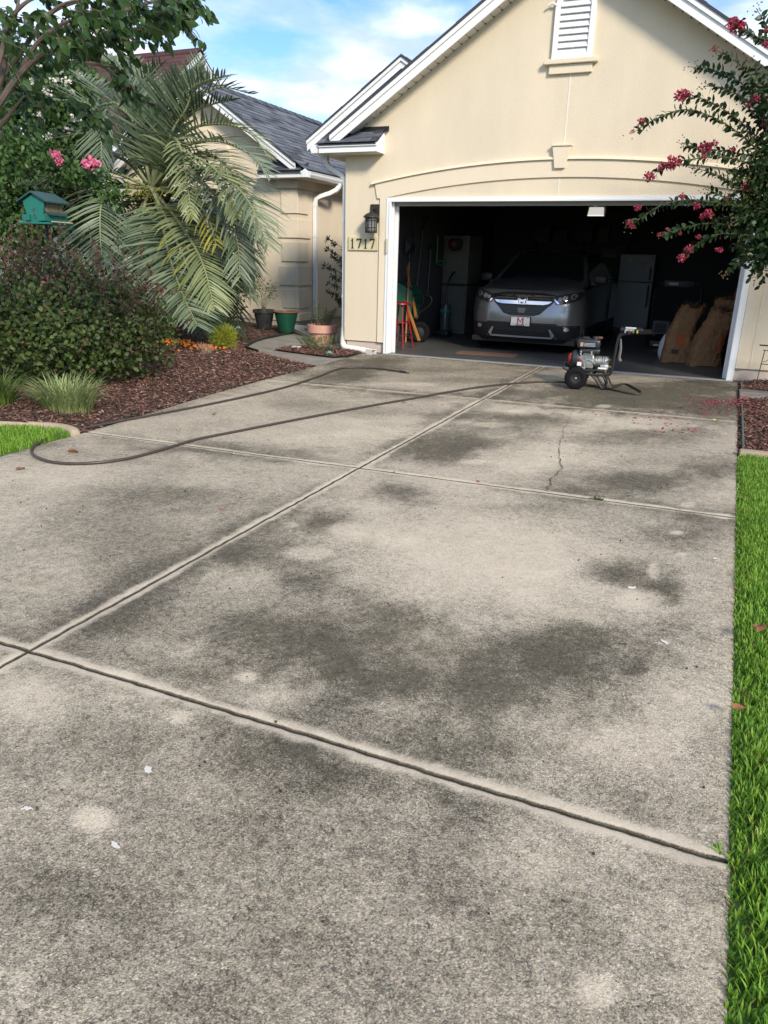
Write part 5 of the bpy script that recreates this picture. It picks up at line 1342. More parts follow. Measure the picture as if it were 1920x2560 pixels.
leaves('crown', cc[~red], D[~red], NN[~red], g.uniform(.042, .064, (~red).sum()), g.uniform(.015, .023, (~red).sum()), LORO, loro, curl=.15)
leaves('crown', cc[red], D[red], NN[red], g.uniform(.036, .056, red.sum()), g.uniform(.013, .019, red.sum()), LOROR, loro, curl=.15)
mb = MB(); sc_, sd_ = [], []
for k in range(95):
    x, y = g.uniform(-8.3, -6.0), g.uniform(6.3, 7.4); zt = 1.25 + .30 * g.random() - .40 * max(0, x + 6.9)
    b = Vector((x, y, zt - .3)); tip = b + Vector((g.normal(0, .1), g.normal(0, .1), g.uniform(.3, .78)))
    mb.tube([b, b.lerp(tip, .5) + Vector((g.normal(0, .02), 0, 0)), tip], [.004, .003, .0015], 4)
    m_ = 17; t = g.random(m_); sc_.append(np.array(b) + (np.array(tip) - np.array(b)) * t[:, None]); sd_.append(rdir(m_, g) + np.array([0, 0, .5]))
for k in range(26):      # side shoots reaching right
    b = Vector((-6.35 + g.normal(0, .15), 6.9 + g.normal(0, .25), g.uniform(.3, 1.2))); tip = b + Vector((g.uniform(.25, .5), g.normal(0, .12), g.uniform(-.12, .2)))
    mb.tube([b, b.lerp(tip, .5) + Vector((0, 0, .03)), tip], [.004, .003, .0015], 4)
    m_ = 15; t = g.random(m_); sc_.append(np.array(b) + (np.array(tip) - np.array(b)) * t[:, None]); sd_.append(rdir(m_, g) + np.array([.3, 0, .3]))
mb.build('shoots', STEM, loro)
sc_, sd_ = np.concatenate(sc_), np.concatenate(sd_); n = len(sc_)
leaves('shoot_leaves', sc_, sd_, rdir(n, g), g.uniform(.028, .045, n), g.uniform(.010, .015, n), LOROR, loro, curl=.1)
MB().tube(smooth_path([(-7.0, 6.75, 0), (-6.9, 6.7, .4), (-6.7, 6.7, .8)], 6), .035, 6).tube(smooth_path([(-7.05, 6.8, 0), (-7.3, 6.8, .4), (-7.6, 6.7, .9)], 6), .03, 6).build('trunk', BARKD, loro)

# ---- grassy clumps
def clump(name, label, cat, c, rad, n, L, mat, seed, w=.0045, spread=.75, zf=bed_z, group=None):
    r = np.random.default_rng(seed); t = thing(name, label, cat, (c[0], c[1], float(zf(*c))), group)
    a, q = r.uniform(0, 2 * np.pi, n), rad * np.sqrt(r.random(n)); X, Y = c[0] + np.cos(a) * q, c[1] + np.sin(a) * q * .8; Z = zf(X, Y) - .01
    out = a + r.normal(0, .5, n); tip = (.25 + spread * q / rad * r.uniform(.6, 1.4, n) + r.uniform(0, .3, n)) * 1.15; Ln = r.uniform(L[0], L[1], n)
    dx, dy, sx, sy = np.cos(out), np.sin(out), -np.sin(out), np.cos(out); W = w * r.uniform(.7, 1.3, n)
    V = np.empty((n, 6, 2, 3))
    for i in range(6):
        u = i / 5; an = np.maximum(tip * u * 1.25, 1e-4); h = Ln * u * np.sin(an) / an; o = Ln * u * (1 - np.cos(an)) / an + .12 * Ln * u * q / rad
        ww = W * (.9, 1, 1, .85, .6, .08)[i]; p = np.stack([X + dx * o, Y + dy * o, Z + h], -1); s_ = np.stack([sx * ww, sy * ww, 0 * ww], -1)
        V[:, i, 0] = p - s_; V[:, i, 1] = p + s_
    strips_obj('blades', V, mat, t); return t
LIRV = pmat('liriope_variegated', (.42, .46, .20), .5, island=1.0, col2=(.16, .23, .07), trans=.25)
LIRG = pmat('liriope_green', (.18, .26, .05), .5, island=1.0, col2=(.06, .12, .02), trans=.25)
clump('liriope', 'pale variegated liriope clump in the bed behind the left lawn', 'plant', (-5.78, 5.42), .26, 620, (.24, .42), LIRV, 41, spread=.8)
clump('liriope', 'darker green liriope clump cut by the left edge of the picture', 'plant', (-6.55, 5.25), .2, 300, (.28, .45), LIRG, 42, spread=1.0)
YEL = pmat('golden_shrub', (.42, .43, .035), .5, island=1.0, col2=(.20, .26, .03), trans=.3)
t = thing('golden_shrub', 'small round yellow green shrub in the mulch beside the walkway', 'shrub', (-6.95, 9.72, float(bed_z(-6.95, 9.72))))
g = np.random.default_rng(44); P, d = shell_leaves(g, 1900, (-6.95, 9.72, float(bed_z(-6.95, 9.72)) + .17), (.22, .2, .21), .3, 1.0, lambda x, y: bed_z(x, y)); n = len(P)
leaves2('foliage', P, d * .8 + g.normal(0, .5, (n, 3)) + np.array([0, 0, .5]), rdir(n, g), g.uniform(.04, .075, n), g.uniform(.0025, .004, n), YEL, t)
MB().tube([(-6.95, 9.72, .03), (-6.95, 9.72, .25)], .008, 5).build('stem', STEM, t)
clump('dry_tuft', 'small dry straw coloured tuft in front of the golden shrub', 'plant', (-6.78, 9.02), .10, 120, (.10, .20), pmat('straw', (.42, .34, .25), .8, island=1.0, col2=(.22, .17, .12)), 45, w=.003, spread=.6)
# dark shrub under the window
t = thing('dark_shrub', 'dark leafy shrub below the window behind the palm', 'shrub', (-9.35, 12.9, .2))
g = np.random.default_rng(46); P, d = shell_leaves(g, 4200, (-9.5, 12.7, .95), (.95, .5, .95), .4, 1.05); n = len(P)
leaves2('crown', P, d + g.normal(0, .7, (n, 3)), rdir(n, g), g.uniform(.05, .08, n), g.uniform(.012, .02, n), LEAF_DK, t)
MB().tube([(-9.35, 12.9, .1), (-9.3, 12.85, .7)], .03, 6).build('trunk', BARKD, t)

# ---- pots
POTB = pmat('pot_black', (.012, .013, .014), .35, var=(14, .12), col2=(.30, .30, .28)); POTG = pmat('pot_green_glaze', (.008, .06, .036), .3, var=(6, .5), col2=(.013, .085, .05)); RIM = pmat('pot_rim_brown', (.19, .085, .045), .4)
POTP = pmat('pot_terracotta_pink', (.58, .31, .235), .75, var=(5, .35), col2=(.46, .25, .19)); POTSOIL = pmat('potting_soil', (.10, .06, .04), .95, var=(50, .7), bump=(60, .6, .02))
def pot(t, c, r0, r1, h, mat, rim=None, rw=.018):
    MB().lathe([(.001, .0), (r0, 0), (r0 + (r1 - r0) * .35, h * .33), (r0 + (r1 - r0) * .72, h * .68), (r1 * .985, h * .93), (r1, h), (r1 - rw, h), (r1 - rw * 1.4, h * .86), (.001, h * .86)], c, 32).build('pot_body', mat, t, smooth=True)
    if rim: MB().lathe([(r1 + rw * .8, h - .012), (r1 + rw * 1.1, h + .002), (r1 + rw * .5, h + .016), (r1 - rw * .5, h + .012), (r1 - rw, h - .012)], c, 32, closed=True).build('rim', rim, t, smooth=True)
b = atz(661, 822, .19); t = thing('black_pot', 'black pot with a small white rose bush by the wing wall', 'potted plant', b)
pot(t, b, .13, .20, .36, POTB); MB().lathe([(.001, .32), (.18, .32)], b, 20).build('soil', POTSOIL, t)
MB().lathe([(.20, .30), (.215, .305), (.215, .36), (.20, .365)], b, 32).build('rim', POTB, t, smooth=True)
g = np.random.default_rng(51); mb = MB(); cc = []
for k in range(10):
    a = k * 2.4; tip = Vector((b.x + math.cos(a) * .25 * g.uniform(.5, 1), b.y + math.sin(a) * .18, b.z + .36 + g.uniform(.22, .5))); mid = Vector((b.x, b.y, b.z + .36)).lerp(tip, .45) + Vector((0, 0, .03))
    mb.tube([(b.x, b.y, b.z + .3), mid, tip], [.007, .004, .002], 5); cc.append(np.array(tip) + g.normal(0, .055, (26, 3)))
mb.build('stem', STEMG, t); cc = np.concatenate(cc); n = len(cc)
leaves2('leaves', cc, rdir(n, g), rdir(n, g), g.uniform(.03, .05, n), g.uniform(.010, .016, n), pmat('rose_leaf', (.20, .22, .09), .6, island=1., col2=(.08, .10, .04), trans=.2), t)
for k in range(13): blossom(t, np.array([b.x + g.normal(0, .14), b.y - .05 + g.normal(0, .06), b.z + .62 + g.normal(0, .09)]), .022, CREAMF, 700 + k, 12)
blossom(t, np.array([b.x + .02, b.y - .02, b.z + .90]), .028, PINK, 720, 16)
b = atz(716, 829, .17); t = thing('green_pot', 'empty green glazed pot with a brown rim on the mulch', 'pot', b); pot(t, b, .14, .225, .37, POTG, RIM, .022)
b = atz(806, 860, .10); t = thing('pink_pot', 'pink terracotta pot with sprigs of rosemary by the downspout', 'potted plant', b)
pot(t, b, .185, .255, .33, POTP); MB().lathe([(.255, .20), (.262, .204), (.262, .33), (.255, .335)], b, 36).build('rim', POTP, t, smooth=True); MB().lathe([(.001, .29), (.235, .29)], b, 20).build('soil', POTSOIL, t)
ROSM = pmat('rosemary_leaf', (.15, .19, .085), .6, island=1., col2=(.07, .10, .045), trans=.15)
def sprigs(t, c, n, h, sp, seed, mat, ll=.022, lw=.0025, dens=150, rise=.6, nm='sprig'):
    r = np.random.default_rng(seed); mb = MB(); C, D = [], []
    for k in range(n):
        a = r.uniform(0, 2 * np.pi); q = Vector((c[0] + r.normal(0, sp * .25), c[1] + r.normal(0, sp * .25), c[2])); L = h * r.uniform(.55, 1.0); lean = r.uniform(.1, 1 - rise + .2)
        tip = q + Vector((math.cos(a) * sp * lean, math.sin(a) * sp * lean, L * (1 - .35 * lean))); mid = q.lerp(tip, .5) + Vector((0, 0, .04 * L))
        mb.tube([q, mid, tip], [.004, .003, .0015], 4)
        m_ = int(dens * L); u = r.random(m_) ** .7 * .85 + .15
        pts = np.array(q) * ((1 - u) ** 2)[:, None] + np.array(mid) * (2 * u * (1 - u))[:, None] + np.array(tip) * (u * u)[:, None]
        C.append(pts); ax = unit(np.array(tip) - np.array(q)); D.append(rdir(m_, r) * .8 + ax * .8)
    mb.build('stem', STEM, t); C, D = np.concatenate(C), np.concatenate(D); n_ = len(C)
    leaves2(nm, C, D, rdir(n_, r), r.uniform(.7, 1.3, n_) * ll, np.full(n_, lw), mat, t)
sprigs(t, (b.x, b.y, b.z + .28), 20, .40, .34, 61, ROSM, dens=230, ll=.028, lw=.003)
sprigs(t, (b.x - .1, b.y + .02, b.z + .28), 3, .72, .10, 62, ROSM, dens=230, ll=.03, lw=.0035, rise=.9)
POD = pmat('podocarpus_leaf', (.060, .095, .05), .45, island=1., col2=(.03, .05, .03), trans=.15)
b = Vector((-6.42, 12.75, .12)); t = thing('upright_shrub', 'upright dark shrub with narrow leaves behind the garage downspout', 'shrub', b)
g = np.random.default_rng(63); mb = MB(); C, D = [], []
for k in range(22):
    z = .45 + 1.25 * k / 22; a = k * 2.4; L = .30 * (1.15 - .5 * abs(z - 1.0)) ; q = Vector((b.x + .03 * math.sin(z * 3), b.y, b.z + z)); tip = q + Vector((math.cos(a) * L, math.sin(a) * L, .13))
    mb.tube([q, q.lerp(tip, .5) + Vector((0, 0, .02)), tip], [.005, .004, .002], 4)
    for u in (.45, .7, 1.0):
        p = q.lerp(tip, u); C.append(np.repeat(np.array([p]), 13, 0) + g.normal(0, .012, (13, 3))); D.append(rdir(13, g) + unit(np.array(tip - q)) * .7)
mb.tube([b, b + Vector((0, 0, .9)), b + Vector((.02, 0, 1.75))], [.014, .011, .006], 6); mb.build('stem', STEM, t); C, D = np.concatenate(C), np.concatenate(D); n = len(C)
leaves2('leaves', C, D, rdir(n, g), g.uniform(.06, .10, n), g.uniform(.008, .012, n), POD, t)
# island bed with two juniper sprigs, splash block, turtle-shaped green marker
ISL = [(-6.42, 10.30), (-5.98, 10.20), (-5.22, 10.05), (-5.10, 10.20), (-5.05, 10.70), (-5.25, 10.86), (-5.8, 10.93), (-6.35, 10.80)]
isl_z = lambda x, y: gz(x, y) + .022
bed_sheet('planting_bed', ISL, isl_z, MULCHB); chips('mulch', 2600, ISL, isl_z, CHIP, 'bark mulch in the small island bed below the drain extension', seed=71)
JUN = pmat('juniper_leaf', (.17, .23, .055), .6, island=1., col2=(.07, .12, .03), trans=.15)
for lab, c in (('feathery green juniper sprig in front of the pink pot', (-6.02, 10.72)), ('feathery green juniper sprig beside the corrugated drain', (-5.62, 10.52))):
    t = thing('juniper', lab, 'plant', (c[0], c[1], float(isl_z(*c)))); sprigs(t, (c[0], c[1], float(isl_z(*c))), 24, .30, .30, int(-c[0] * 100), JUN, dens=330, ll=.022, lw=.002, rise=.25)
# ------------------------------------------------------------------ things on the walls outside
BRONZE = pmat('lamp_bronze', (.030, .026, .022), .45, metal=.3, var=(20, .5), col2=(.07, .06, .05))
LGLASS = pmat('lamp_glass', (.55, .55, .52), .12, transm=.75, bump=(60, .5, .01))
lamp = thing('wall_lantern', 'dark bronze wall lantern with a ribbed glass cylinder above the house number', 'lamp', (-4.99, 10.85, 1.92))
MB().bbox(-5.07, -4.925, YF - .020, YF - .0005, 2.06, 2.315, .006).build('back_plate', BRONZE, lamp)
MB().box(-5.02, -4.975, YF - .13, YF - .0201, 2.235, 2.265).box(-5.015, -4.98, YF - .15, YF - .115, 2.19, 2.268).build('arm', BRONZE, lamp, bevel=.004)
lc_ = (-4.997, YF - .135, 0)
MB().lathe([(.001, 2.205), (.025, 2.205), (.035, 2.19), (.085, 2.168), (.118, 2.135), (.122, 2.122), (.112, 2.118), (.001, 2.118)], lc_, 28).build('cap', BRONZE, lamp, smooth=True)
MB().lathe([(.080, 1.935), (.080, 2.118)], lc_, 32).build('glass', LGLASS, lamp, smooth=True)
MB().lathe([(.001, 1.905), (.086, 1.905), (.092, 1.912), (.092, 1.932), (.084, 1.938), (.001, 1.938)], lc_, 28).build('base_ring', BRONZE, lamp, smooth=True)
for k in range(10):
    a = k * math.tau / 10 + .2; x, y = lc_[0] + .087 * math.cos(a), lc_[1] + .087 * math.sin(a)
    MB().box(x - .0045, x + .0045, y - .0045, y + .0045, 1.93, 2.12).build('cage_bar', BRONZE, lamp)
for z in (1.975, 2.075): MB().lathe([(.084, z), (.091, z), (.091, z + .008), (.084, z + .008)], lc_, 28, closed=True).build('cage_ring', BRONZE, lamp)

PLAQ = pmat('plaque_stone', (.62, .545, .34), .8, var=(6, .3), bump=(90, .2, .006)); DIGIT = pmat('digit_dark', (.025, .02, .018), .5)
pq = thing('house_number', 'tan plaque with dark house number beside the garage door', 'sign', (-5.18, YF, 1.66))
MB().bbox(-5.432, -4.930, YF - .028, YF - .0005, 1.655, 1.853, .006).build('plate', PLAQ, pq)
def digit(ch, x, z, h):
    w = h * .62; m = MB(); O = (x, YF - .0282, z); d = .010
    if ch == '1':
        m.prism([(w * .42, 0), (w * .60, 0), (w * .60, h), (w * .50, h), (w * .24, h * .80), (w * .24, h * .76), (w * .42, h * .83)], d, O=O).prism([(w * .24, 0), (w * .418, 0), (w * .418, h * .05), (w * .24, h * .035)], d, O=O).prism([(w * .602, 0), (w * .78, 0), (w * .78, h * .035), (w * .602, h * .05)], d, O=O)
    else:
        m.prism([(w * .06, h), (w * .98, h), (w * .98, h * .93), (w * .55, h * .02), (w * .50, 0), (w * .36, 0), (w * .36, h * .03), (w * .80, h * .875), (w * .20, h * .875), (w * .11, h * .76), (w * .055, h * .76)], d, O=O)
    return m
for i, ch in enumerate('1717'): digit(ch, -5.400 + i * .112, 1.685, .140).build('digit', DIGIT, pq)

# ------------------------------------------------------------------ bed furniture
TEAL = pmat('feeder_green', (.012, .15, .115), .5, var=(7, .4), col2=(.02, .20, .155)); TEALR = pmat('feeder_roof', (.025, .07, .068), .5); PLEX = pmat('feeder_seed', (.20, .17, .11), .3, var=(40, .9), col2=(.06, .05, .04), stretch=(1, 1, .1)); WOODL = pmat('dowel', (.5, .38, .24), .7)
fp = at(115, 560, 7.35)
fd = thing('bird_feeder', 'green house-shaped bird feeder on a pole above the purple shrub', 'bird feeder', (fp.x, fp.y, float(gz(fp.x, fp.y))))
FM = Matrix.Translation(fp) @ Matrix.Rotation(R_(-80), 4, 'Z')
def fx(m): return [tuple(FM @ Vector(v)) for v in m.v]
def fbuild(m, nm, mat, **k): m.v = fx(m); return m.build(nm, mat, fd, **k)
for s in (-.17, .17):   # gable ends
    fbuild(MB().prism([(-.09, .015), (.09, .015), (.15, .25), (0, .335), (-.15, .25)], .018, O=(s, 0, 0), U=(0, 1, 0), N=(1, 0, 0)), 'end_panel', TEAL)
for s in (-1, 1):
    fbuild(MB().prism([(0, .345), (s * .21, .235), (s * .21, .252), (0, .365)], .46, O=(-.23, 0, 0), U=(0, 1, 0), N=(1, 0, 0)), 'roof_panel', TEALR)
    fbuild(MB().prism([(s * .148, .235), (s * .10, .15), (s * .094, .15), (s * .142, .235)], .335, O=(-.168, 0, 0), U=(0, 1, 0), N=(1, 0, 0)), 'seed_window', PLEX)
    fbuild(MB().prism([(s * .10, .15), (s * .20, .095), (s * .20, .105), (s * .10, .162)], .335, O=(-.168, 0, 0), U=(0, 1, 0), N=(1, 0, 0)), 'ledge', TEALR)
    fbuild(MB().cyl((-.2, s * .235, .02), (.2, s * .235, .02), .008, 8), 'perch', WOODL)
    fbuild(MB().box(-.22, .22, s * .11 - .05, s * .11 + .05, .03, .10), 'tray_side', TEAL)
fbuild(MB().bbox(-.23, .23, -.22, .22, -.01, .014, .004), 'floor', TEAL)
fbuild(MB().prism([(-.15, .02), (.15, .02), (.15, .245), (0, .33), (-.15, .245)], .30, O=(-.15, 0, 0), U=(0, 1, 0), N=(1, 0, 0)), 'seed_box', PLEX)
MB().cyl((fp.x, fp.y, fp.z - .01), (fp.x, fp.y, float(gz(fp.x, fp.y)) - .05), .018, 8).build('pole', pmat('pole_black', (.02, .02, .02), .5), fd)

BLACKP = pmat('black_plastic', (.018, .018, .020), .45)
sp = atz(392, 872, .17); st = thing('garden_spotlight', 'small black spotlight on a stake among the fallen orange fruit', 'light', sp)
MB().tube([(sp.x, sp.y, sp.z - .03), (sp.x, sp.y, sp.z + .13)], .016, 8).build('stake', BLACKP, st)
SM = Matrix.Translation((sp.x + .02, sp.y, sp.z + .19)) @ Matrix.Rotation(R_(25), 4, 'Z') @ Matrix.Rotation(R_(-25), 4, 'X')
m = MB().bbox(-.075, .075, -.04, .04, -.06, .06, .012, M=SM); m.build('head', BLACKP, st, smooth=True)
m = MB().box(-.06, .06, .0405, .044, -.048, .048, M=SM); m.build('lens', LGLASS, st)

WSTONE = pmat('white_edging', (.62, .60, .56), .7, var=(8, .4), col2=(.42, .41, .38))
a, b = atz(470, 822, .24), atz(600, 822, .24)
path = [a.lerp(b, i / 40) for i in range(41)]
rp = thing('rope_edging', 'white twisted rope edging along the ground behind the palm', 'edging', a)
for ph in (0, math.pi):
    MB().tube([p + Vector((0, .018 * math.cos(i * .9 + ph), .02 + .018 * math.sin(i * .9 + ph))) for i, p in enumerate(path)], .022, 7).build('strand', WSTONE, rp, smooth=True)
a, b = atz(612, 824, .24), atz(728, 824, .22)
tag(MB().bbox(min(a.x, b.x), max(a.x, b.x), 13.30, 13.36, .10, .235, .012).build('edging_stone', WSTONE, smooth=True), 'straight white edging stone behind the black and green pots', 'edging')
SPL = pmat('splash_concrete', (.24, .22, .19), .85, var=(9, .6), col2=(.14, .13, .11))
c = atz(764, 838, .13); SM = Matrix.Translation((c.x, c.y + .05, .155)) @ Matrix.Rotation(R_(-30), 4, 'Z') @ Matrix.Rotation(R_(7), 4, 'Y')
m = MB().bbox(-.30, .30, -.14, .14, -.025, .012, .015, M=SM).bbox(-.30, .30, -.14, -.115, .0121, .045, .008, M=SM).bbox(-.30, .30, .115, .14, .0121, .045, .008, M=SM)
tag(m.build('splash_block', SPL, smooth=True), 'grey concrete splash block lying under the wing downspout', 'splash block')
c = Vector((-5.42, 10.30, float(gz(-5.42, 10.3)) + .02)); t = thing('sprinkler_head', 'small teal sprinkler head in the mulch by the corrugated drain', 'sprinkler', c)
MB().lathe([(.001, .05), (.02, .048), (.03, .04), (.05, .022), (.055, .0), (.001, 0)], c, 14).build('cap', pmat('teal_plastic', (.05, .35, .27), .5), t, smooth=True)
MB().box(c.x - .08, c.x + .08, c.y - .018, c.y + .018, c.z - .005, c.z + .018).build('arm', bpy.data.materials['teal_plastic'], t, bevel=.005)
c = gnd(742, 873); tag(MB().bbox(c.x - .09, c.x + .07, c.y - .05, c.y + .05, c.z + .0, c.z + .05, .016).build('white_stone', WSTONE, smooth=True), 'pale flat stone at the tip of the island bed', 'stone')
# trellis stake at the right wall
IRON = pmat('trellis_iron', (.035, .04, .04), .5); GGL = pmat('trellis_glass', (.16, .42, .22), .2, transm=.3)
t = thing('garden_trellis', 'small dark metal trellis with a round green glass by the right wall', 'trellis', (.72, 10.62, .15))
y = 10.62; p0, p1, p2 = at(1895, 933, y), at(1912, 876, y), at(1903, 864, y)
w = .42
for x in (p1.x, p1.x + w): MB().tube([(x - .03 * (x < .6), y, .12), (x, y, p1.z)], .006, 6).build('post', IRON, t)
for z in (p1.z, p1.z - .17, .17): MB().tube([(p1.x - .02, y, z), (p1.x + w, y, z)], .0055, 6).build('bar', IRON, t)
MB().tube([(p2.x - .02, y, p2.z + .005), (p2.x + .45, y, p2.z + .005)], .010, 6).build('top_bar', IRON, t)
cg = Vector((p1.x + .21, y, p1.z - .16)); MB().tube([cg + Vector((.13 * math.cos(a), 0, .13 * math.sin(a))) for a in np.linspace(0, math.tau, 25)], .005, 6).build('ring', IRON, t)
MB().prism([(.125 * math.cos(a), .125 * math.sin(a)) for a in np.linspace(0, math.tau, 25)[:-1]], .006, O=cg).build('glass_disc', GGL, t)
for s in (-1, 1): MB().tube([cg + Vector((s * (.21 - .09 * math.cos(a)), 0, .16 - .16 * math.sin(a) * .9)) for a in np.linspace(0, 1.57, 9)], .004, 5).build('scroll', IRON, t)

# ------------------------------------------------------------------ pressure washer
w0 = gnd(1437, 972); WO = Vector((w0.x, w0.y, float(gz(w0.x, w0.y))))
pw = thing('pressure_washer', 'black and red petrol pressure washer on wheels before the garage', 'pressure washer', WO)
RUB = pmat('rubber', (.007, .007, .008), .8, spec=.2, bump=(60, .3, .004)); STEELB = pmat('black_steel', (.012, .012, .013), .5); ALU = pmat('cast_aluminium', (.46, .45, .42), .42, metal=.75, var=(25, .5), col2=(.28, .27, .25), bump=(45, .4, .01)); REDP = pmat('red_plastic', (.30, .016, .018), .4); TANK = pmat('tank_black', (.022, .024, .028), .38); LABELG = pmat('label_grey', (.30, .32, .33), .5); LABELW = pmat('label_white', (.78, .78, .76), .5, var=(60, .4), col2=(.45, .2, .15)); BRASS = pmat('brass', (.42, .29, .10), .35, metal=.9)
WM = Matrix.Translation(WO) @ Matrix.Rotation(R_(6), 4, 'Z')
def wb(m, nm, mat, parent=None, **k):
    m.v = [tuple(WM @ Vector(v)) for v in m.v]
    return m.build(nm, mat, parent or pw, **k)
RX = Matrix.Rotation(R_(90), 4, 'X')
for yy in (-.02, .46):
    prof = [(.062, -.034), (.082, -.040), (.112, -.040), (.128, -.030), (.133, -.012), (.133, .012), (.128, .030), (.112, .040), (.082, .040), (.062, .034)]
    tyre = wb(MB().lathe(prof, (0, yy, .133), 36, M=RX), 'wheel', RUB, smooth=True)
    for k in range(26):
        a = k * math.tau / 26
        wb(MB().box(-.006, .006, yy - .034, yy + .034, .128, .138, M=Matrix.Translation((0, 0, .133)) @ Matrix.Rotation(a, 4, 'Y')), 'tread', RUB, tyre)
    wb(MB().lathe([(.001, -.018), (.03, -.024), (.05, -.012), (.064, -.034), (.068, -.030), (.068, .03), (.001, .02)], (0, yy, .133), 28, M=RX), 'rim', STEELB, tyre, smooth=True)
    wb(MB().lathe([(.001, .038), (.012, .036), (.016, .02), (.016, 0)], (0, yy, .133), 14, M=RX), 'hub_cap', ALU, tyre, smooth=True)
wb(MB().cyl((0, 0, .133), (0, .46, .133), .011, 10), 'axle', STEELB)
for yy in (.06, .38):
    wb(MB().tube(smooth_path([(-.10, yy, .21), (-.155, yy, .235), (-.17, yy, .28), (-.13, yy, .31)], 8), .016, 8), 'front_bumper', STEELB, smooth=True)
    wb(MB().tube(smooth_path([(-.10, yy, .205), (.0, yy, .20), (.18, yy, .175), (.36, yy, .185), (.40, yy, .23), (.415, yy, .40), (.43, yy, .60), (.47, yy, .665), (.56, yy, .685)], 28), .0165, 8), 'frame_rail', STEELB, smooth=True)
    wb(MB().tube(smooth_path([(.16, yy, .18), (.22, yy, .13), (.30, yy, .035), (.335, yy, .018), (.36, yy, .04), (.34, yy, .12), (.30, yy, .18)], 18), .014, 8), 'foot_loop', STEELB, smooth=True)
for p in ((-.10, .205), (.20, .172), (.41, .36)): wb(MB().cyl((p[0], .06, p[1]), (p[0], .38, p[1]), .012, 8), 'cross_tube', STEELB)
wb(MB().tube([(.56, .06, .685), (.60, .06, .69), (.62, .1, .692), (.62, .34, .692), (.60, .38, .69), (.56, .38, .685)], .016, 8), 'handle_bar', STEELB, smooth=True)
for yy in (.06, .38): wb(MB().tube([(.58, yy, .688), (.70, yy, .693), (.80, yy, .70)], [.020, .021, .017], 10), 'grip', RUB, smooth=True)
wb(MB().bbox(.44, .70, .07, .37, .705, .735, .010), 'nozzle_panel', STEELB)
wb(MB().box(.50, .62, .10, .28, .7352, .739), 'instruction_label', LABELW)
wb(MB().box(.50, .60, .0645, .0695, .708, .732), 'instruction_label', LABELG)
for k, m_ in enumerate((LABELG, bpy.data.materials['red_plastic'], pmat('nozzle_green', (.05, .3, .1), .4), pmat('nozzle_yellow', (.6, .45, .03), .4))):
    wb(MB().cyl((.50 + k * .045, .0, .70), (.50 + k * .045, .062, .715), .009, 8), 'nozzle', m_)
# engine
wb(MB().bbox(-.035, .20, .06, .38, .20, .235, .008), 'engine_plate', STEELB)
wb(MB().lathe([(.001, -.055), (.085, -.055), (.108, -.03), (.112, .02), (.10, .06), (.001, .06)], (-.035, .20, .335), 28, M=Matrix.Rotation(R_(90), 4, 'Y')), 'fan_shroud', TANK, smooth=True)
rc = wb(MB().lathe([(.001, -.03), (.055, -.03), (.072, -.015), (.076, .02), (.001, .02)], (-.095, .20, .335), 28, M=Matrix.Rotation(R_(90), 4, 'Y')), 'recoil_cover', REDP, smooth=True)
for k in range(7): wb(MB().box(-.130, -.1255, .20 - .045, .20 + .045, .290 + k * .014, .296 + k * .014), 'rib', REDP, rc)
wb(MB().bbox(.005, .045, .075, .10, .32, .345, .005), 'switch', REDP); wb(MB().box(-.01, .04, .083, .0865, .27, .315), 'switch_plate', LABELW)
wb(MB().bbox(.02, .18, .10, .31, .24, .40, .015), 'crankcase', ALU, smooth=True)
for k in range(6): wb(MB().bbox(.05, .17, .09 - .002 * k, .30, .345 + k * .013, .351 + k * .013, .002), 'cooling_fin', ALU)
wb(MB().cyl((.02, .10, .395), (.02, .10, .435), .012, 10).cyl((.02, .10, .435), (.02, .10, .447), .017, 10), 'oil_cap', ALU); wb(MB().cyl((.145, .10, .395), (.145, .10, .435), .012, 10).cyl((.145, .1, .435), (.145, .1, .447), .017, 10), 'spark_plug', ALU)
wb(MB().bbox(.0, .24, .09, .34, .415, .475, .02), 'engine_cover', TANK, smooth=True)
tk_ = wb(MB().bbox(-.035, .235, .07, .36, .478, .585, .028), 'fuel_tank', TANK, smooth=True)
wb(MB().box(.0, .20, .0665, .0695, .50, .555), 'tank_label', STEELB, tk_)
for k in range(3): wb(MB().box(.05, .18, .0648, .0664, .507 + k * .015, .515 + k * .015), 'vent_stripe', LABELG, tk_)
wb(MB().box(.005, .04, .0648, .0664, .503, .55), 'tank_badge', pmat('badge_tan', (.38, .26, .17), .5), tk_)
wb(MB().lathe([(.001, .03), (.03, .03), (.034, .0), (.001, 0)], (.17, .2, .585), 18), 'fuel_cap', TANK, tk_, smooth=True)
wb(MB().bbox(.02, .10, .12, .3, .586, .604, .008), 'tank_rib', TANK, tk_)
wb(MB().bbox(.15, .25, .22, .36, .586, .606, .008), 'muffler_guard', pmat('guard_brown', (.16, .06, .04), .5))
pm = wb(MB().lathe([(.001, .18), (.055, .18), (.062, .19), (.062, .26), (.052, .27), (.052, .30), (.062, .305), (.062, .345), (.045, .36), (.001, .36)], (0, .17, .325), 22, M=Matrix.Rotation(R_(90), 4, 'Y')), 'pump', ALU, smooth=True)
for k in range(5): wb(MB().lathe([(.058, .20 + k * .028), (.068, .203 + k * .028), (.068, .213 + k * .028), (.058, .216 + k * .028)], (0, .17, .325), 18, M=Matrix.Rotation(R_(90), 4, 'Y'), closed=True), 'pump_fin', ALU, pm)
wb(MB().bbox(.26, .36, .085, .20, .235, .30, .012), 'pump_head', ALU, smooth=True)
wb(MB().cyl((.36, .13, .27), (.395, .13, .27), .015, 10).cyl((.33, .10, .24), (.33, .10, .205), .013, 10), 'outlet', BRASS); wb(MB().cyl((.34, .1, .34), (.375, .08, .365), .010, 8), 'unloader_knob', BRASS)
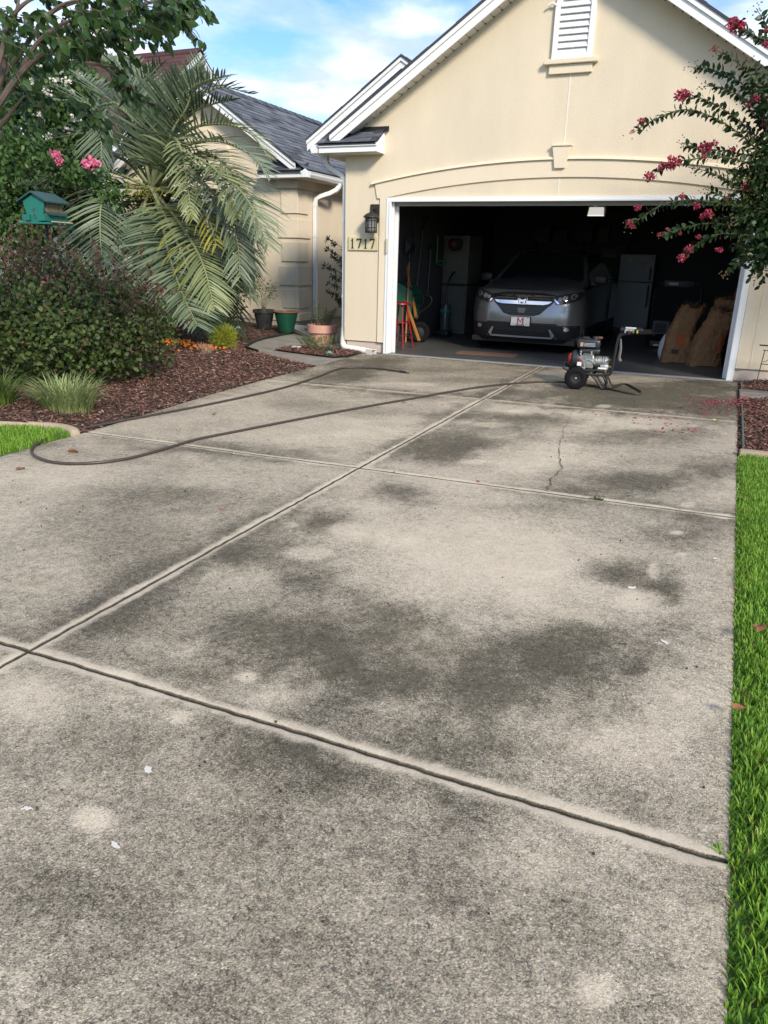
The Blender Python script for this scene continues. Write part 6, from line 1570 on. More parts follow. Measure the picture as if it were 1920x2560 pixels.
wb(MB().box(.24, .34, .083, .0848, .245, .265), 'pump_label', LABELW); wb(MB().bbox(.05, .09, .07, .10, .20, .26, .006), 'drain_plug', ALU)
wb(MB().tube(smooth_path([(.20, .09, .30), (.14, .075, .35), (.07, .075, .33), (.08, .085, .27)], 12), .006, 6), 'fuel_line', pmat('fuel_line', (.25, .35, .3), .5))
wb(MB().tube(smooth_path([(.46, .04, .62), (.475, .03, .50), (.47, .03, .40), (.49, .03, .36)], 8), [.008, .014, .016, .018, .018, .02, .02, .02, .02][:9], 6), 'gun_holster', pmat('hose_pale', (.12, .115, .105), .6))

# ------------------------------------------------------------------ the hose
HOSE = pmat('hose_brown', (.046, .034, .027), .38, var=(50, .5), col2=(.09, .075, .06))
out = WM @ Vector((.33, .10, .205))
hp = [out, out + Vector((.03, -.04, -.05)), None]
H = [(1560, 962), (1588, 974), (1602, 983), (1592, 988), (1560, 983), (1515, 973), (1470, 965), (1400, 957), (1330, 958), (1260, 963), (1180, 973), (1090, 988), (1020, 1001), (950, 1013), (830, 1035), (700, 1060), (600, 1080), (500, 1100), (440, 1117), (380, 1135), (320, 1150), (250, 1160), (180, 1163), (130, 1159), (95, 1148), (80, 1135), (85, 1120), (110, 1104), (150, 1089), (220, 1072), (300, 1056), (400, 1037), (500, 1018), (600, 997), (700, 974), (760, 956), (805, 940), (835, 928), (860, 922), (900, 921), (950, 924), (1000, 931)]
pts = [out, out + Vector((.05, -.05, -.05)), out + Vector((.12, -.10, -.13))]
for px, py in H:
    q = gnd(px, py); pts.append(Vector((q.x, q.y, q.z + .012)))
hs = thing('pressure_hose', 'long brown hose looping over the driveway from the pressure washer', 'hose', pts[10])
path = smooth_path(pts, 6 * (len(pts) - 1))
for p in path[14:]: p.z = max(p.z, float(gz(p.x, p.y)) + .0125)
MB().tube(path, .0125, 10).build('hose_tube', HOSE, hs, smooth='all')
e = path[-1]; d = (path[-1] - path[-3]).normalized()
MB().tube([e, e + d * .03, e + d * .09], [.016, .018, .015], 10).tube([e + d * .09, e + d * .13], .010, 8).build('coupling', BLACKP, hs, smooth=True)
MB().tube([e + d * .125, e + d * .15], .013, 8).build('brass_tip', BRASS, hs)

# ------------------------------------------------------------------ the car
CX, CY0 = -2.93, 12.22
car = thing('car', 'silver SUV with chrome grille parked nose out in the garage', 'car', (CX, CY0 + 2, FLZ))
SILV = pmat('silver_paint', (.23, .24, .255), .28, metal=.75, coat=.6); CBLK = pmat('car_black_trim', (.012, .012, .013), .45); CHROME = pmat('chrome', (.72, .73, .75), .10, metal=1.0); CGL = pmat('car_glass', (.010, .012, .014), .06, spec=.6); HLG = pmat('headlight_lens', (.025, .027, .03), .08, spec=.7, coat=.6); LAMPW = pmat('lamp_reflector', (.75, .76, .78), .15, metal=.8)
CT = Matrix.Translation((CX, CY0, FLZ))
def cb(m, nm, mat, parent=None, **k):
    m.v = [tuple(CT @ Vector(v)) for v in m.v]; return m.build(nm, mat, parent or car, **k)
ZP = [.18, .26, .36, .46, .56, .66, .76, .86, .93, .985, 1.01]; YP = [.12, .055, .025, .008, .0, .006, .022, .05, .085, .15, .21]
def yf(x, z):
    return float(np.interp(z, ZP, YP)) + .10 * (abs(x) / .92) ** 2 + .30 * (abs(x) / .92) ** 7
def hw(z): return float(np.interp(z, [.18, .3, .5, .75, .92, 1.01], [.86, .905, .925, .925, .91, .88]))
mb = MB(); us_ = np.concatenate([[-1.0, -1.0, -1.0, -1.0], np.linspace(-1, 1, 33), [1.0, 1.0, 1.0, 1.0]]); yb_ = [4.45, 3.0, 1.6, .75]; cols = len(us_)
for z in ZP:
    for j, u in enumerate(us_):
        x = u * hw(z)
        if j < 4: y = yb_[j]
        elif j >= cols - 4: y = yb_[cols - 1 - j]
        else: y = yf(x, z)
        mb.v.append((x, y, z + (.06 * min(1, max(0, (y - .5) / 1.0)) if z > .95 else 0)))
for i in range(len(ZP) - 1):
    for j in range(cols - 1): mb.f.append((i * cols + j, i * cols + j + 1, (i + 1) * cols + j + 1, (i + 1) * cols + j))
cb(mb, 'body', SILV, smooth='all')
mb = MB(); ny, nx = 10, 17
for i in range(ny):
    t = i / (ny - 1)
    for j in range(nx):
        u = -1 + 2 * j / (nx - 1); w_ = .885 - .10 * t; x = u * w_
        y0_ = yf(u * .88, 1.01) - .012; y = y0_ + (1.22 + .10 * u * u * -1 - y0_) * t
        z = 1.006 + .15 * t ** .75 - (.05 * abs(u) ** 3) * (1 - .3 * t) + .012 * (abs(u) < .62) + .035 * t * (1 - u * u)
        mb.v.append((x, y, z))
for i in range(ny - 1):
    for j in range(nx - 1): mb.f.append((i * nx + j, i * nx + j + 1, (i + 1) * nx + j + 1, (i + 1) * nx + j))
cb(mb, 'hood', SILV, smooth='all')
cb(MB().box(-.80, .80, .75, 4.3, .95, 1.05), 'cowl', CBLK)
# cabin
ST = [(1.12, 1.10, .80), (1.95, 1.565, .615), (2.3, 1.625, .60), (3.4, 1.64, .60), (4.2, 1.52, .585), (4.5, 1.15, .70)]
mb = MB()
for y, z, w_ in ST[1:]: mb.v += [(-w_, y, z - .03), (-w_ * .85, y, z), (0, y, z + .02), (w_ * .85, y, z), (w_, y, z - .03)]
for i in range(len(ST) - 2):
    for j in range(4): mb.f.append((i * 5 + j, i * 5 + j + 1, (i + 1) * 5 + j + 1, (i + 1) * 5 + j))
cb(mb, 'roof', SILV, smooth='all')
cb(MB().add([(-.74, 1.16, 1.135), (0, 1.10, 1.165), (.74, 1.16, 1.135), (.575, 1.95, 1.56), (0, 1.90, 1.59), (-.575, 1.95, 1.56)], [(0, 1, 4, 5), (1, 2, 3, 4)]), 'windscreen', CGL, smooth='all')
for s in (-1, 1):
    cb(MB().tube([(s * .79, 1.12, 1.07), (s * .62, 1.90, 1.535), (s * .605, 2.3, 1.60)], [.045, .035, .035], 8), 'pillar', SILV, smooth=True)
    cb(MB().add([(s * .84, 1.3, 1.06), (s * .84, 4.3, 1.08), (s * .62, 4.15, 1.50), (s * .62, 2.05, 1.56)], [(0, 1, 2, 3)]), 'side_window', CGL)
    mr = cb(MB().bbox(s * 1.0 - .11, s * 1.0 + .11, 1.28, 1.43, 1.10, 1.25, .045), 'mirror', CBLK, smooth=True)
    cb(MB().box(min(s * .86, s * .95), max(s * .86, s * .95), 1.32, 1.38, 1.09, 1.13), 'mirror_arm', CBLK, mr)
    for yy in (.86, 3.5):
        wt = cb(MB().lathe([(.20, -.10), (.30, -.11), (.335, -.09), (.345, 0), (.335, .09), (.30, .11), (.20, .10)], (s * .80, yy, .345), 30, M=Matrix.Rotation(R_(90), 4, 'Y')), 'wheel', RUB, smooth=True)
        cb(MB().lathe([(.001, s * .09), (.19, s * .07), (.21, s * .10), (.21, -.05), (.001, -.05)], (s * .80, yy, .345), 24, M=Matrix.Rotation(R_(90), 4, 'Y')), 'rim', ALU, wt, smooth=True)
    cb(MB().box(min(s * .86, s * .933), max(s * .86, s * .933), .62, 4.3, .17, .40), 'side_cladding', CBLK)
    cb(MB().tube([(s * .57, 2.2, 1.66), (s * .57, 2.4, 1.69), (s * .57, 3.8, 1.68), (s * .57, 4.0, 1.63)], .014, 6), 'roof_rail', CBLK)
cb(MB().box(-.86, .86, .20, 4.3, .16, .24), 'underbody', CBLK)
cb(MB().box(-.68, .68, 2.2, 2.3, 1.0, 1.3), 'dashboard_back', CBLK)
for s in (-.36, .36):
    se = cb(MB().bbox(s - .22, s + .22, 2.3, 2.42, .9, 1.28, .05), 'seat_back', CBLK, smooth=True); cb(MB().bbox(s - .12, s + .12, 2.31, 2.41, 1.30, 1.46, .04), 'head_rest', CBLK, se, smooth=True)
cb(MB().bbox(-.12, .12, 1.72, 1.75, 1.40, 1.46, .012), 'inner_mirror', CBLK)
def patch(poly, off, th=.012):
    bm = bmesh.new(); f = bm.faces.new([bm.verts.new((x, 0, z)) for x, z in poly]); bmesh.ops.triangulate(bm, faces=[f])
    for _ in range(5):
        es = [e for e in bm.edges if e.calc_length() > .04]
        if not es: break
        bmesh.ops.subdivide_edges(bm, edges=es, cuts=1); bmesh.ops.triangulate(bm, faces=[f for f in bm.faces if len(f.verts) > 3])
    ex = bmesh.ops.extrude_face_region(bm, geom=list(bm.faces)); new = {g_ for g_ in ex['geom'] if isinstance(g_, bmesh.types.BMVert)}
    for v in bm.verts: v.co.y = yf(v.co.x, v.co.z) - off + (th if v not in new else 0)
    bm.verts.index_update(); m = MB(); m.add([v.co[:] for v in bm.verts], [[v.index for v in f.verts] for f in bm.faces]); bm.free(); return m
mirror = lambda P: [(-x, z) for x, z in P][::-1]
gr = cb(patch([(-.56, .93), (-.30, .965), (.30, .965), (.56, .93), (.46, .79), (.40, .745), (.30, .64), (.20, .61), (-.20, .61), (-.30, .64), (-.40, .745), (-.46, .79)], .010), 'grille', CBLK)
for P in ([(-.50, .925), (-.16, .935), (.16, .935), (.50, .925), (.50, .912), (.16, .905), (-.16, .905), (-.50, .912)], [(-.47, .842), (-.20, .842), (.20, .842), (.47, .842), (.42, .805), (.34, .788), (-.34, .788), (-.42, .805)], [(-.42, .888), (-.14, .888), (-.14, .872), (-.44, .870)], [(.42, .888), (.44, .870), (.14, .872), (.14, .888)]):
    cb(patch(P, .034, .022), 'chrome_bar', CHROME, gr)
for k in range(4): cb(patch([(-.33 + .03 * k, .725 - .028 * k), (.33 - .03 * k, .725 - .028 * k), (.33 - .03 * k, .714 - .028 * k), (-.33 + .03 * k, .714 - .028 * k)], .02), 'grille_slat', pmat('grille_slat', (.03, .03, .032), .4) if k == 0 else bpy.data.materials['grille_slat'], gr)
cb(patch([(-.07, .73), (.07, .73), (.05, .655), (-.05, .655)], .024), 'sensor_cover', pmat('sensor_grey', (.10, .10, .105), .35), gr)
em = cb(patch([(-.070, .905), (.070, .905), (.083, .895), (.072, .80), (.060, .787), (-.060, .787), (-.072, .80), (-.083, .895)], .046, .014), 'emblem', CHROME, gr)
cb(patch([(-.062, .893), (.062, .893), (.070, .886), (.060, .806), (.050, .799), (-.050, .799), (-.060, .806), (-.070, .886)], .0475, .004), 'emblem_field', CBLK, em)
cb(patch([(-.058, .893), (-.034, .893), (-.028, .856), (.028, .856), (.034, .893), (.058, .893), (.046, .80), (.022, .80), (.026, .838), (-.026, .838), (-.022, .80), (-.046, .80)], .054, .008), 'emblem_letter', CHROME, em)
for s in (1, -1):
    F = (lambda P: P) if s > 0 else mirror
    hl = cb(patch(F([(.455, .905), (.60, .955), (.76, .985), (.875, .995), (.885, .945), (.855, .875), (.74, .825), (.60, .80), (.53, .795)]), .008), 'headlight', HLG)
    cb(patch(F([(.47, .895), (.50, .905), (.585, .812), (.55, .808)]), .016), 'light_guide', CHROME, hl)
    for cx_, cz_, r_ in ((.775, .925, .042), (.655, .898, .038), (.585, .882, .030)):
        ring = [(cx_ + r_ * math.cos(a), cz_ + r_ * math.sin(a)) for a in np.linspace(0, math.tau, 19)[:-1]]; rin = [(cx_ + r_ * .62 * math.cos(a), cz_ + r_ * .62 * math.sin(a)) for a in np.linspace(0, math.tau, 19)[:-1]]
        lr = cb(patch(F(ring), .020, .010), 'lamp_ring', LAMPW, hl)
        cb(patch(F(rin), .0225, .004), 'lamp_core', HLG if cx_ > .7 else LAMPW, hl)
    cb(patch(F([(.66, .85), (.86, .90), (.865, .91), (.66, .862)]), .014), 'light_strip', CHROME, hl)
    cb(patch(F([(.50, .50), (.60, .475), (.90, .475), (.90, .31), (.84, .265), (.60, .255), (.56, .30)]), .006), 'fog_recess', CBLK)
    fg = [(.72 + .042 * math.cos(a), .415 + .030 * math.sin(a)) for a in np.linspace(0, math.tau, 17)[:-1]]
    fl = cb(patch(F(fg), .016), 'fog_light', LAMPW)
    cb(patch(F([(.66, .455), (.88, .455), (.88, .450), (.66, .450)]), .014), 'fog_trim', CHROME)
    cb(patch(F([(.60, .685), (.80, .74), (.905, .72), (.905, .70), (.80, .72), (.62, .665)]), .012, .014), 'bumper_crease', SILV)
cb(patch([(-.56, .50), (.56, .50), (.60, .47), (.55, .26), (-.55, .26), (-.60, .47)], .007), 'lower_intake', CBLK)
for k in range(6): cb(patch([(-.46, .435 - k * .024), (.46, .435 - k * .024), (.46, .428 - k * .024), (-.46, .428 - k * .024)], .014), 'intake_slat', bpy.data.materials['grille_slat'])
SKID = pmat('skid_silver', (.36, .36, .37), .4, metal=.5)
for Pq in ([(-.53, .285), (.53, .285), (.50, .258), (-.50, .258)], [(-.55, .315), (-.48, .41), (-.458, .41), (-.50, .2852), (-.53, .2852)], [(.50, .2852), (.458, .41), (.48, .41), (.55, .315), (.53, .2852)]): cb(patch(Pq, .022, .016), 'skid_trim', SKID)
cb(patch([(-.80, .256), (.80, .256), (.78, .185), (-.78, .185)], .010, .012), 'lower_lip', CBLK)
pl = cb(MB().bbox(-.165, .165, -.030, -.018, .44, .60, .004), 'number_plate', pmat('plate_frame', (.02, .02, .02), .4))
cb(MB().box(-.153, .153, -.034, -.0305, .452, .588), 'plate_face', pmat('plate_white', (.72, .70, .64), .45), pl)
PRED = pmat('plate_red', (.45, .02, .03), .5); PGOLD = pmat('plate_gold', (.35, .26, .10), .5)
Mg = [(-.060, .478), (-.022, .478), (-.022, .484), (-.034, .486), (-.034, .558), (.0, .492), (.034, .560), (.034, .486), (.020, .484), (.020, .478), (.062, .478), (.062, .484), (.052, .486), (.052, .570), (.062, .573), (.062, .579), (.030, .579), (.0, .520), (-.030, .579), (-.062, .579), (-.062, .573), (-.050, .570), (-.050, .486), (-.060, .484)]
cb(MB().prism([(x + .0, z - .0) for x, z in Mg], .002, O=(0, -.0342, 0)), 'plate_letter', PRED, pl)
cb(MB().box(-.07, .07, -.0352, -.0342, .456, .470), 'plate_strip', CBLK, pl)
for s in (-1, 1): cb(MB().tube([(s * .08, -.0348, .466), (s * .11, -.0348, .485), (s * .135, -.0348, .47)], .003, 4), 'plate_scroll', PGOLD, pl); 
for s in (-1, 1): cb(MB().box(s * .12 - .012, s * .12 + .012, -.0352, -.0342, .572, .580), 'plate_bolt', PGOLD, pl)

# ------------------------------------------------------------------ inside the garage
WOOD = pmat('orange_wood', (.42, .18, .045), .5, var=(30, .5), col2=(.30, .12, .03), stretch=(1, 1, .1)); WOOD2 = pmat('shovel_wood', (.38, .17, .07), .5, var=(30, .5), col2=(.28, .12, .05)); REDM = pmat('red_metal', (.24, .010, .016), .4); GRNP = pmat('barrow_green', (.012, .12, .07), .45)
wbw = Vector((-5.02, 12.95, FLZ)); t = thing('wheelbarrow', 'green wheelbarrow with orange wooden handles stood on end by the left wall', 'wheelbarrow', wbw)
RY = Matrix.Rotation(R_(90), 4, 'X') @ Matrix.Rotation(R_(20), 4, 'Y')
wc_ = at(1049, 826, 12.85); wc_.z = FLZ + .185
ty = MB().lathe([(.09, -.035), (.15, -.045), (.178, -.03), (.185, 0), (.178, .03), (.15, .045), (.09, .035)], wc_, 32, M=RY).build('wheel', RUB, t, smooth=True)
MB().lathe([(.001, -.03), (.03, -.03), (.05, -.01), (.09, -.02), (.095, .02), (.001, .03)], wc_, 24, M=RY).build('rim', STEELB, ty, smooth=True)
for (x0, y0, ya), (x1, y1, yb) in (((992, 690, 12.9), (1048, 852, 12.45)), ((1015, 662, 13.1), (1041, 795, 12.7))):
    a, b = at(x0, y0, ya), at(x1, y1, yb); d = (a - b).normalized(); a = a + d * .35
    mb = MB(); u = d.cross(Vector((0, 1, 0))).normalized(); v = d.cross(u)
    mb.add([p + u * su * .022 + v * sv * .022 for p in (a, b) for su, sv in ((-1, -1), (1, -1), (1, 1), (-1, 1))], [(0, 1, 2, 3), (7, 6, 5, 4)] + [(i, (i + 1) % 4, 4 + (i + 1) % 4, 4 + i) for i in range(4)])
    hb = mb.build('handle', WOOD, t, bevel=.006); MB().tube([b, b - d * .035], .016, 8).build('bolt', STEELB, hb)
mb = MB()
tx, ty_, tz = -5.14, 13.0, FLZ + .30
ringo = [(-.16, -.32, .0), (-.16, .32, .0), (-.16, .36, .75), (-.16, -.36, .75)]; ringi = [(.08, -.2, .12), (.08, .2, .12), (.08, .24, .6), (.08, -.24, .6)]
mb.add([(tx + a, ty_ + b, tz + c) for a, b, c in ringo + ringi], [(4, 5, 6, 7)] + [(i, (i + 1) % 4, 4 + (i + 1) % 4, 4 + i) for i in range(4)])
mb.build('tray', GRNP, t, bevel=.03)
z5 = lambda x, y, Y: at(960 + x * .3255, 480 + y * .3255, Y)
MB().tube(smooth_path([z5(210, 795, 12.9), z5(290, 795, 12.8), z5(305, 830, 12.8), z5(280, 880, 12.8), z5(230, 915, 12.8)], 14), .011, 6).tube(smooth_path([z5(230, 790, 12.7), z5(340, 795, 12.6), z5(368, 830, 12.6), z5(340, 880, 12.6), z5(250, 940, 12.6)], 14), .011, 6).build('leg_frame', STEELB, t, smooth=True)
a, b = at(1023, 655, 12.75), at(1014, 850, 12.6); b.z = FLZ + .01; t = thing('shovel', 'wooden handled shovel leaning upright beside the wheelbarrow', 'shovel', b)
MB().tube([b, a], [.017, .015], 10).build('handle', WOOD2, t, smooth=True); d = (a - b).normalized(); MB().tube([a, a + d * .14], [.024, .03], 8).build('socket', STEELB, t, smooth=True)
MB().add([a + d * .14 + Vector((-.08, 0, 0)), a + d * .14 + Vector((.08, .03, 0)), a + d * .36 + Vector((.09, .03, 0)), a + d * .44, a + d * .36 + Vector((-.09, 0, 0)), a + d * .25 + Vector((0, .05, 0))], [(0, 1, 5), (1, 2, 5), (2, 3, 5), (3, 4, 5), (4, 0, 5)]).build('blade', STEELB, t)
t = thing('stool', 'red metal shop stool just inside the left door post', 'stool', (-4.93, 11.86, FLZ)); sc = Vector((-4.90, 11.86, 0))
MB().lathe([(.001, .86), (.15, .86), (.175, .85), (.18, .835), (.165, .82), (.001, .82)], sc, 28).build('seat', REDM, t, smooth=True)
for k in range(4):
    a = R_(38 + 90 * k); u = Vector((math.cos(a), math.sin(a), 0)); MB().tube([sc + u * .10 + Vector((0, 0, .82)), sc + u * .25 + Vector((0, 0, FLZ))], .015, 8).build('leg', REDM, t, smooth=True)
for z, r in ((.54, .165), (.33, .20)): MB().tube([sc + Vector((r * math.cos(a), r * math.sin(a), z)) for a in np.linspace(0, math.tau, 25)], .009, 6).build('rung', REDM if z > .5 else STEELB, t, smooth=True)
# wall tools
def pole(name, label, a, b, r, mat, extra=None):
    t = thing(name, label, 'tool', b); MB().tube([a, b], r, 7).build('handle', mat, t, smooth=True)
    if extra: extra(t, Vector(a), Vector(b))
    return t
def rake_head(t, a, b):
    d = (a - b).normalized()
    for k in range(9): MB().tube([a, a + d * .18 + Vector((0, (k - 4) * .03, 0)), a + d * .30 + Vector((.03, (k - 4) * .05, 0))], .004, 4).build('tine', STEELB, t)
GREYH = pmat('tool_grey', (.10, .10, .105), .5)
def hoe_head(t, a, b): MB().box(a.x - .01, a.x + .08, a.y - .07, a.y + .07, a.z - .02, a.z + .06).build('head', STEELB, t)
def wallpt(x, y): return atx(960 + x * .3255, 480 + y * .3255, -5.24)
pole('leaf_rake', 'grey leaf rake hanging on the left garage wall', wallpt(300, 300), wallpt(246, 775), .010, GREYH, rake_head)
pole('hoe', 'thin hoe hanging on the left garage wall nearer the cabinet', wallpt(362, 430), wallpt(334, 795), .011, GREYH, hoe_head)
t = thing('loppers', 'black handled loppers hanging high on the left garage wall', 'tool', wallpt(235, 490))
for s in (-1, 1): MB().tube([wallpt(235, 260), wallpt(235 + s * 9, 400), wallpt(235 + s * 8, 490)], [.009, .011, .017], 7).build('handle', BLACKP, t)
MB().tube([wallpt(235, 260), wallpt(228, 210)], [.016, .004], 6).build('blade', GREYH, t)
# cabinet
BEIG = pmat('cabinet_beige', (.17, .17, .145), .6, var=(3, .3)); 
cab = thing('storage_cabinet', 'tall beige plastic storage cabinet against the left garage wall', 'cabinet', (-5.0, 15.3, FLZ))
MB().bbox(-5.28, -4.74, 14.95, 15.85, FLZ, 2.02, .012).build('carcass', BEIG, cab)
for z0, z1 in ((.20, 1.05), (1.12, 1.95)):
    dr = MB().bbox(-5.25, -4.77, 14.925, 14.9495, z0, z1, .008).build('door', BEIG, cab); MB().bbox(-5.19, -4.83, 14.912, 14.9245, z0 + .07, z1 - .07, .008).build('door_panel', BEIG, dr)
MB().box(-5.285, -4.725, 14.905, 14.923, 1.065, 1.105).box(-4.735, -4.722, 14.924, 15.85, 1.065, 1.105).build('strap', BLACKP, cab)
vc = Vector((-4.98, 14.35, FLZ)); t = thing('vacuum_cleaner', 'black upright vacuum cleaner in front of the beige cabinet', 'vacuum cleaner', vc)
MB().bbox(vc.x - .14, vc.x + .14, vc.y - .16, vc.y + .14, FLZ, FLZ + .11, .03).build('floor_head', BLACKP, t, smooth=True)
MB().lathe([(.001, .10), (.10, .10), (.105, .2), (.10, .52), (.085, .60), (.001, .62)], (vc.x, vc.y + .05, FLZ), 20).build('dust_bin', pmat('bin_smoke', (.06, .09, .09), .2), t, smooth=True)
MB().lathe([(.106, .45), (.112, .47), (.106, .52)], (vc.x, vc.y + .05, FLZ), 20).build('teal_band', pmat('band_teal', (.02, .22, .24), .4), t, smooth=True)
MB().tube(smooth_path([(vc.x, vc.y + .08, FLZ + .55), (vc.x - .02, vc.y + .12, FLZ + .95), (vc.x + .08, vc.y + .08, FLZ + 1.15), (vc.x + .16, vc.y, FLZ + 1.22)], 10), [.03, .025, .02, .02, .02, .02, .02, .024, .026, .022][:10], 8).build('handle', BLACKP, t, smooth=True)
# hanging bits near the cabinet
c = wallpt(440, 545); t = tag(MB().tube([Vector((-5.15 + .10 * math.cos(a), 14.5, c.z + .045 * math.sin(a))) for a in np.linspace(0, math.tau, 22)], .014, 7).tube([(-5.25, 14.5, c.z), (-5.25, 14.5, c.z + .5)], .02, 6).build('hose_hanger', pmat('hanger_green', (.02, .17, .05), .5)), 'small green hanging hose loop beside the cabinet top', 'hose')
c = z5(550, 400, 14.6); t = thing('hanging_basket', 'dark basket with a red front hanging above the cabinet', 'basket', c)
MB().lathe([(.001, -.13), (.08, -.12), (.13, -.05), (.14, .06), (.10, .10), (.001, .11)], c, 18).build('basket_body', pmat('basket_dark', (.03, .025, .02), .8), t, smooth=True); MB().lathe([(.001, .0), (.04, .0), (.05, .03), (.001, .04)], (c.x, c.y - .15, c.z), 14, M=Matrix.Rotation(R_(90), 4, 'X')).build('red_badge', REDM, t)
tag(MB().bbox(-3.82, -2.86, 11.62, 12.02, FLZ + .001, FLZ + .014, .006, M=Matrix.Translation((-3.3, 11.8, 0)) @ Matrix.Rotation(R_(6), 4, 'Z') @ Matrix.Translation((3.3, -11.8, 0))).build('doormat', pmat('mat_brown', (.22, .115, .075), .95, var=(12, .8), col2=(.10, .055, .04), bump=(150, .6, .01))), 'worn reddish brown mat on the garage floor before the car', 'mat')
# fridge
FRW = pmat('fridge_white', (.34, .36, .38), .4)
a, b = at(1530, 820, 17.7), at(1616, 820, 17.7)
fr_ = thing('refrigerator', 'white top freezer refrigerator at the back of the garage', 'refrigerator', ((a.x + b.x) / 2, 18.0, FLZ)); x0, x1 = a.x, b.x
MB().bbox(x0, x1, 17.78, 18.45, FLZ + .02, 1.78, .012).build('cabinet', FRW, fr_)
for z0, z1 in ((FLZ + .12, 1.20), (1.215, 1.775)):
    d_ = MB().bbox(x0, x1, 17.70, 17.778, z0, z1, .014).build('door', FRW, fr_); MB().bbox(x1 - .09, x1 - .05, 17.655, 17.70, (z0 + .45) if z0 < 1 else z0 + .04, (z1 - .05) if z0 < 1 else z0 + .30, .01).build('handle', CBLK, d_)
MB().box(x0 + .02, x1 - .02, 17.76, 17.779, FLZ, FLZ + .10).build('kick_plate', CBLK, fr_)
for k, (u, z) in enumerate(((.15, 1.62), (.45, 1.55), (.6, 1.66))): MB().box(x0 + u, x0 + u + .10, 17.692, 17.6995, z, z + .08).build('magnet_note', pmat('note%d' % k, ((.5, .45, .4), (.5, .3, .3), (.3, .35, .45))[k], .7), fr_)
c = atz(1634, 822, FLZ); c = Vector((x1 + .30, 17.6, FLZ)); t = thing('air_filter_box', 'small white grilled box on the floor right of the refrigerator', 'box', c)
MB().bbox(c.x - .17, c.x + .17, c.y, c.y + .25, FLZ, FLZ + .30, .012).build('case', FRW, t); MB().box(c.x - .12, c.x + .12, c.y - .004, c.y - .0005, FLZ + .05, FLZ + .25).build('grille_back', CBLK, t)
for k in range(7): MB().box(c.x - .12, c.x + .12, c.y - .010, c.y - .0042, FLZ + .06 + k * .028, FLZ + .068 + k * .028).build('grille_slat', FRW, t)
# treadmill
tm = Vector((-.72, 14.6, FLZ)); t = thing('treadmill', 'black treadmill with curved handrails behind the paper bags', 'treadmill', tm)
MB().bbox(tm.x - .38, tm.x + .38, tm.y, tm.y + 1.6, FLZ, FLZ + .14, .03).build('deck', BLACKP, t, smooth=True)
for s in (-.38, .38):
    MB().tube(smooth_path([(tm.x + s, tm.y + .10, FLZ + .10), (tm.x + s * 1.03, tm.y + .06, .75), (tm.x + s, tm.y + .05, 1.13), (tm.x + s * .85, tm.y + .12, 1.24), (tm.x + s * .4, tm.y + .10, 1.26)], 16), .024, 8).build('upright', STEELB, t, smooth=True)
MB().bbox(tm.x - .26, tm.x + .26, tm.y + .06, tm.y + .20, 1.19, 1.32, .02).build('console', BLACKP, t, smooth=True); MB().box(tm.x - .18, tm.x - .02, tm.y + .053, tm.y + .0595, 1.23, 1.275).build('display', LABELG, t)
MB().box(tm.x - .30, tm.x + .10, tm.y - .02, tm.y - .001, FLZ + .05, FLZ + .075).build('trim_strip', ALU, t)
